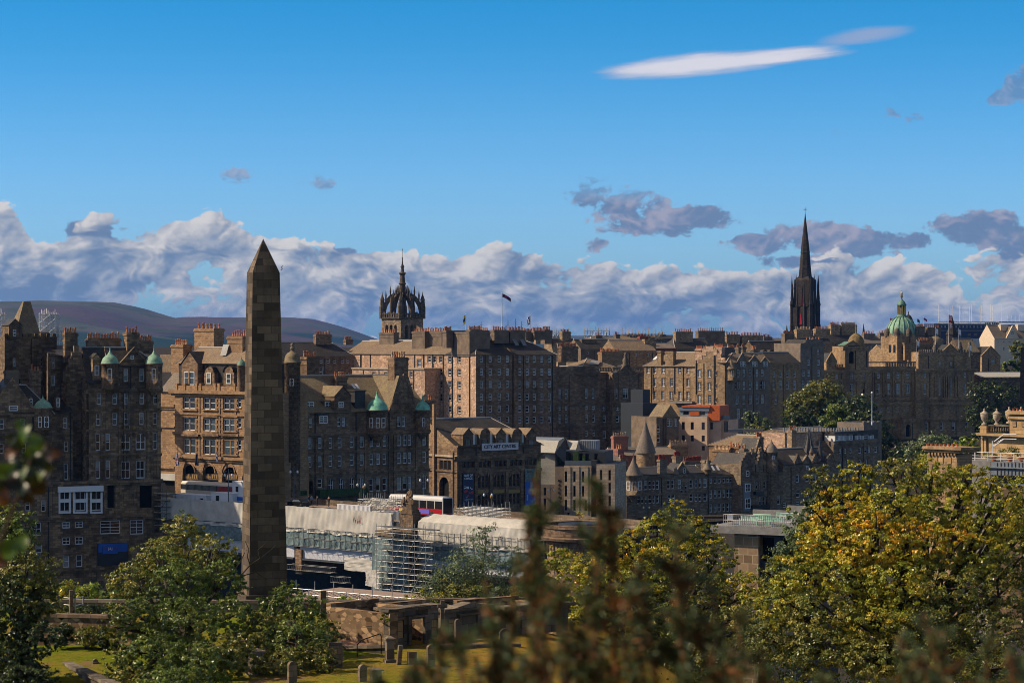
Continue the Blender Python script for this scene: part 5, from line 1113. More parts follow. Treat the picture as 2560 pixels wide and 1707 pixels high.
b.chimney(1846, 1852, 868, 890, 2, 1.5, 3); b.chimney(1857, 1866, 867, 890, 4, 1.5, 4); b.chimney(1884, 1896, 872, 893, 6, 1.5, 3); b.chimney(1822, 1840, 870, 884, 9, 1.5, 6); b.done()
rowhouse('brown tenement with a columned front above the hillside trees', (1923, 681), (2000, 688), 1924, 2001, 907, 880, [(936, 14, 6, [1935, 1952, 1969, 1987]), (963, 22, 7, [1935, 1952, 1969, 1987]), (1000, 20, 7, [1940]), (900, 12, 5, [1920, 1936, 1952])], [], wall='bank_stone', zb=70, bands=(918, 980))
def exw(b, v):
    for px in (1912, 1928, 1948): b.dormer(px, 12, 874, 888, .5, 4, 'arch', (883, 8, 6, [px]))
rowhouse('dark slate mansard house with three arched dormers', (1895, 715), (1990, 724), 1900, 1980, 892, 852, [(900, 10, 5, [1920, 1936, 1952])], [(1962, 1985, 834, 872, dict(d=2, pots=10, m='harl_brown'))], wall='dark_ashlar', zb=72, extra=exw)
rowhouse('tall pale grey harled tenement beside the domed bank', (2001, 705), (2060, 712), 2001, 2060, 858, None, [(880, 12, 6, [2046]), (906, 14, 7, [2022, 2047]), (933, 16, 7, [2009, 2022, 2047]), (960, 18, 8, [2008, 2022])], [(2018, 2056, 849, 860, dict(d=3, pots=5))], wall='harl_grey', zb=72,
    extra=lambda b, v: b.fgable(2010, 2060, 858, 848, 8, 0, flat=.7))
# the ridge skyline: roofs and chimney stacks in layers
RS = random.Random(5)
sky = [
 (1395, 1450, 860, 846, 760, 'rubble_brown', 'slate_dark', [(1340, 1380, 830, 6), (1406, 1427, 829, 6)], 'small tenement with two buff chimneys behind the tall block'),
 (1452, 1540, 872, 848, 730, 'harl_brown', 'slate_dark', [(1455, 1488, 848, 0)], 'gabled harled house with a spiked finial below the scaffolded roof'),
 (1540, 1640, 876, 850, 700, 'rubble_brown', 'slate_brown', [(1565, 1587, 866, 0), (1612, 1640, 848, 0)], 'long grey slate roof between two blank brown gable stacks'),
 (1640, 1690, 870, 858, 760, 'red_brick', 'slate_grey', [(1600, 1620, 842, 5)], 'red brick house with a low pale roof'),
 (1688, 1780, 870, 846, 770, 'rubble_brown', 'slate_dark', [(1690, 1732, 829, 9)], 'broad rubble gable with a long row of buff pots'),
 (1745, 1820, 868, 852, 790, 'harl_brown', 'slate_grey', [(1746, 1812, 827, 12)], 'wide blank harled wall topped by many clay pots'),
 (1812, 1910, 870, 850, 800, 'rubble_brown', 'slate_dark', [(1817, 1850, 836, 8), (1855, 1908, 838, 14)], 'tenement with red and buff pots left of the black spire'),
 (1905, 1990, 862, 846, 830, 'harl_brown', 'slate_grey', [(1910, 1930, 842, 6)], 'slate roofed house with a blue-grey ridge near the black spire'),
 (1990, 2080, 858, 838, 850, 'rubble_brown', 'slate_dark', [(1992, 2030, 824, 10), (2040, 2075, 822, 10)], 'rubble tenement crowned by a dense row of clay pots under the black spire'),
 (2075, 2145, 852, 828, 870, 'rubble_brown', 'slate_dark', [(2078, 2100, 812, 8), (2105, 2142, 812, 16)], 'long rubble stack with a full line of pots behind the small dome'),
 (2140, 2215, 858, 840, 880, 'harl_grey', 'slate_grey', [(2160, 2188, 834, 7), (2200, 2220, 832, 5)], 'pale grey harled house between the two domes'),
 (2285, 2360, 850, 830, 900, 'harl_brown', 'slate_dark', [(2288, 2312, 816, 8), (2320, 2352, 818, 6)], 'brown gabled tenement behind the green dome'),
 (1480, 1560, 852, 842, 820, 'harl_brown', 'slate_grey', [(1490, 1505, 838, 4), (1540, 1550, 836, 3)], 'low roofs with blue panels under the far scaffolding'),
 (1560, 1650, 852, 838, 860, 'harl_brown', 'slate_brown', [(1575, 1595, 840, 5)], 'distant flat brown roof under a line of scaffold poles'),
 (2210, 2310, 880, 862, 840, 'rubble_brown', 'slate_grey', [(2300, 2330, 850, 8)], 'slate roof at the foot of the green dome'),
 (1640, 1700, 846, 838, 900, 'harl_brown', 'slate_dark', [(1650, 1665, 836, 4)], 'farthest low dark roof on the ridge'),
]
for (a0, a1, ev, rg, Y, wm, rm, ch, lab) in sky:
    rowhouse(lab, (a0, Y), (a1, Y+(a1-a0)*Y/FPX*.5), a0, a1, ev, rg, [(ev+9, 10, 5, [a0+(a1-a0)*q for q in (.2, .5, .8)])], [(c[0], c[1], c[2], ev, dict(d=3, depth=2.0, pots=c[3], m=wm, pm=RS.choice(('pot_clay', 'pot_clay', 'pot_red', 'pot_buff')))) for c in ch], wall=wm, roof=rm, zb=78, depth=10, hip=(RS.choice((0, 2)), 0))
# roof scaffolds on the ridge
FS = Face((0, 835), (2560, 835))
scaffold('scaffolding', 'rooftop scaffolding with a dark sheeted deck on the grey ridge', FS, 1462, 1524, 828, 850, 0, 4, 9, 2, r=.07, ext=1.6)
scaffold('scaffolding', 'long low line of yellowish scaffold poles on the far roofs', FS, 1556, 1655, 834, 848, 30, 4, 12, 2, r=.07, ext=2.0, m='timber_board')
scaffold('scaffolding', 'thin scaffold poles standing between the buff chimneys', FS, 1382, 1406, 834, 858, -60, 3, 5, 3, r=.06, ext=1.5)

# ------------------------------------------------------------------ crown steeple
def crown_church():
    c = W(1006, 852, 785); k = 785/FPX; r0 = thing('crown_church', c-Vector((0, 0, 14)), 'church tower with an openwork stone crown of flying buttresses', 'church'); m = MB(); Z = lambda py: ZC+(CY-py)*k
    R = 51*k*1.02; ang = math.radians(-92); cor = [Vector((c.x+R*math.cos(ang+i*math.pi/2), c.y+R*math.sin(ang+i*math.pi/2), 0)) for i in range(4)]
    b = Bld.__new__(Bld); b.root = r0; b.W = m; b.C = MB(); b.wm = 'crown_stone'; b.trim = 'crown_stone'
    for i in range(4):
        A, Bq = cor[i], cor[(i+1) % 4]; Fc = Face(A, Bq, True)
        rows = []
        pxs = []
        for t in (.27, .5, .73):
            q = A.lerp(Bq, t); pxs.append(CX+q.x/q.y*FPX)
        w = abs(pxs[1]-pxs[0])*.62
        b.wall(Fc, 0, Fc.L, Z(905), Z(797), [(829, 34, w, pxs, 'archvoid')] if i in (0, 3) else (), 'crown_stone', rev=.5)
    m.build('tower', r0)
    p = MB()
    for i in range(4):
        Fc = Face(cor[i], cor[(i+1) % 4], True); n = 8
        Fc.box(p, -.3, Fc.L+.3, -.5, .25, Z(797), Z(793), 'crown_dark'); Fc.box(p, -.3, Fc.L+.3, -.5, -.1, Z(785), Z(783), 'crown_dark')
        for j in range(n): Fc.box(p, Fc.L*(j+.25)/n, Fc.L*(j+.75)/n, -.45, -.1, Z(793), Z(780 if j % 2 else 785), 'crown_dark')
    p.build('parapet', r0)
    def pinn(parent, x, y, zb, zt, w, nm='pinnacle'):
        q = MB(); h = zt-zb; cc = Vector((x, y, zb))
        q.lathe(cc, [(w, 0), (w, h*.42), (w*1.35, h*.45), (w*1.1, h*.5), (w*.55, h*.7), (w*.7, h*.73), (w*.3, h*.85), (w*.4, h*.88), (w*.08, h)], 'crown_dark', 6, smooth=False); return q.build(nm, parent)
    def mid(i): return (cor[i]+cor[(i+1) % 4])/2
    # eight flying ribs meeting at the lantern
    ctr = Vector((c.x, c.y, 0)); zt = Z(733)
    for i in range(8):
        s = cor[i//2] if i % 2 == 0 else mid(i//2); q = MB(); N = 9; hw = .42; pr = []
        rad = (ctr-s).length; dr = (ctr-s).normalized(); H = Z(741)-Z(793); th = 1.15 if i % 2 == 0 else .95
        for j in range(N+1):
            q_ = math.pi/2*j/N; cs, sn = math.cos(q_), math.sin(q_)
            ai = ctr-dr*(rad-th-.2)*cs**.8; ao = ctr-dr*(rad-.2)*cs**.75
            pr.append((ai, ao, Z(793)+H*sn**.9, Z(793)+(H+1.5)*sn**.85))
        d = (ctr-s).normalized(); sd = Vector((-d.y, d.x, 0))*hw
        for (a, ao, l0, h0), (e, eo, l1, h1) in zip(pr, pr[1:]):
            U = Vector((0, 0, 1)); q.hexa([a-sd+U*l0, e-sd+U*l1, e+sd+U*l1, a+sd+U*l0, ao-sd+U*h0, eo-sd+U*h1, eo+sd+U*h1, ao+sd+U*h0], 'crown_dark')
        o = q.build('flying_buttress', r0)
        for t, hh in ((.5, 4.2), (.72, 3.6)):
            _, a, l, h = pr[int(t*N)]; pinn(o, a.x, a.y, h-.4, h+hh*.85, .26)
        q2 = MB(); top = Z(735) if i % 2 == 0 else Z(752); cc = s+(ctr-s)*.03; g = 1.0 if i % 2 == 0 else .6
        q2.lathe((cc.x, cc.y, Z(797)), [(g, 0), (g, 4.2), (g*.85, 4.6), (g*.7, 6.2), (g*.85, 6.3), (g*.4, 7.6), (.1, top-Z(797)), (.03, top-Z(797)+.9)], 'crown_dark', 6, smooth=False); q2.build('pinnacle', r0)
    q = MB(); q.lathe((c.x, c.y, Z(743)), [(1.5, 0), (1.9, .9), (1.9, 1.6), (1.1, 1.8), (1.0, 4.2), (1.35, 4.6), (1.0, 5.0), (.75, 7.4), (1.3, 8.2), (.6, 8.6), (.5, 10.0), (.7, 10.3), (.3, 11.2), (.12, 13.0), (.28, 13.3), (.05, 13.6), (.05, 16.0), (.16, 16.2), (.03, 16.5)], 'crown_dark', 8, smooth=False); o = q.build('lantern_spire', r0)
    for i in range(8):
        a = i*math.pi/4; pinn(o, c.x+1.75*math.cos(a), c.y+1.75*math.sin(a), Z(742), Z(713), .3)
    q = MB(); q.tube((c.x, c.y-.5, Z(790)), (c.x, c.y-.5, Z(742)), .45, 'crown_dark', 6); q.build('central_shaft', r0)
crown_church()
# ------------------------------------------------------------------ black gothic spire
def black_spire():
    Y = 1030; k = Y/FPX; c = W(2013, 830, Y); Z = lambda py: ZC+(CY-py)*k; r0 = thing('gothic_spire', Vector((c.x, c.y, Z(880))), 'very tall sharp black gothic church spire with pinnacled corners', 'church')
    m = MB(); R = 31*k; a0 = math.radians(-75)
    m.lathe((c.x, c.y, Z(880)), [(R*1.25, 0), (R*1.25, Z(770)-Z(880)), (R, Z(765)-Z(880)), (R*.95, Z(700)-Z(880)), (R*.6, Z(692)-Z(880))], 'black_gothic', 4, smooth=False, rot=a0)
    m.build('tower', r0)
    s = MB(); r2 = 17*k; s.lathe((c.x, c.y, Z(706)), [(r2*1.05, 0), (r2, 1.5), (r2*.64, Z(620)-Z(706)), (.16, Z(537)-Z(706)), (.1, Z(532)-Z(706))], 'black_gothic', 8, smooth=False, rot=.2)
    for i in range(8):
        a = .2+i*math.pi/4; s.tube((c.x+r2*1.02*math.cos(a), c.y+r2*1.02*math.sin(a), Z(704)), (c.x, c.y, Z(536)), .28, 'black_gothic', 4, .08)
    for t, rr in ((670, .84), (632, .7), (594, .42)): s.lathe((c.x, c.y, Z(t)), [(r2*rr, 0), (r2*rr*1.04+.1, .15), (r2*rr, .5)], 'black_gothic', 8, smooth=False, rot=.2)
    o = s.build('spire', r0)
    s = MB(); s.tube((c.x, c.y, Z(537)), (c.x, c.y, Z(518)), .13, 'gilt', 5); s.tube((c.x-.8, c.y, Z(524)), (c.x+.8, c.y, Z(524)), .13, 'gilt', 5); s.build('cross', r0)
    def pin(x, y, zb, zt, w, nm='pinnacle'):
        q = MB(); h = zt-zb; q.lathe((x, y, zb), [(w, 0), (w, h*.35), (w*.8, h*.37), (w*.8, h*.6), (w*1.05, h*.62), (w*.55, h*.68), (w*.62, h*.7), (w*.3, h*.84), (w*.38, h*.86), (w*.05, h)], 'black_gothic', 6, smooth=False); return q.build(nm, r0)
    for i in range(4):
        a = a0+i*math.pi/2; pin(c.x+R*1.15*math.cos(a), c.y+R*1.15*math.sin(a), Z(880), Z(689), 5.5*k); pin(c.x+R*.78*math.cos(a), c.y+R*.78*math.sin(a), Z(765), Z(684), 3.2*k)
        a += math.pi/4
        for dv in (-.33, .33): pin(c.x+R*.98*math.cos(a+dv), c.y+R*.98*math.sin(a+dv), Z(880), Z(697), 3.5*k)
        # tall lancets with red louvres
        dx, dy = math.cos(a), math.sin(a); sx, sy = -dy, dx; d0 = R*.72
        q = MB()
        for zb_, zt_, dd in ((811, 785, R*.90), (770, 728, R*.69)):
            x, y = c.x+dx*dd, c.y+dy*dd; w = 3.2*k
            q.hexa([(x-sx*w-dx*.2, y-sy*w-dy*.2, Z(zb_)), (x+sx*w-dx*.2, y+sy*w-dy*.2, Z(zb_)), (x+sx*w+dx*.1, y+sy*w+dy*.1, Z(zb_)), (x-sx*w+dx*.1, y-sy*w+dy*.1, Z(zb_)), (x-sx*w*.3-dx*.2, y-sy*w*.3-dy*.2, Z(zt_)), (x+sx*w*.3-dx*.2, y+sy*w*.3-dy*.2, Z(zt_)), (x+sx*w*.3+dx*.1, y+sy*w*.3+dy*.1, Z(zt_)), (x-sx*w*.3+dx*.1, y-sy*w*.3+dy*.1, Z(zt_))], 'bus_red')
        q.build('lancet_louvre', r0)
    q = MB(); pa = W(1967, 850, Y-40); q.lathe(pa, [(.9, -8), (.9, 0), (1.1, .3), (.5, 2), (.7, 2.2), (.08, 6.5)], 'black_gothic', 6, smooth=False); q.build('pinnacle', r0)
    q = MB(); pa = W(2159, 850, Y-40); q.lathe(pa, [(.9, -8), (.9, 0), (1.1, .3), (.5, 2), (.7, 2.2), (.08, 7.0)], 'black_gothic', 6, smooth=False); q.build('pinnacle', r0)
black_spire()
# ------------------------------------------------------------------ domed bank
b = Bld('domed_bank', 'grand baroque bank headquarters with a ribbed green copper dome, corner towers and white flags', 'bank', (2168, 772), (2436, 790), 66, 'bank_stone', trim='bank_stone'); F = b.F
v = b.block(2168, 2292, 922, d=0, depth=24, rows=[(938, 14, 8, [2196, 2222, 2245, 2270]), (972, 25, 9, [2196, 2222, 2245, 2270], 'sash2'), (1018, 24, 8, [2203, 2222, 2245, 2269]), (1068, 16, 8, [2245])], right=())
v2 = b.block(2290, 2436, 922, d=-1.2, depth=24, ref=2290, rows=[(936, 15, 6, [2312, 2413]), (972, 27, 6, [2313, 2412]), (966, 42, 6, [2349, 2378], 'arch'), (1018, 22, 6, [2315, 2354, 2381, 2415]), (1066, 20, 7, [2317, 2354, 2384, 2417])])
vt = b.block(2060, 2168, 925, d=-.2, depth=20, rows=[(941, 12, 7, [2092, 2129, 2160]), (973, 27, 8, [2129], 'sash2'), (973, 24, 7, [2097, 2161])], left=[(941, 12, 6, [2052])])
for q in (922, 993, 1006, 1043): b.band(2168, 2292, q, 5, .5); b.band(2290, 2438, q, 5, .6, d=-1.2)
for q in (925, 948): b.band(2058, 2168, q, 5, .6, d=-.2)
for px in (2340, 2345, 2361, 2366, 2372, 2390, 2396, 2425, 2431): b.F.pbox(b.C, px-1.6, px+1.6, 940, 994, -1.7, .48, 'bank_stone')
for px in (2066, 2078, 2107, 2112, 2145, 2150, 2165): b.F.pbox(b.C, px-2, px+2, 946, 1010, -.7, .48, 'bank_stone')
for py in range(1010, 1042, 5): F.pbox(b.C, 2170, 2290, py, py+2.5, -.1, .098, 'bank_stone'); F.pbox(b.C, 2292, 2435, py, py+2.5, -1.3, .098, 'bank_stone')
for px in range(2215, 2290, 4): F.pbox(b.C, px, px+2, 907, 916, .2, .3, 'grey_ashlar')
F.pbox(b.C, 2170, 2290, 904, 907, .1, .5, 'grey_ashlar'); F.pbox(b.C, 2170, 2290, 916, 922, .1, .5, 'bank_stone')
for px in range(2082, 2110, 4): F.pbox(b.C, px, px+2, 910, 918, .2, .3, 'bank_stone')
for px in (2184, 2209, 2233.5, 2257.5, 2283): F.pbox(b.C, px-2, px+2, 927, 991, -.35, .347, 'bank_stone')
for px in (2196, 2222, 2245, 2270): F.pbox(b.C, px-8, px+8, 952, 956, -.5, .497, 'bank_stone'); F.pbox(b.C, px-7, px+7, 985, 989, -.4, .397, 'bank_stone')
# entrance porch
b.block(2254, 2300, 1045, d=-2.8, depth=2.6, rows=[(1076, 30, 12, [2271], 'archvoid')]); b.band(2254, 2300, 1050, 4, .4, d=-2.8)
# corner tower with ochre dome
for (px0, px1, top, ey) in ((2110, 2166, 866, 925),):
    b.block(px0+3, px1-2, 866, d=1.0, depth=8, zb=vt['z1'], rows=[(893, 30, 13, [2129], 'archvoid')], left=[(893, 30, 8, [2110], 'archvoid')], right=[(893, 28, 8, [2160], 'archvoid')]); b.band(px0-2, px1+2, 866, 6, .5, d=1.0)
    b.fgable(2113, 2150, 864, 853, 5, .8, m='copper_dark'); 
    c = F.at(2140, 862, 5); R = 21*c.y/FPX; q = MB(); q.lathe(c, [(R*1.1, -.6), (R*1.05, 0), (R, .5), (R*.95, R*.5), (R*.75, R*.95), (R*.4, R*1.25), (R*.1, R*1.4), (.25, R*1.45), (.35, R*1.7), (.2, R*1.9), (.3, R*2.1), (.1, R*2.5)], 'dome_ochre', 16); q.build('small_dome', b.root)
b.fgable(2066, 2092, 905, 882, 10, 1, m='lead_dark'); b.block(2066, 2092, 905, d=1, depth=8, zb=vt['z1'])
# drum, dome and lantern
b.block(2243, 2290, 840, d=9, depth=10, zb=v['z1'], rows=[(875, 20, 8, [2258, 2268], 'dark')], left=[(872, 20, 6, [2236, 2225], 'dark')])
for px0, px1 in ((2262, 2289),): F.pbox(b.C, px0, px1, 860, 900, 6.0, .98, 'bank_stone'); F.pbox(b.C, px0-1, px1+1, 857, 860, 5.8, 1.18, 'bank_stone')
c = F.at(2254, 837, 15); k = c.y/FPX; R = 38*k; q = MB()
q.lathe((c.x, c.y, c.z-2), [(R*1.1, 0), (R*1.1, 1.2), (R*1.02, 1.3), (R*1.02, 2.6)], 'bank_stone', 24); q.build('drum', b.root)
q = MB(); prof = [(1.0, 0), (.985, .2), (.94, .42), (.85, .66), (.70, .90), (.50, 1.08), (.32, 1.17), (.28, 1.2)]; q.lathe(c, [(R*x, R*h) for x, h in prof], 'copper_pale', 32); dm = q.build('dome', b.root)
q = MB()
for i in range(16):
    a = i*math.pi/8
    for (x0, h0), (x1, h1) in zip(prof[:-1], prof[1:]): q.tube((c.x+R*x0*math.cos(a)*1.005, c.y+R*x0*math.sin(a)*1.005, c.z+R*h0), (c.x+R*x1*math.cos(a)*1.005, c.y+R*x1*math.sin(a)*1.005, c.z+R*h1), .22, 'copper_dark', 5)
q.build('rib', dm)
for i in range(8):
    a = i*math.pi/4+.3; q = MB(); x, y = c.x+R*1.0*math.cos(a), c.y+R*1.0*math.sin(a); q.lathe((x, y, c.z-.6), [(1.1, 0), (1.1, 1.6), (.8, 2.4), (.1, 3.0)], 'tomb_stone', 8); q.build('dormer', b.root)
q = MB(); lz = c.z+R*1.18; q.lathe((c.x, c.y, lz), [(1.9, 0), (1.9, .4), (1.5, .5), (1.5, 1.0)], 'copper_dark', 12); q.lathe((c.x, c.y, lz+3.9), [(1.55, 0), (1.75, .2), (1.5, .5), (1.15, 1.3), (.5, 1.9), (.25, 2.3), (.35, 2.5), (.1, 2.7)], 'copper_dark', 12)
q.lathe((c.x, c.y, lz+1), [(.7, 0), (.7, 3)], 'tomb_stone', 8)
for i in range(8): a = i*math.pi/4; q.tube((c.x+1.35*math.cos(a), c.y+1.35*math.sin(a), lz+.9), (c.x+1.35*math.cos(a), c.y+1.35*math.sin(a), lz+4), .2, 'gilt', 6)
q.build('lantern', b.root)
q = MB(); q.lathe((c.x, c.y, lz+6.5), [(.22, 0), (.42, .3), (.36, 1.0), (.42, 1.6), (.3, 2.0), (.14, 2.2), (.2, 2.5), (.12, 2.75), (.02, 2.8)], 'gilt', 8); q.build('statue', b.root)
# far pavilion: attic, pediment, small dome
va = b.block(2296, 2428, 880, d=1, depth=18, zb=v2['z1'], rows=[(907, 14, 6, [2349, 2378], 'arch')]); b.band(2296, 2430, 882, 4, .4, d=1); b.fgable(2356, 2396, 880, 861, 5, .6, m='lead_dark', gm='bank_stone')
for i in range(24): F.pbox(b.C, 2298+i*5.4, 2300.5+i*5.4, 874, 880, .8, .3, 'grey_ashlar')
for px in (2338, 2400, 2424): 
    q = MB(); cc = F.at(px, 880, 1.2); q.lathe(cc, [(.9, 0), (.7, .6), (1.0, 1.4), (.6, 2.2), (.5, 3.2), (.1, 3.6)], 'tomb_stone', 8); q.build('urn', b.root)
c = F.at(2337, 858, 10); R = 20*c.y/FPX; q = MB(); q.lathe((c.x, c.y, c.z), [(R*1.05, -2.5), (R, 0), (R*.92, R*.4), (R*.7, R*.7), (R*.35, R*.88), (.05, R*.95)], 'slate_moss', 16); q.build('small_dome', b.root)
b.block(2298, 2356, 862, d=9, depth=6, zb=va['z1'], m='bank_stone'); b.chimney(2297, 2357, 858, 866, 8.5, 1.2, 22, m='bank_stone')
b.done()
# ------------------------------------------------------------------ castle stand and far-right buildings
b = Bld('grandstand', 'big blue-clad event grandstand on the castle rock, bristling with thin poles', 'grandstand', (2334, 1150), (2482, 1165), 96, 'flag_navy', trim='lead'); F = b.F
b.block(2334, 2478, 809, d=0, depth=14, rows=[(816, 5, 4, [2345+i*9 for i in range(15)]), (836, 7, 10, [2402, 2424, 2440, 2462], 'dark')]); b.band(2334, 2478, 809, 2, .2); b.band(2334, 2478, 825, 1.5, .2)
m = MB()
for i in range(30): F.pbox(m, 2346+i*5, 2347+i*5, 804, 810, .2, .15, 'white_paint')
F.pbox(m, 2346, 2490, 803.5, 805, .2, .15, 'white_paint'); m.build('railing', b.root)
for px, t in ((2347, 762), (2373, 762), (2381, 764), (2399, 764), (2403, 764), (2424, 763), (2429, 762), (2451, 761), (2455, 763), (2477, 760), (2482, 764), (2504, 757), (2520, 786), (2530, 788), (2540, 790), (2550, 787)):
    q = MB(); q.tube(F.at(px, 806, 2), F.at(px, t, 2), .14, 'white_paint', 5); q.build('flag_pole', b.root)
m = MB(); F.pbox(m, 2479, 2498, 806, 860, -.5, 6, 'glass_dark')
for i in range(5): F.pbox(m, 2479+i*4.5, 2480+i*4.5, 806, 860, -.7, .15, 'white_paint')
for i in range(6): F.pbox(m, 2479, 2498, 808+i*9, 809+i*9, -.7, .15, 'white_paint')
m.build('stair_tower', b.root)
m = MB(); F.pbox(m, 2498, 2600, 804, 807, 2, 3, 'lead'); m.build('upper_deck', b.root); b.done()
b = Bld('hoarding', 'large white advertising hoarding below the blue grandstand', 'hoarding', (2421, 1080), (2478, 1086), 96, 'sheet_white'); b.block(2421, 2477, 846, d=0, depth=1.0, zb=ZC+(CY-874)/FPX*1080); F = b.F
m = MB(); F.pbox(m, 2427, 2432, 848, 852, -.1, .08, 'statue_stone'); F.pbox(m, 2426, 2433, 852.2, 860, -.1, .08, 'flag_red'); F.pbox(m, 2427, 2432, 860.2, 869, -.1, .08, 'cloth_dark'); F.pbox(m, 2456, 2464, 851, 854, -.1, .08, 'flag_red'); F.pbox(m, 2450, 2470, 860, 863, -.1, .08, 'blue_grey'); m.build('printed_figure', b.root); b.done()
def exC(b, v):
    b.fgable(2516, 2546, 846, 816, 6, -.2, m='slate_brown', win=[(832, 10, 8, [2531], 'grid')]); b.chimney(2502, 2520, 812, 846, 3, 2, 0, m='cream_harl'); b.chimney(2545, 2570, 812, 846, 3, 2, 0, m='cream_harl')
rowhouse('cream harled house with red-trimmed gable and small windows on the castle rock', (2486, 1000), (2600, 1010), 2486, 2600, 846, 812, [(852, 8, 5, [2510, 2524, 2540]), (872, 8, 5, [2510, 2524, 2540])], [], wall='cream_harl', roof='slate_grey', zb=86, extra=exC)
rowhouse('brown gabled school hall in front of the castle rock', (2462, 930), (2530, 936), 2455, 2500, 890, 868, [(902, 14, 10, [2483], 'grid')], [], wall='bank_stone', roof='slate_dark', zb=76, extra=lambda b, v: b.fgable(2454, 2500, 890, 866, 14, -.2, m='slate_dark'))
rowhouse('dark gothic towered church roof behind the bank', (2405, 880), (2450, 884), 2405, 2450, 880, 846, [], [], wall='dark_ashlar', roof='slate_moss', zb=76)
q = thing('church_spire', W(2386, 880, 1010), 'short dark church spire behind the striped flag', 'spire'); m = MB(); c = W(2380, 838, 1010); m.lathe(c, [(2.6, -14), (2.6, 0), (2.9, .2), (1.6, 3), (.1, 8.5)], 'black_gothic', 8, smooth=False); m.build('steeple', q)
q = thing('lookout_tower', W(2270, 850, 1090), 'dark lookout tower with a small black dome beside the green dome', 'tower'); m = MB(); c = W(2271, 803, 1090); R = 11*1090/FPX; m.lathe(c, [(R*1.1, -12), (R*1.1, -1), (R*1.25, -.8), (R*1.25, 0), (R, .1), (R*1.0, .6), (R*.9, 1.4), (R*.55, 2.6), (R*.15, 3.2), (.15, 3.6), (.3, 4.0), (.05, 4.8)], 'black_gothic', 14); m.build('dome', q)
m = MB()
for i in range(12): a = i*math.pi/6; m.tube((c.x+R*1.15*math.cos(a), c.y+R*1.15*math.sin(a), c.z-2.5), (c.x+R*1.15*math.cos(a), c.y+R*1.15*math.sin(a), c.z), .12, 'white_paint', 4)
m.build('gallery_rail', q)
rowhouse('long low gallery roof of pale metal among the trees under the castle', (2440, 800), (2560, 805), 2450, 2570, 942, 930, [], [], wall='dark_ashlar', roof='tin_pale', zb=70)
q = thing('dark_pillar', W(2552, 1000, 700), 'tall narrow dark stone pillar at the picture edge', 'monument'); m = MB(); m.hexa([W(2549, 1010, 700), W(2566, 1010, 700), W(2566, 1008, 703), W(2549, 1008, 703), W(2552, 868, 700), W(2564, 868, 700), W(2564, 868, 703), W(2552, 868, 703)], 'black_gothic'); m.build('shaft', q)
# ------------------------------------------------------------------ the bridge under repair
BF = Face((412, 400), (1312, 346)); DZ = 71.4
def crumple(mb, Fc, u0, u1, zfun, d0, m, nu=90, nv=8, amp=.10, seed=1):
    """a hung sheet: zfun(u) gives (bottom, top); folds and puckers are real relief"""
    rg = np.random.default_rng(seed); V = []; ph = rng_ph = rg.uniform(0, 6.28, 8); tie = rg.uniform(u0, u1, 14)
    for j in range(nv+1):
        for i in range(nu+1):
            u = u0+(u1-u0)*i/nu; zb, zt = zfun(u); v = j/nv
            d = amp*(math.sin(u*2.1+ph[0]+3*v)*.5+math.sin(u*5.3+ph[1]-4*v)*.3+math.sin(u*1.1-v*6+ph[2])*.45)+rg.normal()*amp*.18
            d += sum(.16*math.exp(-((u-q)/.5)**2-((v-.45)/.3)**2) for q in tie)
            V.append(Fc.p(u, d0-d, zb+(zt-zb)*v+amp*.3*math.sin(u*1.7+v*3)))
    n = nu+1; mb.mesh(V, [(j*n+i, j*n+i+1, (j+1)*n+i+1, (j+1)*n+i) for j in range(nv) for i in range(nu)], m, True)
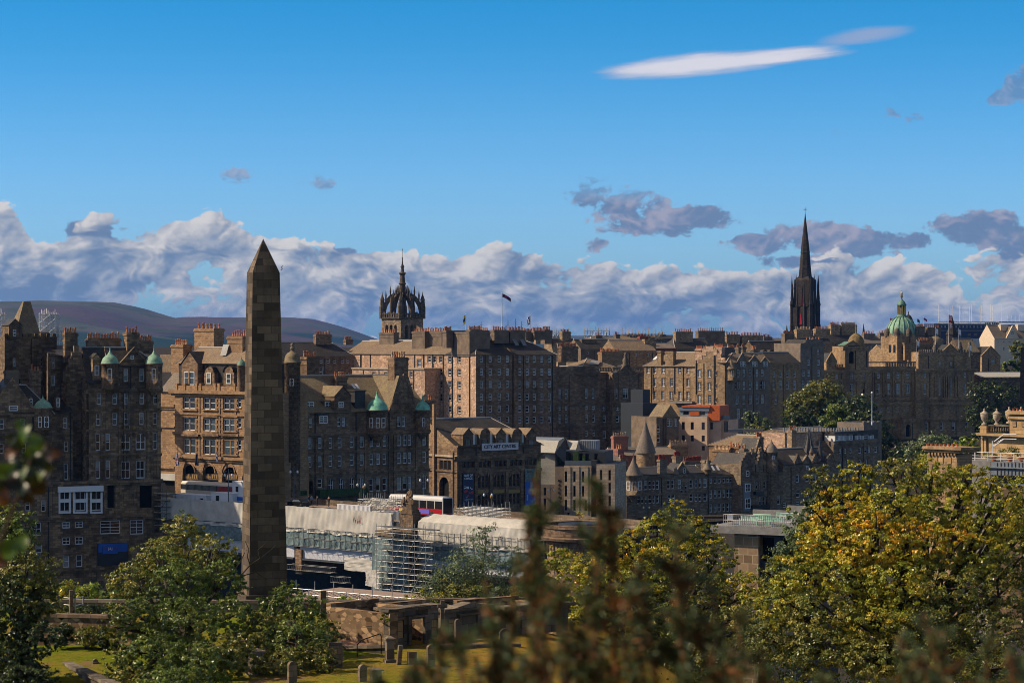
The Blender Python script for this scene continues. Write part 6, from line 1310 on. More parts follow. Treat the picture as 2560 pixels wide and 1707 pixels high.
def bridge():
    r = thing('road_bridge', BF.p(BF.u(860), 9, 56), 'long road bridge under repair, its parapet wrapped in white sheeting', 'bridge')
    P = BF.p; u0, u1 = BF.u(372), BF.u(1420)
    m = MB(); BF.box(m, u0, u1, 0, 19, DZ-1.0, DZ, 'asphalt'); BF.box(m, u0, u1, .3, 2.6, DZ+.004, DZ+.14, 'paving'); BF.box(m, u0, u1, 16.2, 18.7, DZ+.004, DZ+.14, 'paving')
    for i in range(26): BF.box(m, u0+i*3.2, u0+i*3.2+1.6, 9.3, 9.42, DZ+.004, DZ+.012, 'white_paint')
    m.build('deck', r)
    m = MB(); crumple(m, BF, BF.u(408), BF.u(984), lambda u: (69.5, 73.0), -.5, 'sheet_white', 220, 8, .09, 2); BF.box(m, BF.u(408), BF.u(984), -.25, .1, 69.4, 72.9, 'sheet_white'); m.build('sheeting', r)
    m = MB(); ua, ub = BF.u(1050), BF.u(1345); crumple(m, BF, ua, ub, lambda u: (69.0, 71.9), -.5, 'sheet_white', 110, 8, .09, 4)
    V = []; nu = 60
    for j in range(5):
        for i in range(nu+1): u = ua+(ub-ua)*i/nu+(.7*j/4 if i == 0 else 0); V.append(P(u, -.45+2.6*j/4, 71.88+1.15*math.sin(j/4*1.57)+.04*math.sin(u*3+j)))
    m.mesh(V, [(j*(nu+1)+i, j*(nu+1)+i+1, (j+1)*(nu+1)+i+1, (j+1)*(nu+1)+i) for j in range(4) for i in range(nu)], 'sheet_white', True); m.build('sheeting', r)
    m = MB(); crumple(m, BF, BF.u(470), BF.u(955), lambda u: (66.7, 69.0), -.9, 'net_teal', 160, 5, .12, 6); crumple(m, BF, BF.u(1050), BF.u(1345), lambda u: (66.2, 68.6), -.9, 'net_teal', 90, 5, .12, 7); m.build('debris_net', r)
    m = MB(); crumple(m, BF, BF.u(470), BF.u(955), lambda u: (68.9, 69.45), -1.0, 'sheet_white', 160, 3, .2, 9); crumple(m, BF, BF.u(1060), BF.u(1345), lambda u: (68.4, 69.0), -1.0, 'sheet_white', 90, 3, .2, 10); m.build('sheet_skirt', r)
    for ua, ub in ((470, 738), (752, 952), (1055, 1345)):
        m = MB(); BF.box(m, BF.u(ua), BF.u(ub), -.2, .3, 64.6, 66.6, 'girder_white'); BF.box(m, BF.u(ua), BF.u(ub), -.5, .3, 64.3, 64.599, 'iron_grey'); BF.box(m, BF.u(ua), BF.u(ub), -.45, .3, 66.601, 66.9, 'iron_grey'); m.build('girder', r)
    m = MB(); BF.box(m, BF.u(700), BF.u(985), .8, 18.5, 66.0, 70.3, 'iron_black'); BF.box(m, BF.u(400), BF.u(690), .8, 18.5, 66.0, 70.3, 'iron_black'); BF.box(m, BF.u(1050), BF.u(1345), .8, 18.5, 66.0, 70.3, 'iron_black'); m.build('underside', r)
    # the stone pier with its recess
    m = MB(); BF.box(m, BF.u(972), BF.u(1042), -2.2, 20, 50, 69.5, 'dark_ashlar'); BF.box(m, BF.u(966), BF.u(1048), -2.6, 20.4, 69.501, 70.3, 'grey_ashlar'); BF.box(m, BF.u(1010), BF.u(1042), -.9, .9, 70.301, 73.0, 'dark_ashlar'); m.build('pier', r)
    m = MB(); crumple(m, BF, BF.u(962), BF.u(1052), lambda u: (58.0, 69.3), -2.75, 'net_teal', 40, 20, .12, 12); m.build('debris_net', r)
    m = MB(); BF.box(m, BF.u(745), BF.u(760), -.6, 18, 62, 66.0, 'brown_ashlar'); m.build('pier_cap', r)
    m = MB(); BF.box(m, BF.u(405), BF.u(470), -.6, 19.2, 50, 69.4, 'dark_ashlar'); m.build('abutment', r)
    m = MB(); BF.box(m, u0, u1, 18.75, 19.05, DZ, DZ+1.1, 'grey_ashlar'); m.build('parapet', r)
    for px in range(420, 1340, 22):
        if 975 < px < 1050: continue
    m = MB(); rg = random.Random(3)
    for a in range(5):
        pts = [BF.p(BF.u(892+a*4+rg.uniform(-2, 2)), -.72, 71.6+rg.uniform(-.7, .7)) for _ in range(4)]
        for p, q in zip(pts, pts[1:]): m.tube(p, q, .035, 'letter_red', 4)
    m.build('graffiti', r)
bridge()
scaffold('bridge_scaffold', 'tall dense scaffold tower wrapped round the bridge pier', BF, 941, 1078, 1322, 1492, -5.0, 2.0, 10, 6, r=.035, bm='iron_grey', m='tube_steel')
scaffold('bridge_scaffold', 'long scaffold cage hung along the netted bridge side', BF, 720, 945, 1330, 1372, -2.3, 1.3, 17, 2, r=.035, rails=False, m='iron_grey', diag=False, boards=False, ext=.2)
scaffold('bridge_scaffold', 'scaffold cage on the bridge side beyond the pier, behind the thin tree', BF, 1075, 1345, 1342, 1384, -2.3, 1.3, 17, 2, r=.035, rails=False, m='iron_grey', diag=False, boards=False, ext=.2)
scaffold('bridge_scaffold', 'scaffold frame rising over the bridge footway left of the bus', BF, 898, 984, 1250, 1290, 3, 3.0, 8, 3, r=.04, boards=False)
scaffold('bridge_scaffold', 'bright stack of scaffold rails on the footway before the gallery', BF, 1140, 1232, 1272, 1300, 5, 4.0, 9, 4, r=.04, rails=False, boards=False)
scaffold('bridge_scaffold', 'dark scaffold bay at the hotel end of the bridge', BF, 384, 416, 1235, 1330, -1.4, 2.0, 3, 6, r=.045, m='iron_grey')
def lattice(label, Fc, px0, px1, z, h, d, n, depth=1.2):
    u0, u1 = Fc.u(px0, d), Fc.u(px1, d); r = thing('lattice_walkway', Fc.p((u0+u1)/2, d, z), label, 'walkway', None); m = MB()
    for dd in (d, d+depth):
        for zz in (z, z+h): m.tube(Fc.p(u0, dd, zz), Fc.p(u1, dd, zz), .035, 'iron_grey', 5)
        for i in range(n):
            u = u0+(u1-u0)*i/n; m.tube(Fc.p(u, dd, z), Fc.p(u+(u1-u0)/n*.45, dd, z+h), .04, 'tube_steel', 4); m.tube(Fc.p(u+.12, dd, z), Fc.p(u+.12+(u1-u0)/n*.45, dd, z+h), .035, 'iron_grey', 4)
    m.build('lattice_frame', r); m = MB(); Fc.box(m, u0, u1, d+depth*.3, d+depth*.6, z+.02, z+.06, 'harl_brown'); m.build('board_deck', r)
lattice('longest lattice walkway hung under the bridge girder', BF, 718, 828, 62.7, .85, -1.5, 22)
lattice('short lattice walkway just below the longest one', BF, 826, 864, 61.3, .9, -1.5, 9)
lattice('lowest lattice walkway above the dark void', BF, 844, 916, 58.6, 1.0, -3.0, 14)
def sheet(label, pts, nm='tarpaulin'):
    r = thing(nm, pts[0], label, 'tarpaulin'); m = MB(); n = 14; V = []; rg = np.random.default_rng(len(label))
    for j in range(n+1):
        for i in range(n+1):
            a, b_ = i/n, j/n; p = pts[0].lerp(pts[1], a).lerp(pts[3].lerp(pts[2], a), b_); V.append(p+Vector((rg.normal()*.05, -abs(math.sin(a*9+b_*5))*.18+rg.normal()*.04, rg.normal()*.04)))
    m.mesh(V, [(j*(n+1)+i, j*(n+1)+i+1, (j+1)*(n+1)+i+1, (j+1)*(n+1)+i) for j in range(n) for i in range(n)], 'sheet_white', True); m.build('cloth', r)
sheet('cream tarpaulin hung across the scaffold under the bridge', [BF.at(860, 1424, -1.8), BF.at(948, 1432, -2.0), BF.at(950, 1398, -2.0), BF.at(862, 1392, -1.8)])
sheet('crumpled white tarpaulin at the foot of the scaffold tower', [BF.at(914, 1462, -4.6), BF.at(948, 1470, -4.6), BF.at(948, 1422, -4.6), BF.at(914, 1426, -4.6)])
# station roof in front of the void
def station_roof():
    r = thing('station_roof', (-26, 262, 56), 'flat pinkish station roof with scaffold guard rails beside the bridge', 'building'); Fc = Face((740, 262), (1200, 246)); m = MB(); u0, u1 = Fc.u(690), Fc.u(1150)
    Fc.box(m, u0, u1, 0, 11, 54, 70.6, 'brown_ashlar'); Fc.box(m, u0-.3, u1+.3, -.3, 11.3, 70.601, 70.9, 'pink_stone'); m.build('wall', r); m = MB(); Fc.box(m, u0, u1, 0, 11, 70.901, 70.95, 'paving'); m.build('roof', r)
    m = MB()
    for i in range(22):
        u = u0+i*.95; 
        if u < u1: m.tube(Fc.p(u, .3, 70.9), Fc.p(u, .3, 72.0+(.9 if i % 3 == 0 else 0)), .05, 'tube_steel', 5); m.tube(Fc.p(u, .3, 71.9), Fc.p(u+.7, 2.0, 70.95), .035, 'tube_steel', 5)
    for z in (71.3, 71.9): m.tube(Fc.p(u0, .3, z), Fc.p(u1, .3, z), .045, 'tube_steel', 5)
    m.build('guard_rail', r)
    m = MB(); q = Fc.at(945, 1508, -2); Fc.box(m, Fc.u(915), Fc.u(990), -4, -.4, 69.5, 70.4, 'zinc')
    for i in range(12): u = Fc.u(915)+i*.28; Fc.box(m, u, u+.06, -4.03, -.4, 70.401, 70.45, 'iron_grey')
    m.build('ribbed_roof', r)
station_roof()
q = thing('train_shed', (-30, 430, 56), 'dark low glazed train shed deep under the bridge', 'building'); m = MB(); m.hexa([(-75, 405, 55), (12, 385, 55), (12, 405, 55), (-75, 425, 55), (-75, 405, 62), (12, 385, 62), (12, 405, 62), (-75, 425, 62)], 'lead_dark'); m.build('roof', q)

# statue group on the pier
def memorial():
    c = BF.p(BF.u(1026), 0, 73.0); r = thing('war_memorial', c, 'weathered stone memorial with a robed seated figure above smaller figures on the pier', 'statue')
    m = MB(); P = BF.p; u = BF.u(1026)
    for w, z0, z1 in ((1.25, 73.0, 73.3), (1.08, 73.301, 73.7), (.9, 73.701, 74.6), (1.0, 74.601, 74.8)): BF.box(m, u-w, u+w, -w*.8, w*.8, z0, z1, 'statue_stone')
    m.build('pedestal', r)
    def fig(nm, joints, edges, radii):
        me = bpy.data.meshes.new(nm); me.from_pydata([Vector(P(u+x, y, z))-ORG[r.name] for x, y, z in joints], edges, []); o = bpy.data.objects.new(nm, me); SC.collection.objects.link(o); o.parent = r; me.materials.append(MATS['statue_stone'])
        sk = o.modifiers.new('skin', 'SKIN'); 
        for v, rr in zip(me.skin_vertices[0].data, radii): v.radius = (rr, rr)
        me.skin_vertices[0].data[0].use_root = True
        o.modifiers.new('sub', 'SUBSURF').levels = 1; o.modifiers['sub'].render_levels = 1; me.materials.append(MATS['statue_stone'])
    fig('seated_figure', [(0, 0, 75.2), (0, 0, 75.8), (0, .05, 76.4), (0, .05, 76.7), (0, 0, 77.0), (.4, -.1, 76.3), (.55, -.4, 75.8), (.3, -.7, 75.6), (-.4, -.1, 76.3), (-.5, -.4, 75.7), (-.2, -.7, 75.4), (.35, -.6, 75.2), (.35, -.7, 74.8), (-.35, -.6, 75.2), (-.35, -.7, 74.8)], [(0, 1), (1, 2), (2, 3), (3, 4), (2, 5), (5, 6), (6, 7), (2, 8), (8, 9), (9, 10), (0, 11), (11, 12), (0, 13), (13, 14)], [.55, .48, .42, .15, .24, .2, .16, .12, .2, .16, .12, .36, .3, .36, .3])
    for sx in (-1, 1): fig('crouching_figure', [(sx*.8, -.5, 74.8), (sx*.85, -.5, 75.2), (sx*.8, -.55, 75.45), (sx*.8, -.6, 75.7), (sx*.6, -.8, 75.1), (sx*.95, -.9, 74.9)], [(0, 1), (1, 2), (2, 3), (1, 4), (0, 5)], [.4, .32, .12, .18, .14, .2])
memorial()

# ------------------------------------------------------------------ vehicles, cabins and people on the bridge
def bus(name, label, px0, px1, d, z, h, low, up, roofm, rear=None, front=True, ads=(), b0=.42, b1=.80):
    u0, u1 = BF.u(px0, d), BF.u(px1, d); w = 2.5; r = thing(name, BF.p((u0+u1)/2, d+w/2, z), label, 'bus'); L = u1-u0
    def shell(mb, ua, ub, z0, z1, m, i0=0.0, i1=0.0):
        P = BF.p; mb.hexa([P(ua+i0*.5, d+i0, z0), P(ub-i0*.5, d+i0, z0), P(ub-i0*.5, d+w-i0, z0), P(ua+i0*.5, d+w-i0, z0), P(ua+i1*.5, d+i1, z1), P(ub-i1*.5, d+i1, z1), P(ub-i1*.5, d+w-i1, z1), P(ua+i1*.5, d+w-i1, z1)], m)
    m = MB(); zb = z+.32; zw = z+h*b0; zt = z+h*b1
    shell(m, u0, u1, zb, zw, low); shell(m, u0, u1, zt+.001, z+h*.9, roofm, 0, .05); shell(m, u0, u1, z+h*.9+.001, z+h, roofm, .05, .3)
    if rear: shell(m, u0+L*.76, u1, zw+.002, zt-.002, rear, -.012, -.012)
    m.build('body', r)
    m = MB(); shell(m, u0+.03, u1-.03, zw+.001, zt, 'bus_black', .02, .05); n = 7
    for i in range(n+1):
        u = u0+L*i/n; BF.box(m, max(u0, u-.05), min(u1, u+.05), d-.02, d+.04, zw, zt, up)
    m.build('window_band', r)
    if front:
        m = MB(); P = BF.p; BF.box(m, u1-.01, u1+.05, d+.15, d+w-.15, z+h*.22, z+h*.93, 'bus_black'); BF.box(m, u1-.02, u1+.07, d-.02, d+.15, z+.4, z+h*.95, up); BF.box(m, u1-.02, u1+.07, d+w-.15, d+w+.02, z+.4, z+h*.95, up); m.build('windscreen', r)
        for dd in (.35, w-.65): m = MB(); BF.box(m, u1+.03, u1+.09, d+dd, d+dd+.3, z+.55, z+.75, 'glass_sky'); m.build('headlight', r)
    for f in (.17, .80):
        for dd in (d-.01, d+w-.29):
            m = MB(); c = BF.p(u0+L*f, dd, z+.48); e = BF.p(u0+L*f, dd+.3, z+.48); m.tube(c, e, .48, 'tyre', 14); m.build('wheel', r)
    for (fa, fb, za, zb_, mm, nm, tx) in ads:
        m = MB(); BF.box(m, u0+L*fa, u0+L*fb, d-.03, d-.004, z+za, z+zb_, mm); o = m.build(nm, r)
        if tx: text(tx, o, BF.p(u0+L*(fa+fb)/2, d-.045, z+(za+zb_)/2), BF.yaw, .36, 'letter_white' if mm != 'ad_yellow' else 'letter_dark')
    return r
bus('coach', 'cream coach with dark windows and a bright red tail in front of the arches', 452, 576, 13, DZ+.01, 3.4, 'bus_cream', 'bus_black', 'bus_cream', rear='bus_red', front=False, b0=.56, b1=.84, ads=((.3, .5, .65, 1.1, 'bus_cream', 'name_panel', None),))
bus('city_bus', 'white and dark red single-decker city bus on the bridge behind the memorial', 972, 1106, 12, DZ+.01, 3.35, 'bus_red', 'bus_white', 'bus_white', ads=((.0, .16, .5, 1.2, 'bus_red', 'red_panel', None), (.2, .34, .75, 1.15, 'ad_yellow', 'advert', None), (.53, .76, .5, 1.25, 'ad_violet', 'advert', None), (.34, .53, .5, 1.3, 'bus_white', 'white_panel', None)))
def cabin(label, px0, px1, py0, d, depth, h, stripe=None, wins=(), corr=False, name='site_cabin', m0='white_paint', nr=14):
    u0, u1 = BF.u(px0, d), BF.u(px1, d); z = BF.z(py0, (px0+px1)/2, d)-h; r = thing(name, BF.p((u0+u1)/2, d, z), label, 'cabin'); m = MB(); BF.box(m, u0, u1, d, d+depth, z, z+h, m0); BF.box(m, u0-.05, u1+.05, d-.05, d+depth+.05, z+h+.001, z+h+.08, m0); m.build('body', r)
    if corr:
        m = MB()
        for i in range(nr): u = u0+(u1-u0)*(i+.2)/nr; BF.box(m, u, u+(u1-u0)/nr*.5, d-.06, d-.002, z+.05, z+h-.02, m0)
        m.build('corrugation', r)
    if stripe: m = MB(); BF.box(m, u0-.02, u1+.02, d-.03, d-.003, z+stripe[0], z+stripe[1], 'sign_blue'); m.build('blue_stripe', r)
    for (px, w, za, zb) in wins: m = MB(); u = BF.u(px, d); BF.box(m, u-w, u+w, d-.05, d-.004, z+za, z+zb, 'white_frame'); BF.box(m, u-w*.8, u+w*.8, d-.07, d-.051, z+za+.1, z+zb-.1, 'glass_dark'); m.build('window', r)
cabin('tall white site cabin with a blue base stacked beside the obelisk', 581, 607, 1204, 4, 3, 3.3, stripe=(.1, .75), wins=((593, .42, 1.5, 2.6),))
cabin('white site cabin with blue posts and a dark doorway on the bridge', 528, 582, 1233, 3, 2.6, 2.2, wins=((544, .5, .1, 1.9),))
cabin('long low white site container with a small blue notice', 432, 516, 1237, 3.5, 2.6, 1.9, corr=True, wins=((505, .45, .5, 1.6),), nr=26)
cabin('pale corrugated site hoarding on the bridge, right of the walkers', 843, 926, 1263, 2.8, .3, 1.9, corr=True, name='site_hoarding', nr=26)
cabin('short grey corrugated hoarding under the bus', 962, 1012, 1279, 2.6, .3, 1.7, corr=True, name='site_hoarding', m0='zinc', nr=16)
def person(label, p, top, bottom, step=.0, skin='skin', h=1.72, yaw=0.0):
    """one continuous body grown from a jointed skeleton; jacket and trousers are materials by height"""
    J = [(0, 0, .93), (0, 0, 1.2), (0, 0, 1.42), (0, 0, 1.52), (0, -.01, 1.63), (0, -.01, 1.72), (.2, 0, 1.4), (.25, .03+step*.3, 1.12), (.24, -.08+step*.5, .88), (-.2, 0, 1.4), (-.25, .03-step*.3, 1.12), (-.24, -.08-step*.5, .88), (.09, -step*.5, .5), (.09, -step+.02, .08), (.09, -step-.12, .05), (-.09, step*.5, .5), (-.09, step+.02, .08), (-.09, step-.12, .05)]
    Ed = [(0, 1), (1, 2), (2, 3), (3, 4), (4, 5), (2, 6), (6, 7), (7, 8), (2, 9), (9, 10), (10, 11), (0, 12), (12, 13), (13, 14), (0, 15), (15, 16), (16, 17)]
    Rr = [.15, .14, .15, .06, .105, .09, .075, .055, .04, .075, .055, .04, .085, .055, .045, .085, .055, .045]
    me = bpy.data.meshes.new('person'); me.from_pydata([(x*h/1.72, y*h/1.72, z*h/1.72) for x, y, z in J], Ed, []); o = bpy.data.objects.new('person', me); SC.collection.objects.link(o)
    sk = o.modifiers.new('skin', 'SKIN')
    for v, rr in zip(me.skin_vertices[0].data, Rr): v.radius = (rr, rr)
    me.skin_vertices[0].data[0].use_root = True; s = o.modifiers.new('sub', 'SUBSURF'); s.levels = s.render_levels = 1
    bpy.context.view_layer.update(); dg = bpy.context.evaluated_depsgraph_get(); m2 = bpy.data.meshes.new_from_object(o.evaluated_get(dg)); bpy.data.objects.remove(o)
    m2.materials.clear()
    for k in (top, bottom, skin, 'cloth_dark'): m2.materials.append(MATS[k])
    for f in m2.polygons:
        z = f.center.z; x = abs(f.center.x); f.material_index = 3 if z > 1.66 else 2 if z > 1.47 or (x > .2 and z < .95) else 0 if z > .92 else 1
    o = bpy.data.objects.new('person', m2); SC.collection.objects.link(o); o.location = p; o.rotation_euler = (0, 0, yaw); prop(o, label, 'person', 'people on the bridge'); return o
person('person in a bright blue jacket by the shop awning at the end of the bridge', BF.p(BF.u(400, 10), 10, DZ+.14), 'cloth_blue', 'cloth_dark', .12, yaw=.7)
person('walker in dark clothes, first of a pair on the far footway', BF.p(BF.u(772, 16.8), 16.8, DZ+.14), 'cloth_dark', 'blue_grey', .18, yaw=1.0)
person('walker in a grey jacket beside the dark one on the footway', BF.p(BF.u(779, 17.2), 17.2, DZ+.14), 'blue_grey', 'cloth_dark', -.18, yaw=1.0)
person('lone walker in black against the far parapet', BF.p(BF.u(793, 17.0), 17.0, DZ+.14), 'cloth_dark', 'cloth_dark', .1, yaw=-.8)
person('tall person in a long dark coat near the white hoarding', BF.p(BF.u(822, 17.0), 17.0, DZ+.14), 'cloth_dark', 'cloth_dark', .05, h=1.82, yaw=-.8)
def car():
    d = 13; u0, u1 = BF.u(718, d), BF.u(741, d)-0; u1 = u0+4.2; z = DZ+.01; r = thing('parked_car', BF.p((u0+u1)/2, d, z), 'black car half hidden behind the obelisk on the bridge', 'car'); P = BF.p
    m = MB(); prof = [(0, .35), (0, .8), (.15, .9), (1.0, .95), (1.5, 1.42), (2.9, 1.45), (3.6, 1.0), (4.1, .9), (4.2, .6), (4.2, .35)]
    a = [P(u0+x, d, z+y) for x, y in prof]; b_ = [P(u0+x, d+1.7, z+y) for x, y in prof]; n = len(prof)
    m.mesh(a+b_, [tuple(range(n)), tuple(range(2*n-1, n-1, -1))]+[(i, (i+1) % n, n+(i+1) % n, n+i) for i in range(n)], 'bus_black'); m.build('body', r)
    m = MB(); m.poly([P(u0+1.15, d-.01, z+.98), P(u0+1.55, d-.01, z+1.36), P(u0+2.85, d-.01, z+1.38), P(u0+3.4, d-.01, z+1.0)], 'glass_sky'); m.build('window', r)
    for x in (.8, 3.4):
        for dd in (-.02, 1.5): m = MB(); m.tube(P(u0+x, d+dd, z+.33), P(u0+x, d+dd+.22, z+.33), .33, 'tyre', 12); m.build('wheel', r)
car()
# ------------------------------------------------------------------ lamps, flags
def lamp(label, px, py0, base, kind='twin', m='iron_grey', Y=None, name='street_lamp'):
    p = base; top = ZC+(CY-py0)/FPX*p.y; r = thing(name, p, label, 'street lamp', 'street lamps'); h = top-p.z
    q = MB(); q.lathe(p, [(.16, 0), (.16, .6), (.09, .8), (.07, h*.6), (.055, h)], m, 8); q.build('post', r)
    q = MB(); T = Vector((p.x, p.y, top))
    if kind == 'twin':
        for sx in (-1, 1):
            s = .62; pts = [T+Vector((0, 0, -.9)), T+Vector((sx*s*.7, 0, -.25)), T+Vector((sx*s, 0, -.5)), T+Vector((sx*s, 0, -.8))]
            for a, b_ in zip(pts, pts[1:]): q.tube(a, b_, .035, m, 5)
        q.build('bracket', r)
        for sx in (-1, 1): q = MB(); q.lathe(T+Vector((sx*.62, 0, -1.3)), [(.05, 0), (.17, .1), (.19, .3), (.1, .45), (.02, .5)], 'white_paint', 8); q.build('lantern', r)
    else:
        q.lathe(T, [(.08, 0), (.22, .12), (.28, .32), (.22, .52), (.05, .62)], 'sign_pale' if kind == 'globe' else 'letter_gold', 12); q.build('lantern', r)
def deckp(px, d): return BF.p(BF.u(px, d), d, DZ+.14)
lamp('pale twin-armed lamp just right of the obelisk', 735, 1164, deckp(735, 16.6))
lamp('twin-armed lamp post at the site cabins in front of the arches', 571, 1172, deckp(571, 2.4))
lamp('tall lamp post rising through the scaffold frame', 903, 1196, deckp(903, 14.5))
lamp('twin-armed lamp between the bus and the dark corner building', 1060, 1184, deckp(1060, 16.6))
lamp('dark lamp post standing in front of the gallery', 1220, 1220, deckp(1220, 12), m='iron_black')
lamp('yellow globe lamp beside the dark post at the gallery', 1229, 1246, deckp(1229, 13), 'amber')
lamp('yellow globe lamp above the scaffold frame', 910, 1222, deckp(910, 16), 'amber')
lamp('thin lamp post beside the vertical hotel lettering', 1377, 1212, Vector((W(1377, 1290, 478).x, 478, 58)), m='iron_grey')
lamp('lamp post before the cone-turreted tenement', 1616, 1256, Vector((W(1616, 1290, 500).x, 500, 57)), m='iron_grey')
lamp('tall white post with bright globes in front of the bank', 2180, 985, W(2180, 1062, 560), 'globe', m='white_paint')
def flag(label, px, pytop, pybase, Y, w, h, cols, side=1, droop=.5, pole_r=.07, name='flagpole', pm='white_paint', union=False, stripe=None):
    b = W(px, pybase, Y); t = W(px, pytop, Y); r = thing(name, b, label, 'flag'); q = MB(); q.lathe(b, [(pole_r, 0), (pole_r*.7, t.z-b.z), (pole_r*1.6, t.z-b.z+.05), (.02, t.z-b.z+.25)], pm, 8); q.build('pole', r)
    k = Y/FPX; w *= k; h *= k; n, mm = 16, 10; q = MB(); V = []
    for j in range(mm+1):
        for i in range(n+1):
            a, c = i/n, j/mm; x = side*(w*a); z = -h*c-droop*w*a**1.4; V.append((t.x+x+side*pole_r, t.y+.12*math.sin(a*7+c*2)*w*.5, t.z-.15+z))
    def col(a, c):
        if union:
            x, y = a-.5, (c-.5)*h/w if False else (c-.5)
            if abs(x) < .09 or abs(y) < .09: return 'flag_red'
            if abs(x) < .16 or abs(y) < .16: return 'flag_white'
            if abs(abs(x)-abs(y)) < .06: return 'flag_red'
            if abs(abs(x)-abs(y)) < .15: return 'flag_white'
            return 'flag_blue'
        if stripe == 'saltire':
            return 'flag_white' if abs(abs(a-.5)-abs(c-.5)) < .13 else 'flag_blue'
        return cols[int(c*.999*len(cols))]
    for j in range(mm):
        for i in range(n): q.poly([V[j*(n+1)+i], V[j*(n+1)+i+1], V[(j+1)*(n+1)+i+1], V[(j+1)*(n+1)+i]], col((i+.5)/n, (j+.5)/mm), True)
    q.build('cloth', r)
flag('plum and navy flag streaming from the tallest pole on the ridge', 1255, 733, 824, 640, 21, 9, ['flag_plum', 'flag_plum', 'flag_navy'], 1, .55, .12)
flag('narrow yellow flag drooping from a thin pole by the tall block', 1164, 786, 824, 640, 6, 22, ['flag_yellow', 'flag_navy', 'flag_yellow'], -1, .9)
flag('blue saltire hanging limp on a thin roof pole', 1326, 789, 846, 640, 7, 20, ['flag_navy'], -1, .6, stripe='saltire')
flag('striped union flag hanging at the bank', 2372, 786, 860, 765, 8, 32, [], 1, .3, .09, union=True)
for i, (px, pt, pb, lab) in enumerate(((2339, 820, 861, 'white flag on the bank roof beside the striped union flag'), (2396, 822, 870, 'white flag at the right end of the bank roof'), (2292, 850, 898, 'small white flag at the foot of the green dome'), (2423, 862, 892, 'short pole with a white flag on the far bank corner'))):
    flag(lab, px, pt, pb, 768, 6, 18, ['flag_white', 'flag_white', 'blue_grey'], 1, .4, .08)
flag('bright pink flag left of the green dome', 2225, 794, 815, 1000, 6, 8, ['flag_pink'], 1, .3)
flag('dark flag on the ridge right of the green dome', 2293, 796, 815, 1000, 6, 8, ['flag_navy'], 1, .6)
flag('reddish flag flying beyond the green dome', 2309, 793, 815, 1000, 8, 6, ['flag_red', 'flag_blue', 'flag_red'], 1, .6)
def hung_flag(label, px, py0, py1, w, kind):
    F = Face((399, 446), (680, 424.5)); p = F.at(px, py0, -1.6); q = F.at(px, py0+3, -.4); r = thing('hanging_flag', q, label, 'flag'); m = MB(); m.tube(q, p+Vector((0, 0, .3)), .05, 'iron_black', 5); m.build('pole', r)
    k = p.y/FPX; n, mm = 14, 20; V = []
    for j in range(mm+1):
        for i in range(n+1): a, c = i/n-.5, j/mm; V.append(F.p(F.u(px, -1.6)+a*w*k*(1-.15*c), -1.6+.12*math.sin(a*9+c*3), p.z-c*(py1-py0)*k))
    m = MB()
    for j in range(mm):
        for i in range(n):
            a, c = (i+.5)/n-.5, (j+.5)/mm-.5
            if kind == 'union': mt = 'flag_red' if abs(a) < .1 or abs(c) < .07 else 'flag_white' if abs(a) < .2 or abs(c) < .13 or abs(abs(a)-abs(c)) < .08 else 'flag_blue'
            elif kind == 'saltire': mt = 'flag_white' if abs(abs(a)-abs(c)) < .13 else 'flag_blue'
            else: mt = 'flag_navy'
            m.poly([V[j*(n+1)+i], V[j*(n+1)+i+1], V[(j+1)*(n+1)+i+1], V[(j+1)*(n+1)+i]], mt, True)
    m.build('cloth', r)
hung_flag('union flag hung from the sunlit stone front above the shop awning', 443, 1133, 1164, 12, 'union'); hung_flag('plain navy flag hung between the first two arches', 492, 1135, 1163, 13, 'navy'); hung_flag('narrow saltire flag hung above the middle arch', 543, 1130, 1156, 7, 'saltire')
# antennas on the tall block
for i, (px, pt, lab) in enumerate(((1270, 798, 'thin aerial mast beside the tall flagpole'), (1289, 796, 'pair of close aerials on the ridge roofs'), (1304, 803, 'aerial mast with small dishes on the tall block'), (1203, 804, 'short dark roof spike by the long chimney stack'), (1339, 818, 'low aerial with a small white dish'))):
    r = thing('aerial', W(px, 850, 640), lab, 'aerial'); m = MB(); m.tube(W(px, 850, 640), W(px, pt, 640), .06, 'iron_grey', 5)
    for q in range(3): m.tube(W(px-3+q, pt+8+q*6, 640), W(px+3-q, pt+8+q*6, 640), .05, 'iron_grey', 4)
    m.build('mast', r)

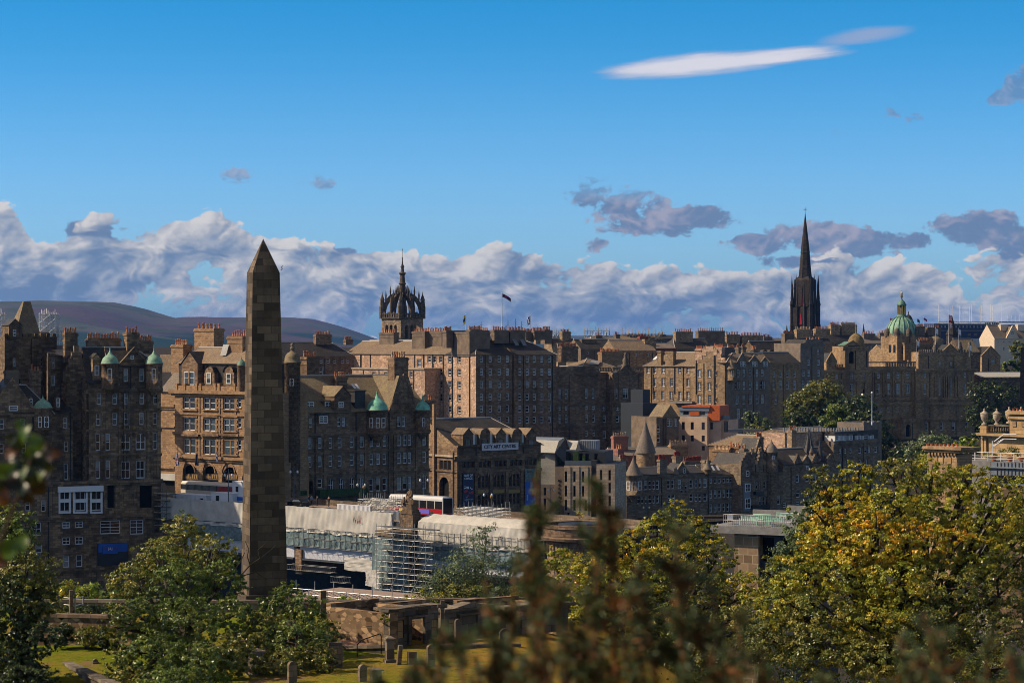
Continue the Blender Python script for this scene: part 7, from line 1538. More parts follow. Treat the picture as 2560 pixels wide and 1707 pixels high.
# ------------------------------------------------------------------ obelisk and burial ground
def obelisk():
    Y = 176; k = Y/FPX; th = math.radians(18.6); n1 = Vector((math.sin(th), -math.cos(th), 0)); n2 = Vector((-math.cos(th), -math.sin(th), 0)); c = W(660.5, 853.5, Y); Z = lambda py: ZC+(CY-py)*k
    r = thing('obelisk', Vector((c.x, c.y, 79.5)), 'tall weathered stone obelisk, one face sunlit and the other nearly black', 'monument'); cx = lambda t: Vector((c.x-2.5*k*t, c.y, 0))
    def ring(h, z, o=0): q = cx(o); return [q+(n1*a+n2*b_)*h+Vector((0, 0, z)) for a, b_ in ((1, 1), (1, -1), (-1, -1), (-1, 1))]
    m = MB(); zb, zt, za = Z(1481), Z(682), Z(597); N = 10; rings = []
    for i in range(N+1): t = i/N; rings.append(ring((97+(68.5-97)*t)/2*k, zb+(zt-zb)*t, t))
    for a, b_ in zip(rings, rings[1:]): m.mesh(a+b_, [(0, 1, 5, 4), (1, 2, 6, 5), (2, 3, 7, 6), (3, 0, 4, 7)], 'obelisk_stone')
    m.build('shaft', r)
    m = MB(); tp = rings[-1]; ap = cx(1)+Vector((0, 0, za)); m.mesh(tp+[ap], [(0, 1, 4), (1, 2, 4), (2, 3, 4), (3, 0, 4)], 'obelisk_stone'); m.build('pyramidion', r)
    m = MB()
    for h, z0, z1 in ((62, 66, 79.9), (56, 79.901, zb-.25), (58, zb-.249, zb+.0)): m.mesh(ring(h*k, z0)+ring(h*k, z1), [(0, 1, 5, 4), (1, 2, 6, 5), (2, 3, 7, 6), (3, 0, 4, 7), (4, 5, 6, 7)], 'obelisk_stone')
    m.build('pedestal', r); m = MB(); q = W(702, 676, Y-1.2); 
    for a, b_ in (((0, 0, 0), (.12, 0, .12)), ((.12, 0, .12), (.05, 0, .25)), ((.05, 0, .25), (.15, 0, .35))): m.tube(q+Vector(a), q+Vector(b_), .03, 'iron_black', 5)
    m.build('iron_hook', r)
obelisk()
def gy(row): return 20*FPX/(row-CY)
def gp(px, row): Y = gy(row); return Vector(((px-CX)/FPX*Y, Y, 80.0))
def stone_thing(kind, label, px, row, w, h, m='tomb_stone', yaw=0.35, depth=.25, lean=0.0, name=None, group='gravestones'):
    p = gp(px, row); p.z = ground_z(p.x, p.y)-.1; k = p.y/FPX; w *= k; h *= k; h += .1; nm = name or kind; o = thing(nm, p, label, 'gravestone', group); M = MB()
    ct, st = math.cos(yaw), math.sin(yaw)
    def T(x, y, z): x2 = x+lean*z; return Vector((p.x+x2*ct-y*st, p.y+x2*st+y*ct, p.z+z))
    def bx(mb, x0, x1, y0, y1, z0, z1, mm=m, s=1.0): mb.hexa([T(x0, y0, z0), T(x1, y0, z0), T(x1, y1, z0), T(x0, y1, z0), T(x0*s, y0*s, z1), T(x1*s, y0*s, z1), T(x1*s, y1*s, z1), T(x0*s, y1*s, z1)], mm)
    d = depth
    if kind == 'headstone':
        prof = [(-w/2, 0), (-w/2, h-w*.45)]+[(-w/2*math.cos(a), h-w*.45+w*.45*math.sin(a)) for a in [math.pi*i/10 for i in range(1, 10)]]+[(w/2, h-w*.45), (w/2, 0)]; n = len(prof)
        M.mesh([T(x, -d/2, z) for x, z in prof]+[T(x, d/2, z) for x, z in prof], [tuple(range(n-1, -1, -1)), tuple(range(n, 2*n))]+[(i, (i+1) % n, n+(i+1) % n, n+i) for i in range(n)], m); M.build('slab', o); M = MB(); bx(M, -w*.62, w*.62, -d, d, 0, .28); M.build('base', o)
    elif kind == 'pillar_stone':
        bx(M, -w*.62, w*.62, -w*.62, w*.62, 0, h*.16); M.build('base', o); M = MB(); bx(M, -w*.45, w*.45, -w*.45, w*.45, h*.161, h*.86, s=.92); M.build('shaft', o); M = MB(); bx(M, -w*.58, w*.58, -w*.58, w*.58, h*.861, h*.93); bx(M, -w*.5, w*.5, -w*.5, w*.5, h*.931, h, s=.35); M.build('cap', o)
    elif kind == 'stone_cross':
        bx(M, -w*1.5, w*1.5, -w*1.2, w*1.2, 0, h*.10); bx(M, -w*1.15, w*1.15, -w*.9, w*.9, h*.101, h*.26, s=.8); M.build('base', o); M = MB(); bx(M, -w*.42, w*.42, -w*.3, w*.3, h*.261, h*.82, s=.75); bx(M, -w*.36, w*.36, -w*.22, w*.22, h*.821, h); bx(M, -w*.85, w*.85, -w*.22, w*.22, h*.84, h*.92); M.build('cross_shaft', o)
    elif kind == 'slab_stone':
        bx(M, -w/2, w/2, -d/2, d/2, 0, h); M.build('slab', o); M = MB(); bx(M, -w*.35, w*.35, -d/2-.02, -d/2-.002, h*.2, h*.8, 'brown_ashlar'); M.build('inscription_panel', o)
    return o
stone_thing('stone_cross', 'tall slender stone cross in front of the walled tombs', 1106, 1612, 14, 112, yaw=.3)
stone_thing('pillar_stone', 'square pillar monument with a pointed cap near the lit rubble wall', 974, 1655, 22, 66)
stone_thing('slab_stone', 'thin leaning grey slab beside the pillar monument', 996, 1662, 10, 50, lean=.1)
stone_thing('headstone', 'pale round-topped headstone on the brown grass', 1077, 1668, 20, 58, m='grey_ashlar', yaw=.5)
stone_thing('headstone', 'dark carved round-topped stone right of the tall cross', 1145, 1614, 16, 68)
stone_thing('headstone', 'weathered headstone low on the green grass under the tomb walls', 906, 1712, 20, 52, m='grey_ashlar', yaw=.6)
stone_thing('pillar_stone', 'stumpy pedestal monument next to the weathered headstone', 940, 1716, 26, 48, yaw=.4)
stone_thing('slab_stone', 'narrow upright post stone seen above the leaves right of the obelisk', 808, 1560, 15, 84, m='grey_ashlar')
stone_thing('headstone', 'headstone in the shade under the tree right of the obelisk', 730, 1712, 22, 60, m='grey_ashlar', yaw=.6)
stone_thing('pillar_stone', 'broad dark monument in the tree shade below the obelisk', 640, 1690, 34, 70, yaw=.5)
stone_thing('slab_stone', 'dark upright slab at the edge of the shaded tree', 838, 1668, 34, 64, depth=.4)
stone_thing('headstone', 'small stump stone on the sunny grass by the far wall', 238, 1660, 12, 14)
stone_thing('slab_stone', 'thin pale post at the dark wall by the hedge', 178, 1556, 8, 82, m='grey_ashlar')
stone_thing('headstone', 'dark rounded stone behind the gorse twigs', 1262, 1640, 26, 70, yaw=.2)
stone_thing('slab_stone', 'broken grey slab at the foot of the round headstone', 1030, 1662, 22, 34, m='grey_ashlar')
def tomb(label, A, B, top_row, h_doors, depth, ped, panel=()):
    b = Bld('walled_tomb', label, 'tomb', A, B, 79.8, 'tomb_stone', trim='tomb_stone', group='walled tombs'); F = b.F; px0, px1 = A[0], B[0]
    v = b.block(px0, px1, top_row, d=0, depth=.7, rows=h_doors+[(p[0], p[1], p[2], [p[3]], 'blank') for p in panel], back=False, cap='tomb_stone')
    zt = v['z1']; F.box(b.C, v['u0']-.2, v['u1']+.2, -.25, .9, zt, zt+.22, 'tomb_stone')
    uc = (F.u(ped[0])); w = (v['u1']-v['u0'])*ped[2]; z1 = F.z(ped[1], ped[0]); P = F.p
    b.C.mesh([P(uc-w, -.15, zt+.221), P(uc+w, -.15, zt+.221), P(uc, -.15, z1), P(uc-w, .8, zt+.221), P(uc+w, .8, zt+.221), P(uc, .8, z1)], [(0, 1, 2), (5, 4, 3), (0, 2, 5, 3), (1, 4, 5, 2)], 'tomb_stone')
    for (py, h, w_, pxs, st) in h_doors:
        for px in pxs:
            for sg in (-1, 1): F.pbox(b.C, px+sg*(w_/2+4)-2.5, px+sg*(w_/2+4)+2.5, py-h/2-6, py+h/2, -.22, .21, 'tomb_stone')
            F.pbox(b.C, px-w_/2-8, px+w_/2+8, py-h/2-9, py-h/2-4, -.28, .27, 'tomb_stone')
    for p in panel: F.pbox(b.C, p[3]-p[2]/2+1, p[3]+p[2]/2-1, p[0]-p[1]/2+1, p[0]+p[1]/2-1, .1, .1, 'ochre_stone')
    # side and back walls of the roofless chamber
    for s_, e_ in ((v['u0'], v['u0']+.5), (v['u1']-.5, v['u1'])): F.box(b.W, s_, e_, .701, depth, 79.5, zt-.15, 'wall_rubble')
    F.box(b.W, v['u0'], v['u1'], depth+.001, depth+.5, 79.5, zt+.1, 'wall_rubble'); b.done(); return b
tomb('roofless walled tomb with a low pediment and a doorway showing a sunlit inner wall', (976, 150.5), (1096, 153.5), 1530, [(1578, 64, 32, [1046], 'hole')], 6, (1046, 1512, .33), [(1572, 46, 16, 1002), (1570, 46, 16, 1086)])
tomb('neighbouring walled tomb with a steeper pediment half hidden by the gorse', (1112, 155), (1225, 158), 1530, [(1572, 62, 36, [1175], 'hole')], 6, (1175, 1505, .36), [(1566, 40, 16, 1130)])
tomb('last walled tomb, dark, almost lost behind the gorse', (1262, 158), (1420, 161), 1524, [(1572, 62, 36, [1330], 'hole')], 6, (1330, 1508, .3))
def gwall(label, pts, top, m='wall_rubble', th=.5, name='stone_wall', cop='tomb_stone'):
    r = thing(name, Vector(((pts[0][0]-CX)/FPX*pts[0][1], pts[0][1], 79.5)), label, 'wall'); w = MB(); c = MB()
    for (a, b_), (ta, tb) in zip(zip(pts, pts[1:]), zip(top, top[1:])):
        F = Face(a, b_); za, zb = ZC+(CY-ta)/FPX*a[1], ZC+(CY-tb)/FPX*b_[1]; P = F.p; L = F.L
        w.hexa([P(0, 0, 79), P(L, 0, 79), P(L, th, 79), P(0, th, 79), P(0, 0, za), P(L, 0, zb), P(L, th, zb), P(0, th, za)], m)
        c.hexa([P(-.05, -.12, za+.002), P(L+.05, -.12, zb+.002), P(L+.05, th+.12, zb+.002), P(-.05, th+.12, za+.002), P(-.05, -.08, za+.2), P(L+.05, -.08, zb+.2), P(L+.05, th+.08, zb+.2), P(-.05, th+.08, za+.2)], cop)
    w.build('masonry', r); c.build('coping', r)
gwall('sunlit rubble wall leaning back beside the first walled tomb', [(906, 163), (975, 150)], [1518, 1530])
gwall('dark stone wall of the tomb enclosure behind the tree', [(846, 166), (906, 163)], [1536, 1534], m='tomb_stone')
gwall('long rear wall of the burial ground below the station roof', [(-40, 171), (850, 169), (1500, 173)], [1504, 1508, 1496], m='tomb_stone')
gwall('dark mossy retaining wall beside the sunny lawn', [(40, 152), (330, 150)], [1540, 1546], m='wall_rubble', th=.6, cop='dark_ashlar')
gwall('sloping stone wall with a worn coping in the bottom corner', [(110, 150), (290, 128)], [1640, 1722], m='tomb_stone')
gwall('low kerb wall in front of the tomb enclosure', [(846, 150), (975, 148)], [1622, 1618], m='tomb_stone', th=.3)
gwall('low kerb wall along the brown grass before the tombs', [(1095, 149), (1300, 150)], [1618, 1616], m='tomb_stone', th=.4)
r = thing('iron_railing', gp(925, 1640), 'bent iron hoop railing in the tomb enclosure', 'railing'); m = MB()
hp = [gp(893, 1640), gp(893, 1640)+Vector((0, 0, .75)), gp(905, 1638)+Vector((0, 0, 1.0)), gp(950, 1636)+Vector((0, 0, 1.35)), gp(953, 1636)+Vector((0, 0, 1.2)), gp(953, 1634)]
for a, b_ in zip(hp, hp[1:]): m.tube(a, b_, .035, 'iron_black', 6)
m.build('hoop', r)
r = thing('gravel_path', gp(905, 1625), 'reddish gravel floor of the tomb enclosure', 'gravel'); prop(r, kind='stuff'); m = MB(); m.poly([gp(846, 1618)+Vector((0, 0, .12)), gp(975, 1612)+Vector((0, 0, .12)), gp(960, 1590)+Vector((0, 0, .12)), gp(850, 1590)+Vector((0, 0, .12))], 'lawn_stone'); m.build('gravel_bed', r)
r = thing('traffic_cone', W(242, 1500, 178), 'small orange cone on the rear wall', 'cone'); m = MB(); m.lathe(W(242, 1503, 178), [(.3, 0), (.3, .05), (.2, .08), (.04, .6)], 'cone_orange', 10); m.build('cone_body', r)
r = thing('handrail', gp(185, 1560), 'short pale metal handrail by the dark retaining wall', 'railing'); m = MB()
for a, b_ in (((160, 1552), (188, 1556)), ((188, 1556), (208, 1550))):
    p, q = gp(*a), gp(*b_)
    for z in (1.2, 1.7): m.tube(p+Vector((0, 0, z)), q+Vector((0, 0, z)), .04, 'tube_steel', 5)
    m.tube(q, q+Vector((0, 0, 1.75)), .05, 'tube_steel', 5)
m.build('rail', r)

# ------------------------------------------------------------------ right side: terrace, pavilion, urn building
def terrace():
    b = Bld('terrace_building', 'flat-roofed concrete block with a railed roof terrace of pale green benches', 'building', (1786, 236), (1990, 232), 56, 'tile_facing', trim='concrete'); F = b.F
    v = b.block(1836, 1896, 1334, d=.4, depth=14, cap='concrete'); b.block(1896, 1990, 1334, d=.9, depth=13, m='anthracite', rows=[(1373, 60, 36, [1917], 'void'), (1373, 60, 24, [1966], 'void')])
    F.box(b.W, F.u(1780), F.u(1995), -.5, 16, F.z(1334, 1880), F.z(1316, 1880), 'concrete'); 
    zt = F.z(1316, 1880); m = MB()
    for i in range(34): u = F.u(1812)+i*(F.u(1985)-F.u(1812))/33; m.tube(F.p(u, -.3, zt), F.p(u, -.3, zt+1.2), .03, 'tube_steel', 5)
    for h in (.6, 1.2): m.tube(F.p(F.u(1812), -.3, zt+h), F.p(F.u(1985), -.3, zt+h), .035, 'tube_steel', 5)
    m.build('railing', b.root); m = MB(); F.box(m, F.u(1890), F.u(2000), 9, 9.4, zt, zt+1.6, 'concrete'); F.box(m, F.u(1785), F.u(1890), 11, 11.3, zt, zt+.9, 'concrete'); m.build('rear_parapet', b.root); b.done()
    def bench(label, px, d, L=1.9, yaw=0):
        c = F.p(F.u(px, d), d, zt+.003); r = thing('bench', c, label, 'bench', 'pale green terrace benches'); ct, st = math.cos(F.yaw+yaw), math.sin(F.yaw+yaw)
        def bx(nm, x0, x1, y0, y1, z0, z1):
            m = MB(); q = lambda x, y, z: Vector((c.x+x*ct-y*st, c.y+x*st+y*ct, c.z+z)); m.hexa([q(x0, y0, z0), q(x1, y0, z0), q(x1, y1, z0), q(x0, y1, z0), q(x0, y0, z1), q(x1, y0, z1), q(x1, y1, z1), q(x0, y1, z1)], 'bench_green'); m.build(nm, r)
        bx('seat', -L/2, L/2, -.25, .2, .42, .47)
        m = MB(); q = lambda x, y, z: Vector((c.x+x*ct-y*st, c.y+x*st+y*ct, c.z+z))
        for i in range(14): x = -L/2+L*(i+.2)/14; m.hexa([q(x, .2, .5), q(x+L/14*.55, .2, .5), q(x+L/14*.55, .24, .5), q(x, .24, .5), q(x, .26, .95), q(x+L/14*.55, .26, .95), q(x+L/14*.55, .3, .95), q(x, .3, .95)], 'bench_green')
        for z in (.48, .95): m.hexa([q(-L/2, .18, z), q(L/2, .18, z), q(L/2, .26, z), q(-L/2, .26, z), q(-L/2, .22, z+.06), q(L/2, .22, z+.06), q(L/2, .3, z+.06), q(-L/2, .3, z+.06)], 'bench_green')
        m.build('backrest', r)
        for x in (-L/2, L/2-.07):
            for y in (-.25, .18): bx('leg', x, x+.07, y, y+.07, 0, .42 if y > 0 else .65)
    bench('pale green slatted bench nearest the white chair', 1872, 2.2); bench('pale green bench in the middle of the terrace', 1903, 3.6); bench('pale green bench at an angle beside the table', 1938, 2.4, yaw=.25); bench('pale green bench at the back by the yellow shrub', 1960, 6.5)
    c = F.p(F.u(1921, 1.2), 1.2, zt); r = thing('terrace_table', c, 'pale green square table among the benches', 'table'); m = MB(); m.box((c.x-.6, c.y-.4, c.z+.7), (c.x+.6, c.y+.4, c.z+.76), 'bench_green'); m.build('table_top', r)
    for x in (-.55, .48):
        for y in (-.36, .3): m = MB(); m.box((c.x+x, c.y+y, c.z), (c.x+x+.07, c.y+y+.07, c.z+.699), 'bench_green'); m.build('leg', r)
    c = F.p(F.u(1826, 2), 2, zt); r = thing('chair', c, 'white square garden chair at the end of the terrace', 'chair'); m = MB(); m.box((c.x-.3, c.y-.3, c.z+.4), (c.x+.3, c.y+.3, c.z+.46), 'white_paint'); m.build('seat', r); m = MB(); m.box((c.x-.3, c.y+.24, c.z+.461), (c.x+.3, c.y+.3, c.z+.95), 'white_paint'); m.build('backrest', r)
    for x in (-.3, .25):
        for y in (-.3, .25): m = MB(); m.box((c.x+x, c.y+y, c.z), (c.x+x+.05, c.y+y+.05, c.z+.399), 'white_paint'); m.build('leg', r)
    return F, zt
TF, TZ = terrace()
def pavilion():
    c = W(1457, 1300, 316); k = 316/FPX; r = thing('round_pavilion', Vector((c.x, c.y, 58)), 'round stone pavilion with a planted rim at the bridge end behind the gorse', 'pavilion'); Z = lambda py: ZC+(CY-py)*k; R = 104*k; m = MB()
    m.lathe((c.x, c.y, 58), [(R*.86, 0), (R*.86, Z(1352)-58), (R*1.0, Z(1346)-58), (R*1.02, Z(1340)-58), (R*.93, Z(1336)-58)], 'brown_ashlar', 40, smooth=False); m.build('wall', r); m = MB(); m.lathe((c.x, c.y, Z(1336)), [(R*.95, 0), (R*.97, Z(1318)-Z(1336)), (R*1.0, Z(1316)-Z(1336)), (R*1.0, Z(1308)-Z(1336)), (R*.85, Z(1308)-Z(1336)), (R*.85, -1)], 'brown_ashlar', 40, smooth=False); m.build('rim', r)
    m = MB(); m.lathe((c.x, c.y+1, Z(1312)), [(R*.6, -1), (R*.6, .1), (0, .1)], 'iron_black', 30); m.build('core', r)
    m = MB()
    for i in range(40): a = i*math.pi/20; m.box((c.x+R*.86*math.cos(a)-.12, c.y+R*.86*math.sin(a)-.12, Z(1385)), (c.x+R*.86*math.cos(a)+.12, c.y+R*.86*math.sin(a)+.12, Z(1354)), 'brown_ashlar')
    m.build('frieze', r)
pavilion()
def urns():
    b = Bld('urn_building', 'ochre sandstone building with big stone urns on its balustrade', 'building', (2448, 296), (2600, 288), 70, 'ochre_stone', trim='ochre_stone'); F = b.F
    b.block(2452, 2600, 1090, d=.5, depth=8); F.pbox(b.C, 2440, 2600, 1085, 1091, -.5, 2.5, 'ochre_stone'); b.block(2524, 2600, 1034, d=-.3, depth=5, zb=F.z(1085, 2560)); F.pbox(b.C, 2514, 2600, 1029, 1036, -.9, 6, 'ochre_stone'); F.pbox(b.C, 2520, 2600, 1040, 1048, -.6, 5.5, 'ochre_stone')
    F.pbox(b.C, 2530, 2540, 1053, 1066, -.4, .098, 'bank_stone'); F.pbox(b.C, 2553, 2566, 1053, 1066, -.4, .098, 'bank_stone'); b.block(2450, 2466, 1064, d=-.3, depth=1.4, zb=F.z(1085, 2458)); F.pbox(b.C, 2470, 2523, 1062, 1065, 0, .5, 'tomb_stone')
    for i in range(9): q = F.at(2473+i*6, 1078, .2); b.C.lathe(q, [(.09, 0), (.14, .2), (.06, .5), (.1, .62)], 'tomb_stone', 6)
    F.pbox(b.C, 2452, 2458, 1095, 1130, .2, .28, 'ochre_stone'); F.pbox(b.C, 2460, 2465, 1095, 1130, .2, .28, 'ochre_stone')
    b.done()
    for i, (px, lab) in enumerate(((2461, 'lidded stone urn on the end pedestal of the balustrade'), (2492, 'lidded stone urn standing alone mid balustrade'), (2523, 'lidded stone urn half behind the ochre chimney'), (2553, 'stone urn behind the clay pots, only its lid showing'))):
        c = F.at(px, 1062 if i < 2 else 1058, .6 if i < 2 else 3); k = c.y/FPX; r = thing('stone_urn', c, lab, 'urn', 'stone urns'); m = MB(); s = 10.5*k
        m.lathe(c, [(s*.7, 0), (s*.7, s*.3), (s*.3, s*.5), (s*.35, s*.8), (s*.8, s*1.4), (s*.95, s*2.2), (s*.9, s*2.6)], 'lawn_stone' if 0 else 'pale_stone', 14); m.build('bowl', r); m = MB(); m.lathe(c, [(s*1.05, s*2.62), (s*.95, s*2.85), (s*.4, s*3.2), (s*.18, s*3.5), (s*.28, s*3.75), (.02, s*4.0)], 'pale_stone', 14); m.build('lid', r)
    for i, px in enumerate((2534, 2543, 2553, 2563)): link('chimney_pot', pot_mesh('pot_clay'), b.root, F.at(px, 1029, .8), 0, (.9, .9, .45))
    # plant-potted roof terrace in front
    b = Bld('roof_terrace', 'grey metal-clad roof terrace with white rails and terracotta pots', 'building', (2400, 268), (2600, 262), 66, 'blue_grey', trim='zinc'); F = b.F
    b.block(2476, 2600, 1154, d=0, depth=8, cap='concrete', zb=F.z(1212, 2500)); b.block(2470, 2600, 1213, d=.2, depth=8, m='dark_ashlar'); F.pbox(b.C, 2464, 2600, 1168, 1171, -.25, .24, 'zinc')
    for i in range(16): F.pbox(b.C, 2492+i*9, 2493+i*9, 1156, 1190, -.08, .07, 'iron_grey')
    F.pbox(b.C, 2476, 2600, 1189, 1206, -.12, .11, 'glass_dark'); F.box(b.C, F.u(2404), F.u(2478), 0, 8, 66, F.z(1152, 2440), 'concrete'); m = MB(); z = F.z(1153, 2480)
    for px in (2407, 2421, 2435, 2437, 2469, 2501, 2533, 2560): m.tube(F.p(F.u(px), .1, z), F.p(F.u(px), .1, z+1.0), .035, 'white_paint', 5)
    for h in (.3, .6, 1.0): m.tube(F.p(F.u(2407), .1, z+h), F.p(F.u(2600), .1, z+h), .03 if h < .9 else .05, 'white_paint', 5)
    m.build('railing', b.root); b.done()
    for i, (px, lab) in enumerate(((2485, 'terracotta pot at the start of the terrace rail'), (2525, 'terracotta pot in the middle of the terrace rail'), (2553, 'terracotta pot at the picture edge of the terrace'))):
        c = F.p(F.u(px, 1.2), 1.2, z); r = thing('terracotta_pot', c, lab, 'plant pot', 'terracotta pots'); m = MB(); m.lathe(c, [(.22, 0), (.32, .42), (.37, .42), (.37, .52), (.28, .52), (.26, .3)], 'terracotta', 14); m.build('pot_body', r)
    c = F.p(F.u(2500, 5), 5, z); r = thing('fire_escape', c, 'white metal stair with handrails on the ochre building', 'stairs'); m = MB()
    for h in (0, .55):
        m.tube(F.p(F.u(2485, 3), 3, z+1.6+h), F.p(F.u(2510, 3), 3, z+2.5+h), .06, 'white_paint', 5); m.tube(F.p(F.u(2510, 3), 3, z+2.5+h), F.p(F.u(2541, 3), 3, z+2.5+h), .05, 'white_paint', 5)
    for i in range(7): t = i/6; p = F.p(F.u(2485, 3)+(F.u(2510, 3)-F.u(2485, 3))*t, 3, z+1.6+.9*t); m.box((p.x-.1, p.y, p.z-.05), (p.x+.12, p.y+.8, p.z), 'white_paint')
    m.tube(F.p(F.u(2481, 3), 3, z), F.p(F.u(2481, 3), 3, z+2.2), .06, 'white_paint', 5); m.build('stair_frame', r)
    b = Bld('chimney_house', 'ornate dark stone chimney block with a row of small pots beside the bright bush', 'building', (2308, 262), (2400, 258), 66, 'bank_stone', trim='bank_stone'); F = b.F
    b.block(2318, 2393, 1132, d=0, depth=2.6); F.pbox(b.C, 2305, 2402, 1117, 1124, -.6, 3.6, 'bank_stone'); F.pbox(b.C, 2310, 2398, 1124.2, 1130, -.35, 3.2, 'bank_stone')
    for i in range(9): F.pbox(b.C, 2320+i*8, 2324+i*8, 1130.5, 1138, -.25, .24, 'bank_stone')
    for px in (2337, 2352, 2373): F.pbox(b.C, px-5, px+5, 1143, 1158, -.08, .078, 'ochre_stone')
    for i in range(8): link('chimney_pot', pot_mesh('pot_clay'), b.root, F.at(2319+i*10.5, 1117, 1.0), 0, (1.0, 1.0, .4))
    b.done()
urns()
# ------------------------------------------------------------------ trees and shrubs
def gt(px, Y): return ((px-CX)/FPX*Y, Y)
tree('broadleaf_tree', 'big glossy green tree just left of the obelisk', gt(470, 146), [
    (460, 1345, 156, 62, 66, 'olive'), (395, 1400, 153, 70, 60, 'olive'), (530, 1395, 153, 62, 62, 'olive'), (330, 1452, 149, 70, 46, 'olive'), (450, 1462, 148, 88, 70, 'green'), (560, 1450, 149, 62, 60, 'green'),
    (292, 1570, 141, 46, 40, 'olive'), (350, 1545, 143, 78, 62, 'green'), (470, 1560, 142, 96, 70, 'green'), (575, 1540, 143, 62, 52, 'green'), (300, 1640, 136, 44, 46, 'olive'), (380, 1640, 136, 92, 62, 'green'), (500, 1655, 135, 96, 56, 'green'), (590, 1640, 136, 66, 60, 'darkolive'), (330, 1700, 132, 70, 40, 'olive'), (440, 1715, 131, 100, 50, 'green')],
    90000, .085, .38, clump=.105, shell=.5)
tree('broadleaf_tree', 'dark shady tree at the foot of the obelisk with a thin bare trunk', gt(755, 141), [
    (700, 1530, 148, 62, 56, 'green'), (765, 1545, 147, 62, 62, 'green'), (815, 1585, 144, 42, 46, 'olive'), (660, 1580, 144, 62, 56, 'darkolive'), (740, 1610, 142, 90, 60, 'green'), (630, 1630, 141, 56, 48, 'darkolive'), (800, 1648, 139, 50, 44, 'darkolive'), (700, 1660, 138, 70, 40, 'darkolive'), (720, 1480, 152, 40, 26, 'green')],
    46000, .085, .24, clump=.11, shell=.45)
tree('broadleaf_tree', 'dark green tree filling the bottom edge under the hotel', gt(60, 138), [
    (40, 1330, 140, 60, 66, 'green'), (20, 1290, 141, 34, 40, 'bright'), (60, 1440, 138, 84, 76, 'darkolive'), (90, 1500, 137, 56, 60, 'darkolive'), (20, 1520, 137, 80, 80, 'dark'), (80, 1600, 136, 62, 60, 'dark'), (10, 1650, 136, 90, 70, 'dark'), (60, 1690, 135, 90, 40, 'dark')],
    48000, .085, .35, clump=.11, shell=.4)
tree('young_tree', 'thin airy grey-green tree in front of the bridge sheeting', gt(1180, 205), [
    (1215, 1345, 205, 46, 40, 'grey', .6), (1190, 1395, 205, 72, 44, 'grey', .8), (1150, 1430, 204, 84, 44, 'grey'), (1230, 1430, 204, 70, 50, 'grey', .7), (1090, 1470, 203, 62, 40, 'grey'), (1170, 1478, 203, 90, 34, 'olive'), (1285, 1400, 205, 40, 40, 'grey', .4), (1060, 1500, 202, 60, 26, 'autumn'), (1130, 1506, 202, 60, 22, 'olive'), (1250, 1490, 203, 70, 36, 'grey')],
    20000, .085, .20, clump=.20, shell=.25, twigs=8, barkm='bark_grey')
tree('maple_tree', 'tall yellowing tree in front of the turreted tenements', gt(1660, 168), [
    (1690, 1290, 168, 48, 44, 'autumn'), (1640, 1335, 168, 62, 50, 'autumn'), (1735, 1340, 168, 62, 50, 'autumn'), (1560, 1372, 167, 70, 44, 'gold'), (1680, 1400, 167, 90, 60, 'autumn'), (1790, 1400, 167, 56, 60, 'autumn'), (1500, 1430, 166, 72, 60, 'gold'), (1530, 1350, 167, 50, 34, 'autumn'), (1450, 1430, 167, 60, 44, 'autumn'), (1600, 1450, 166, 90, 60, 'autumn'), (1730, 1470, 166, 96, 66, 'olive'), (1830, 1480, 166, 60, 66, 'autumn'), (1470, 1510, 165, 70, 62, 'autumn'), (1580, 1540, 164, 96, 66, 'darkolive'), (1700, 1560, 164, 110, 62, 'olive'), (1830, 1560, 163, 80, 60, 'olive'), (1620, 1640, 162, 120, 62, 'darkolive'), (1780, 1650, 161, 120, 62, 'darkolive'), (1880, 1480, 164, 50, 50, 'autumn'), (1930, 1530, 163, 50, 50, 'olive'), (1900, 1600, 162, 80, 60, 'darkolive')],
    110000, .088, .42, clump=.11, shell=.45)
tree('maple_tree', 'small bright gold tree beside the walled tombs', gt(1370, 178), [
    (1340, 1440, 178, 46, 36, 'gold'), (1310, 1490, 178, 48, 36, 'gold'), (1375, 1480, 178, 48, 40, 'gold'), (1335, 1530, 177, 40, 26, 'gold'), (1420, 1540, 177, 50, 40, 'autumn'), (1400, 1400, 179, 46, 34, 'autumn'), (1410, 1600, 176, 36, 40, 'olive')],
    20000, .088, .2, clump=.16, shell=.4)
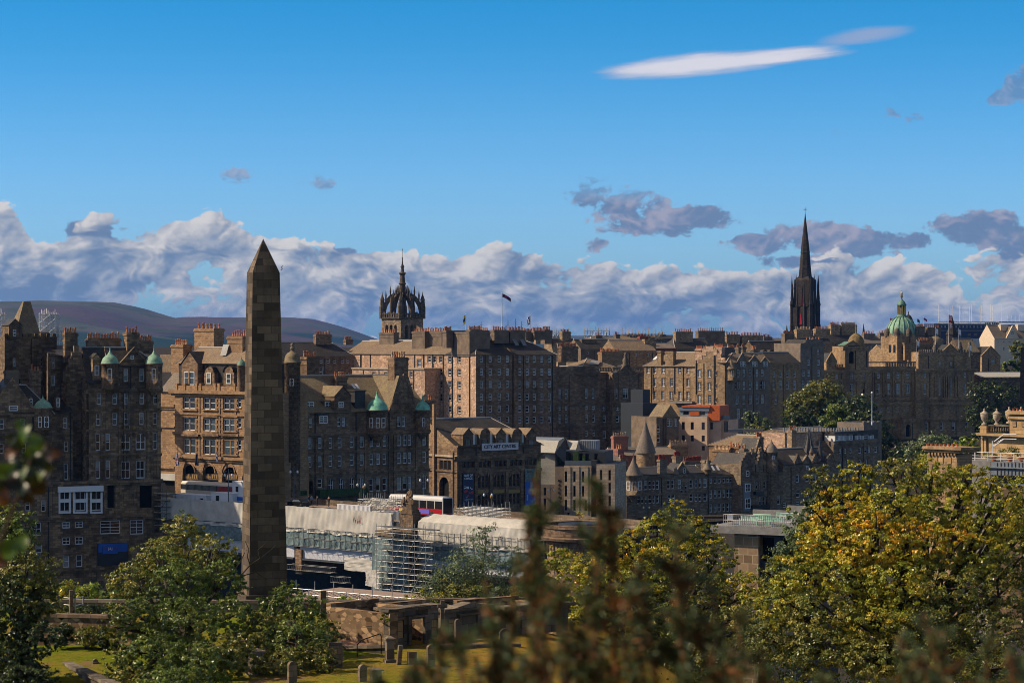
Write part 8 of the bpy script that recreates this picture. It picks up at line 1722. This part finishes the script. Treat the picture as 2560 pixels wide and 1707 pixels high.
tree('maple_tree', 'huge golden yellow tree filling the corner by the roof terrace', gt(2240, 150), [
    (2140, 1190, 152, 56, 46, 'autumn'), (2060, 1215, 152, 56, 54, 'darkolive'), (2250, 1185, 152, 70, 44, 'olive'), (2330, 1190, 152, 70, 44, 'autumn'), (2420, 1205, 152, 70, 50, 'autumn'), (2500, 1240, 152, 70, 54, 'autumn'), (2110, 1270, 151, 80, 60, 'gold'), (2230, 1270, 150, 100, 66, 'autumn'), (2170, 1300, 148, 56, 34, 'orange'), (2270, 1330, 147, 60, 34, 'orange'), (2130, 1390, 147, 60, 30, 'orange'), (2390, 1340, 147, 50, 30, 'orange'), (2060, 1290, 149, 40, 26, 'orange'), (2360, 1275, 150, 100, 60, 'autumn'), (2480, 1310, 150, 90, 62, 'autumn'), (2570, 1320, 150, 60, 70, 'autumn'),
    (2070, 1350, 149, 90, 62, 'gold'), (2190, 1360, 148, 110, 66, 'gold'), (2310, 1365, 148, 100, 64, 'gold'), (2430, 1390, 148, 100, 62, 'autumn'), (2540, 1410, 148, 80, 70, 'olive'), (2000, 1430, 148, 80, 60, 'autumn'), (2110, 1440, 147, 100, 60, 'autumn'), (2240, 1450, 146, 110, 66, 'autumn'), (2370, 1470, 146, 110, 66, 'olive'), (2500, 1490, 146, 90, 66, 'darkolive'),
    (1950, 1510, 147, 80, 60, 'autumn'), (2060, 1530, 146, 110, 66, 'olive'), (2190, 1550, 145, 110, 62, 'autumn'), (2330, 1570, 144, 120, 66, 'darkolive'), (2480, 1590, 144, 110, 70, 'darkolive'), (1930, 1600, 146, 90, 66, 'darkolive'), (1930, 1440, 149, 50, 50, 'olive'), (2570, 1240, 153, 50, 60, 'autumn'), (2060, 1630, 144, 120, 62, 'darkolive'), (2200, 1650, 143, 120, 62, 'olive'), (2360, 1670, 142, 130, 62, 'darkolive'), (2510, 1680, 142, 100, 62, 'darkolive')],
    200000, .085, .6, clump=.105, shell=.45)
tree('evergreen_tree', 'dense dark green tree between the gold crown and the roof terrace', gt(2010, 178), [
    (2050, 1265, 178, 40, 46, 'dark', 1.2), (2010, 1320, 178, 52, 50, 'grey'), (1985, 1390, 177, 52, 44, 'grey'), (2040, 1380, 177, 56, 60, 'green'), (1975, 1460, 176, 60, 46, 'grey')],
    26000, .10, .3, clump=.15, shell=.5)
tree('broadleaf_tree', 'round dark tree in front of the bank, its top touched with yellow', gt(2050, 650), [(2060, 985, 650, 52, 40, 'darkolive'), (2010, 1020, 645, 52, 42, 'darkolive'), (2080, 1040, 645, 50, 46, 'dark'), (2000, 1060, 640, 46, 34, 'dark')], 16000, .38, .5, clump=.2, shell=.5)
tree('broadleaf_tree', 'second round dark tree before the bank, deeper green with a pale shrub below', gt(2130, 620), [(2140, 1020, 620, 54, 36, 'dark'), (2100, 1050, 618, 50, 40, 'green'), (2160, 1065, 616, 56, 46, 'dark'), (2195, 1090, 614, 46, 46, 'dark'), (2130, 1095, 612, 46, 28, 'darkolive'), (2230, 1130, 612, 40, 40, 'dark'), (2130, 1060, 612, 26, 22, 'grey')], 18000, .36, .5, clump=.2, shell=.5)
tree('broadleaf_tree', 'small silvery tree by the shaded gothic gables', gt(1895, 640), [(1880, 1050, 640, 24, 24, 'grey'), (1905, 1065, 640, 32, 24, 'grey'), (1890, 1085, 638, 40, 22, 'darkolive')], 5000, .36, .3, clump=.2, shell=.5)
tree('broadleaf_tree', 'pale leafy tree below the bank entrance', gt(2340, 430), [(2330, 1105, 430, 50, 24, 'grey'), (2290, 1125, 430, 34, 22, 'grey'), (2375, 1120, 430, 38, 22, 'grey'), (2330, 1140, 430, 60, 20, 'olive')], 9000, .2, .3, clump=.2, shell=.4)
tree('broadleaf_tree', 'bright green bush beside the ochre urn building', gt(2420, 330), [(2415, 1108, 330, 26, 18, 'bright'), (2435, 1122, 330, 22, 14, 'bright'), (2405, 1125, 330, 22, 14, 'bright')], 2200, .22, .2, clump=.22, shell=.4)
tree('broadleaf_tree', 'dark wooded clump behind the bank under the castle', gt(2480, 745), [(2470, 990, 745, 46, 40, 'dark'), (2520, 1010, 745, 46, 50, 'dark'), (2450, 1040, 742, 40, 36, 'dark'), (2500, 1070, 740, 60, 40, 'dark')], 9000, .42, .5, clump=.2, shell=.5)
tree('broadleaf_tree', 'green tree just below the cream castle house', gt(2555, 900), [(2548, 880, 900, 24, 34, 'darkolive'), (2530, 920, 895, 28, 20, 'green')], 1800, .7, .4, clump=.2, shell=.5)
def shrub(name, label, blobs, n, leafs, cat='shrub'): 
    B = [(W(b[0], b[1], b[2]), b[3]*b[2]/FPX, b[3]*b[2]/FPX, b[4]*b[2]/FPX, 1.0, b[5]) for b in blobs]; c = B[0][0]; r = thing(name, Vector((c.x, c.y, c.z-B[0][3])), label, cat)
    P, N, S, C = clump_points(B, n, leafs, .25, .3); me = leaves_mesh(P, N, S, C, ORG[r.name]); o = bpy.data.objects.new('foliage', me); SC.collection.objects.link(o); o.parent = r
    m = MB()
    for b, b2 in zip(B, B[1:]): m.tube(Vector((b[0].x, b[0].y, b[0].z-b[3]*1.08)), Vector((b2[0].x, b2[0].y, b2[0].z-b2[3]*1.08)), .025, 'bark', 4)
    for b in B:
        for q in range(4): d = Vector(RNG.normal(size=3))*.4; m.tube(Vector((b[0].x, b[0].y, b[0].z-b[3]*1.1)), b[0]+Vector((d.x*b[1], d.y*b[2], d.z*b[3])), .03, 'bark', 5, .012)
    m.build('stem', r)
shrub('shrub', 'yellow-green bushes along the rear wall beside the dark tree', [(160, 1478, 178, 36, 26, 'autumn'), (225, 1478, 177, 46, 20, 'bright'), (285, 1492, 176, 40, 20, 'green')], 3200, .12)
shrub('hedge', 'dark hedge between the rear wall and the mossy retaining wall', [(150, 1528, 166, 50, 30, 'darkolive'), (230, 1532, 165, 50, 26, 'dark'), (300, 1536, 164, 50, 26, 'darkolive'), (90, 1520, 166, 50, 30, 'dark')], 9000, .10)
shrub('hedge', 'dark scrub standing in for shadow at the foot of the mossy retaining wall', [(150, 1585, 149, 40, 30, 'dark'), (215, 1592, 148.5, 36, 26, 'darkolive'), (270, 1590, 148.5, 36, 28, 'dark')], 6000, .09)  # scrub added to darken the wall where only shadow falls
shrub('ivy', 'ivy hanging over the corner of the lit rubble wall', [(893, 1528, 161, 20, 22, 'grey'), (962, 1540, 150, 14, 14, 'olive'), (905, 1520, 162, 14, 10, 'bright')], 1100, .09)
shrub('shrub', 'low green bushes behind the tomb walls', [(1000, 1512, 172, 40, 12, 'olive'), (860, 1508, 174, 50, 14, 'bright'), (1080, 1514, 170, 40, 14, 'olive'), (1310, 1470, 178, 30, 26, 'bright')], 2600, .11)
shrub('shrub', 'small yellow potted shrub on the roof terrace', [(1972, 1272, 238, 7, 9, 'gold')], 400, .09)
shrub('shrub', 'straw-coloured plants growing on the rim of the round pavilion', [(1448, 1283, 314, 16, 12, 'gold'), (1540, 1292, 314, 20, 7, 'autumn')], 700, .10)
shrub('shrub', 'planted herbs behind the white terrace rail', [(2470, 1138, 268, 30, 7, 'olive'), (2530, 1128, 272, 36, 10, 'darkolive')], 900, .10)
shrub('undergrowth', 'dark undergrowth below the gold tree at the bottom edge', [(1600, 1745, 150, 120, 50, 'dark'), (1800, 1740, 150, 130, 56, 'dark'), (1980, 1735, 150, 120, 60, 'darkolive'), (2160, 1740, 150, 130, 56, 'dark'), (2340, 1745, 150, 130, 50, 'dark'), (2520, 1745, 150, 120, 50, 'dark'), (1960, 1650, 172, 110, 60, 'dark'), (1880, 1560, 178, 60, 60, 'dark')], 16000, .11)
# bare branches beside the obelisk
r = thing('bare_branch', W(590, 1470, 165), 'crooked bare branches reaching across the obelisk base', 'branch'); m = MB()
br = [[(575, 1475), (600, 1440), (625, 1412), (650, 1395), (668, 1382), (690, 1362)], [(625, 1412), (618, 1390), (622, 1372), (612, 1350)], [(600, 1440), (640, 1430), (655, 1440), (668, 1448)], [(650, 1395), (645, 1375), (662, 1360)], [(640, 1404), (662, 1415), (676, 1422)], [(585, 1462), (590, 1420), (605, 1395), (612, 1380)]]
for i, b_ in enumerate(br):
    for j, (a, c) in enumerate(zip(b_, b_[1:])): m.tube(W(*a, 165), W(*c, 165), .07*(1-.14*j)*(1 if i == 0 else .6), 'bark', 6, .07*(1-.14*(j+1))*(1 if i == 0 else .6))
m.build('branch_wood', r)
# ------------------------------------------------------------------ out-of-focus gorse close to the camera
def gorse(name, label, base, sprigs, seed, dist=4.5):
    rg = np.random.default_rng(seed); bx, by = base; bz = ground_z(bx, by); r = thing(name, (bx, by, bz), label, 'gorse'); org = ORG[r.name]; m = MB(); P = []; D = []; C = []; S = []
    root = Vector((bx, by, bz))
    G = [(.06, .105, .036), (.08, .125, .04), (.045, .08, .032), (.10, .12, .036)]; Br = [(.17, .055, .016), (.24, .08, .02), (.10, .036, .013), (.29, .115, .024)]
    for (px, py, Y, L, brown) in sprigs:
        tip = W(px, py, Y); low = tip.lerp(root, .45)+Vector((rg.normal()*.03, rg.normal()*.05, .05)); mid = tip.lerp(low, .5)+Vector((rg.normal()*.02, rg.normal()*.03, 0))
        m.tube(root+Vector((rg.normal()*.08, rg.normal()*.08, 0)), low, .010, 'dead_brown', 5, .007); m.tube(low, mid, .007, 'dead_brown', 5, .005); m.tube(mid, tip, .005, 'dead_brown', 5, .002)
        path = [tip, mid, low]
        nl = int(L*1.7)
        twigs = [(tip, mid)]
        for q in range(nl):
            t = rg.random()**1.2; s = tip.lerp(mid, t*2) if t < .5 else mid.lerp(low, t*2-1); d = Vector((rg.normal()*.8, rg.normal()*.8, abs(rg.normal())*.7+.25)).normalized(); ln = (.03+.06*rg.random())*(.5+t); e = s+d*ln; m.tube(s, e, .0028, 'dead_brown', 4, .0015); twigs.append((e, s))
        for (e, s) in twigs:
            ln = (e-s).length; n = int(60+ln*900); t = rg.random(n)**.8; pos = np.array(e)+(np.array(s)-np.array(e))*t[:, None]
            dirs = rg.normal(size=(n, 3))+np.array((e-s).normalized())*.8; dirs /= np.linalg.norm(dirs, axis=1)[:, None]
            isb = rg.random(n) < np.clip(brown*.62*(t+.10)*1.4, 0, .85)
            c = np.where(isb[:, None], np.array(Br)[rg.integers(0, 4, n)], np.array(G)[rg.integers(0, 4, n)])*rg.uniform(.7, 1.3, (n, 1)); ss = rg.uniform(.006, .014, n)
            P.append(pos+dirs*ss[:, None]); D.append(dirs); C.append(c); S.append(ss)
    P = np.concatenate(P); D = np.concatenate(D); C = np.concatenate(C); S = np.concatenate(S); n = len(P)
    a = rg.normal(size=(n, 3)); Bv = np.cross(D, a); Bv /= np.linalg.norm(Bv, axis=1)[:, None]
    V = np.stack([P-D*S[:, None], P+Bv*.0019, P+D*S[:, None], P-Bv*.0019], 1).reshape(-1, 3)-np.array(org)
    me = bpy.data.meshes.new('spines'); me.vertices.add(4*n); me.vertices.foreach_set('co', V.astype(np.float32).ravel()); me.loops.add(4*n); me.loops.foreach_set('vertex_index', np.arange(4*n, dtype=np.int32)); me.polygons.add(n); me.polygons.foreach_set('loop_start', np.arange(0, 4*n, 4, dtype=np.int32)); me.polygons.foreach_set('loop_total', np.full(n, 4, dtype=np.int32)); me.update(calc_edges=True)
    at = me.attributes.new('leaf_colour', 'FLOAT_COLOR', 'FACE'); at.data.foreach_set('color', np.concatenate([C, np.ones((n, 1))], 1).astype(np.float32).ravel()); me.materials.append(MATS['needle']); o = bpy.data.objects.new('foliage', me); SC.collection.objects.link(o); o.parent = r
    m.build('stem', r)
def sp(n, x0, x1, y0, y1, Y0, Y1, L0, L1, br, seed):
    rg = random.Random(seed); return [(rg.uniform(x0, x1), rg.uniform(y0, y1), rg.uniform(Y0, Y1), rg.uniform(L0, L1), br*rg.uniform(.6, 1.3)) for _ in range(n)]
gorse('gorse_bush', 'blurred gorse bush with tall spiny sprigs reaching over the gallery and hotel', (.18, 4.4), [(1345, 1175, 4.5, 10, .25), (1318, 1290, 4.5, 9, .5), (1505, 1215, 4.4, 12, .35), (1525, 1290, 4.4, 10, .9), (1290, 1380, 4.6, 8, .6), (1340, 1380, 4.5, 8, .7), (1390, 1470, 4.3, 9, .6), (1480, 1420, 4.5, 8, .6), (1210, 1440, 4.4, 8, .25), (1230, 1530, 4.3, 8, .6), (1420, 1560, 4.3, 10, .7), (1360, 1640, 4.2, 12, .7)]+sp(6, 1180, 1560, 1540, 1720, 4.0, 4.8, 6, 10, .8, 1), 21)
gorse('gorse_bush', 'second blurred gorse bush in front of the yellowing tree', (.55, 4.3), [(1690, 1325, 4.5, 9, .3), (1670, 1400, 4.4, 9, .8), (1600, 1440, 4.4, 8, .5), (1570, 1500, 4.3, 8, .5), (1780, 1480, 4.4, 8, .3), (1700, 1560, 4.2, 10, .4), (1850, 1560, 4.3, 8, .5), (1820, 1650, 4.2, 10, .6), (1900, 1620, 4.3, 9, .3)]+sp(6, 1540, 1950, 1600, 1730, 3.9, 4.7, 6, 10, .8, 2), 22)
gorse('gorse_bush', 'low blurred gorse sprigs along the bottom edge below the gold tree', (1.0, 4.2), [(2310, 1530, 4.4, 11, .3), (2350, 1600, 4.3, 9, .8), (2520, 1630, 4.2, 9, .6), (2300, 1650, 4.2, 10, .4), (2060, 1690, 4.2, 9, .4)]+sp(9, 2230, 2580, 1600, 1730, 3.9, 4.6, 7, 11, .5, 3), 23)
gorse('gorse_bush', 'low blurred gorse sprigs over the burial ground grass', (-.15, 4.1), [(1080, 1670, 4.3, 9, .3), (1150, 1600, 4.3, 9, .6), (1010, 1690, 4.2, 9, .4), (1110, 1560, 4.4, 7, .4), (960, 1720, 4.2, 8, .4)]+sp(5, 980, 1200, 1640, 1730, 4.0, 4.5, 7, 10, .5, 4), 24)
def leafy_branch():
    bx, by = -1.5, 5.2; r = thing('leafy_branch', (bx, by, ground_z(bx, by)), 'blurred leafy branch with green and browned leaves in front of the dark hotel', 'branch'); org = ORG[r.name]; rg = random.Random(9); m = MB(); root = Vector((bx, by, ground_z(bx, by)))
    j = [root, W(-60, 1500, 5.2), W(10, 1330, 5.2), W(60, 1200, 5.2), W(85, 1120, 5.2), W(95, 1080, 5.2)]
    for a, b_ in zip(j, j[1:]): m.tube(a, b_, .006, 'bark', 6, .005)
    m.build('stem', r)
    cols = {'g': (.065, .12, .012), 'd': (.016, .028, .008), 'b': (.12, .05, .02), 'p': (.12, .16, .05), 'k': (.014, .010, .006)}
    spec = [(60, 1085, 46, .4, 'g'), (90, 1105, 44, -.5, 'g'), (30, 1130, 36, 1.0, 'b'), (70, 1140, 40, .2, 'd'), (62, 1180, 40, .9, 'p'), (100, 1150, 44, -.8, 'd'), (112, 1120, 40, 1.5, 'k'), (130, 1132, 42, 1.7, 'b'), (60, 1210, 50, .5, 'd'), (92, 1215, 54, -.3, 'k'), (10, 1175, 50, 1.2, 'g'), (8, 1215, 44, .2, 'd'), (120, 1165, 34, -.6, 'd'), (100, 1190, 30, .6, 'p'), (10, 1245, 40, .1, 'b'), (45, 1110, 40, -.2, 'd'), (80, 1125, 36, .8, 'g'), (20, 1200, 46, -.6, 'k'), (35, 1180, 44, .6, 'd'), (80, 1190, 44, -.1, 'd'), (110, 1200, 40, .3, 'k'), (70, 1160, 40, -.9, 'd'), (118, 1140, 30, 1.2, 'd'), (30, 1095, 34, .9, 'd'), (40, 1160, 34, -1.0, 'd'), (50, 1058, 26, .7, 'g'), (24, 1370, 60, .9, 'g'), (55, 1355, 44, .2, 'g'), (4, 1400, 40, 1.2, 'b'), (70, 1240, 44, -.2, 'k')]
    P = []; Fs = []; C = []
    for (px, py, s, a, k) in spec:
        c = W(px, py, 5.2+rg.uniform(-.1, .1)); s = s/FPX*5.2; t = Vector((math.sin(a), rg.uniform(-.5, .5), math.cos(a))).normalized(); n = Vector((rg.uniform(-.5, .5), -1, rg.uniform(-.2, .9))).normalized(); b_ = t.cross(n).normalized(); n = b_.cross(t); b0 = len(P); N = 8
        ring = []
        for i in range(N+1):
            u = i/N; w = .42*math.sin(math.pi*u**.8)**.9; base = c+t*s*(u-.5)*2*.62-n*(.25*s*(u-.5)**2*4); ring += [base+b_*s*w+n*s*w*.35, base, base-b_*s*w+n*s*w*.35]
        P += [tuple(v-org) for v in ring]
        for i in range(N):
            for q in (0, 1): Fs.append((b0+i*3+q, b0+i*3+q+1, b0+i*3+q+4, b0+i*3+q+3)); C.append((*cols[k], 1))
    me = bpy.data.meshes.new('leaf'); me.from_pydata(P, [], Fs); at = me.attributes.new('leaf_colour', 'FLOAT_COLOR', 'FACE'); at.data.foreach_set('color', np.array(C, dtype=np.float32).ravel()); me.materials.append(MATS['leaf']); me.polygons.foreach_set('use_smooth', [True]*len(Fs)); o = bpy.data.objects.new('leaves', me); SC.collection.objects.link(o); o.parent = r
leafy_branch()
# ------------------------------------------------------------------ air: one even box of haze over the whole scene
def haze():
    m = bpy.data.materials.new('haze'); m.use_nodes = True; t = NT(m.node_tree); o = t.n('ShaderNodeOutputMaterial')
    v = t.n('ShaderNodeVolumePrincipled'); v.inputs['Color'].default_value = (.14, .38, 1.0, 1); v.inputs['Density'].default_value = 3.2e-5; v.inputs['Anisotropy'].default_value = .2
    t.nt.links.new(v.outputs[0], o.inputs['Volume']); MATS['haze'] = m
    b = MB(); b.box((-16000, -400, 10), (16000, 24000, 330), 'haze'); ob = b.build('haze', loc=(0, 0, 0)); prop(ob, kind='stuff', label='thin blue haze over the city and hills', cat='haze')
haze()
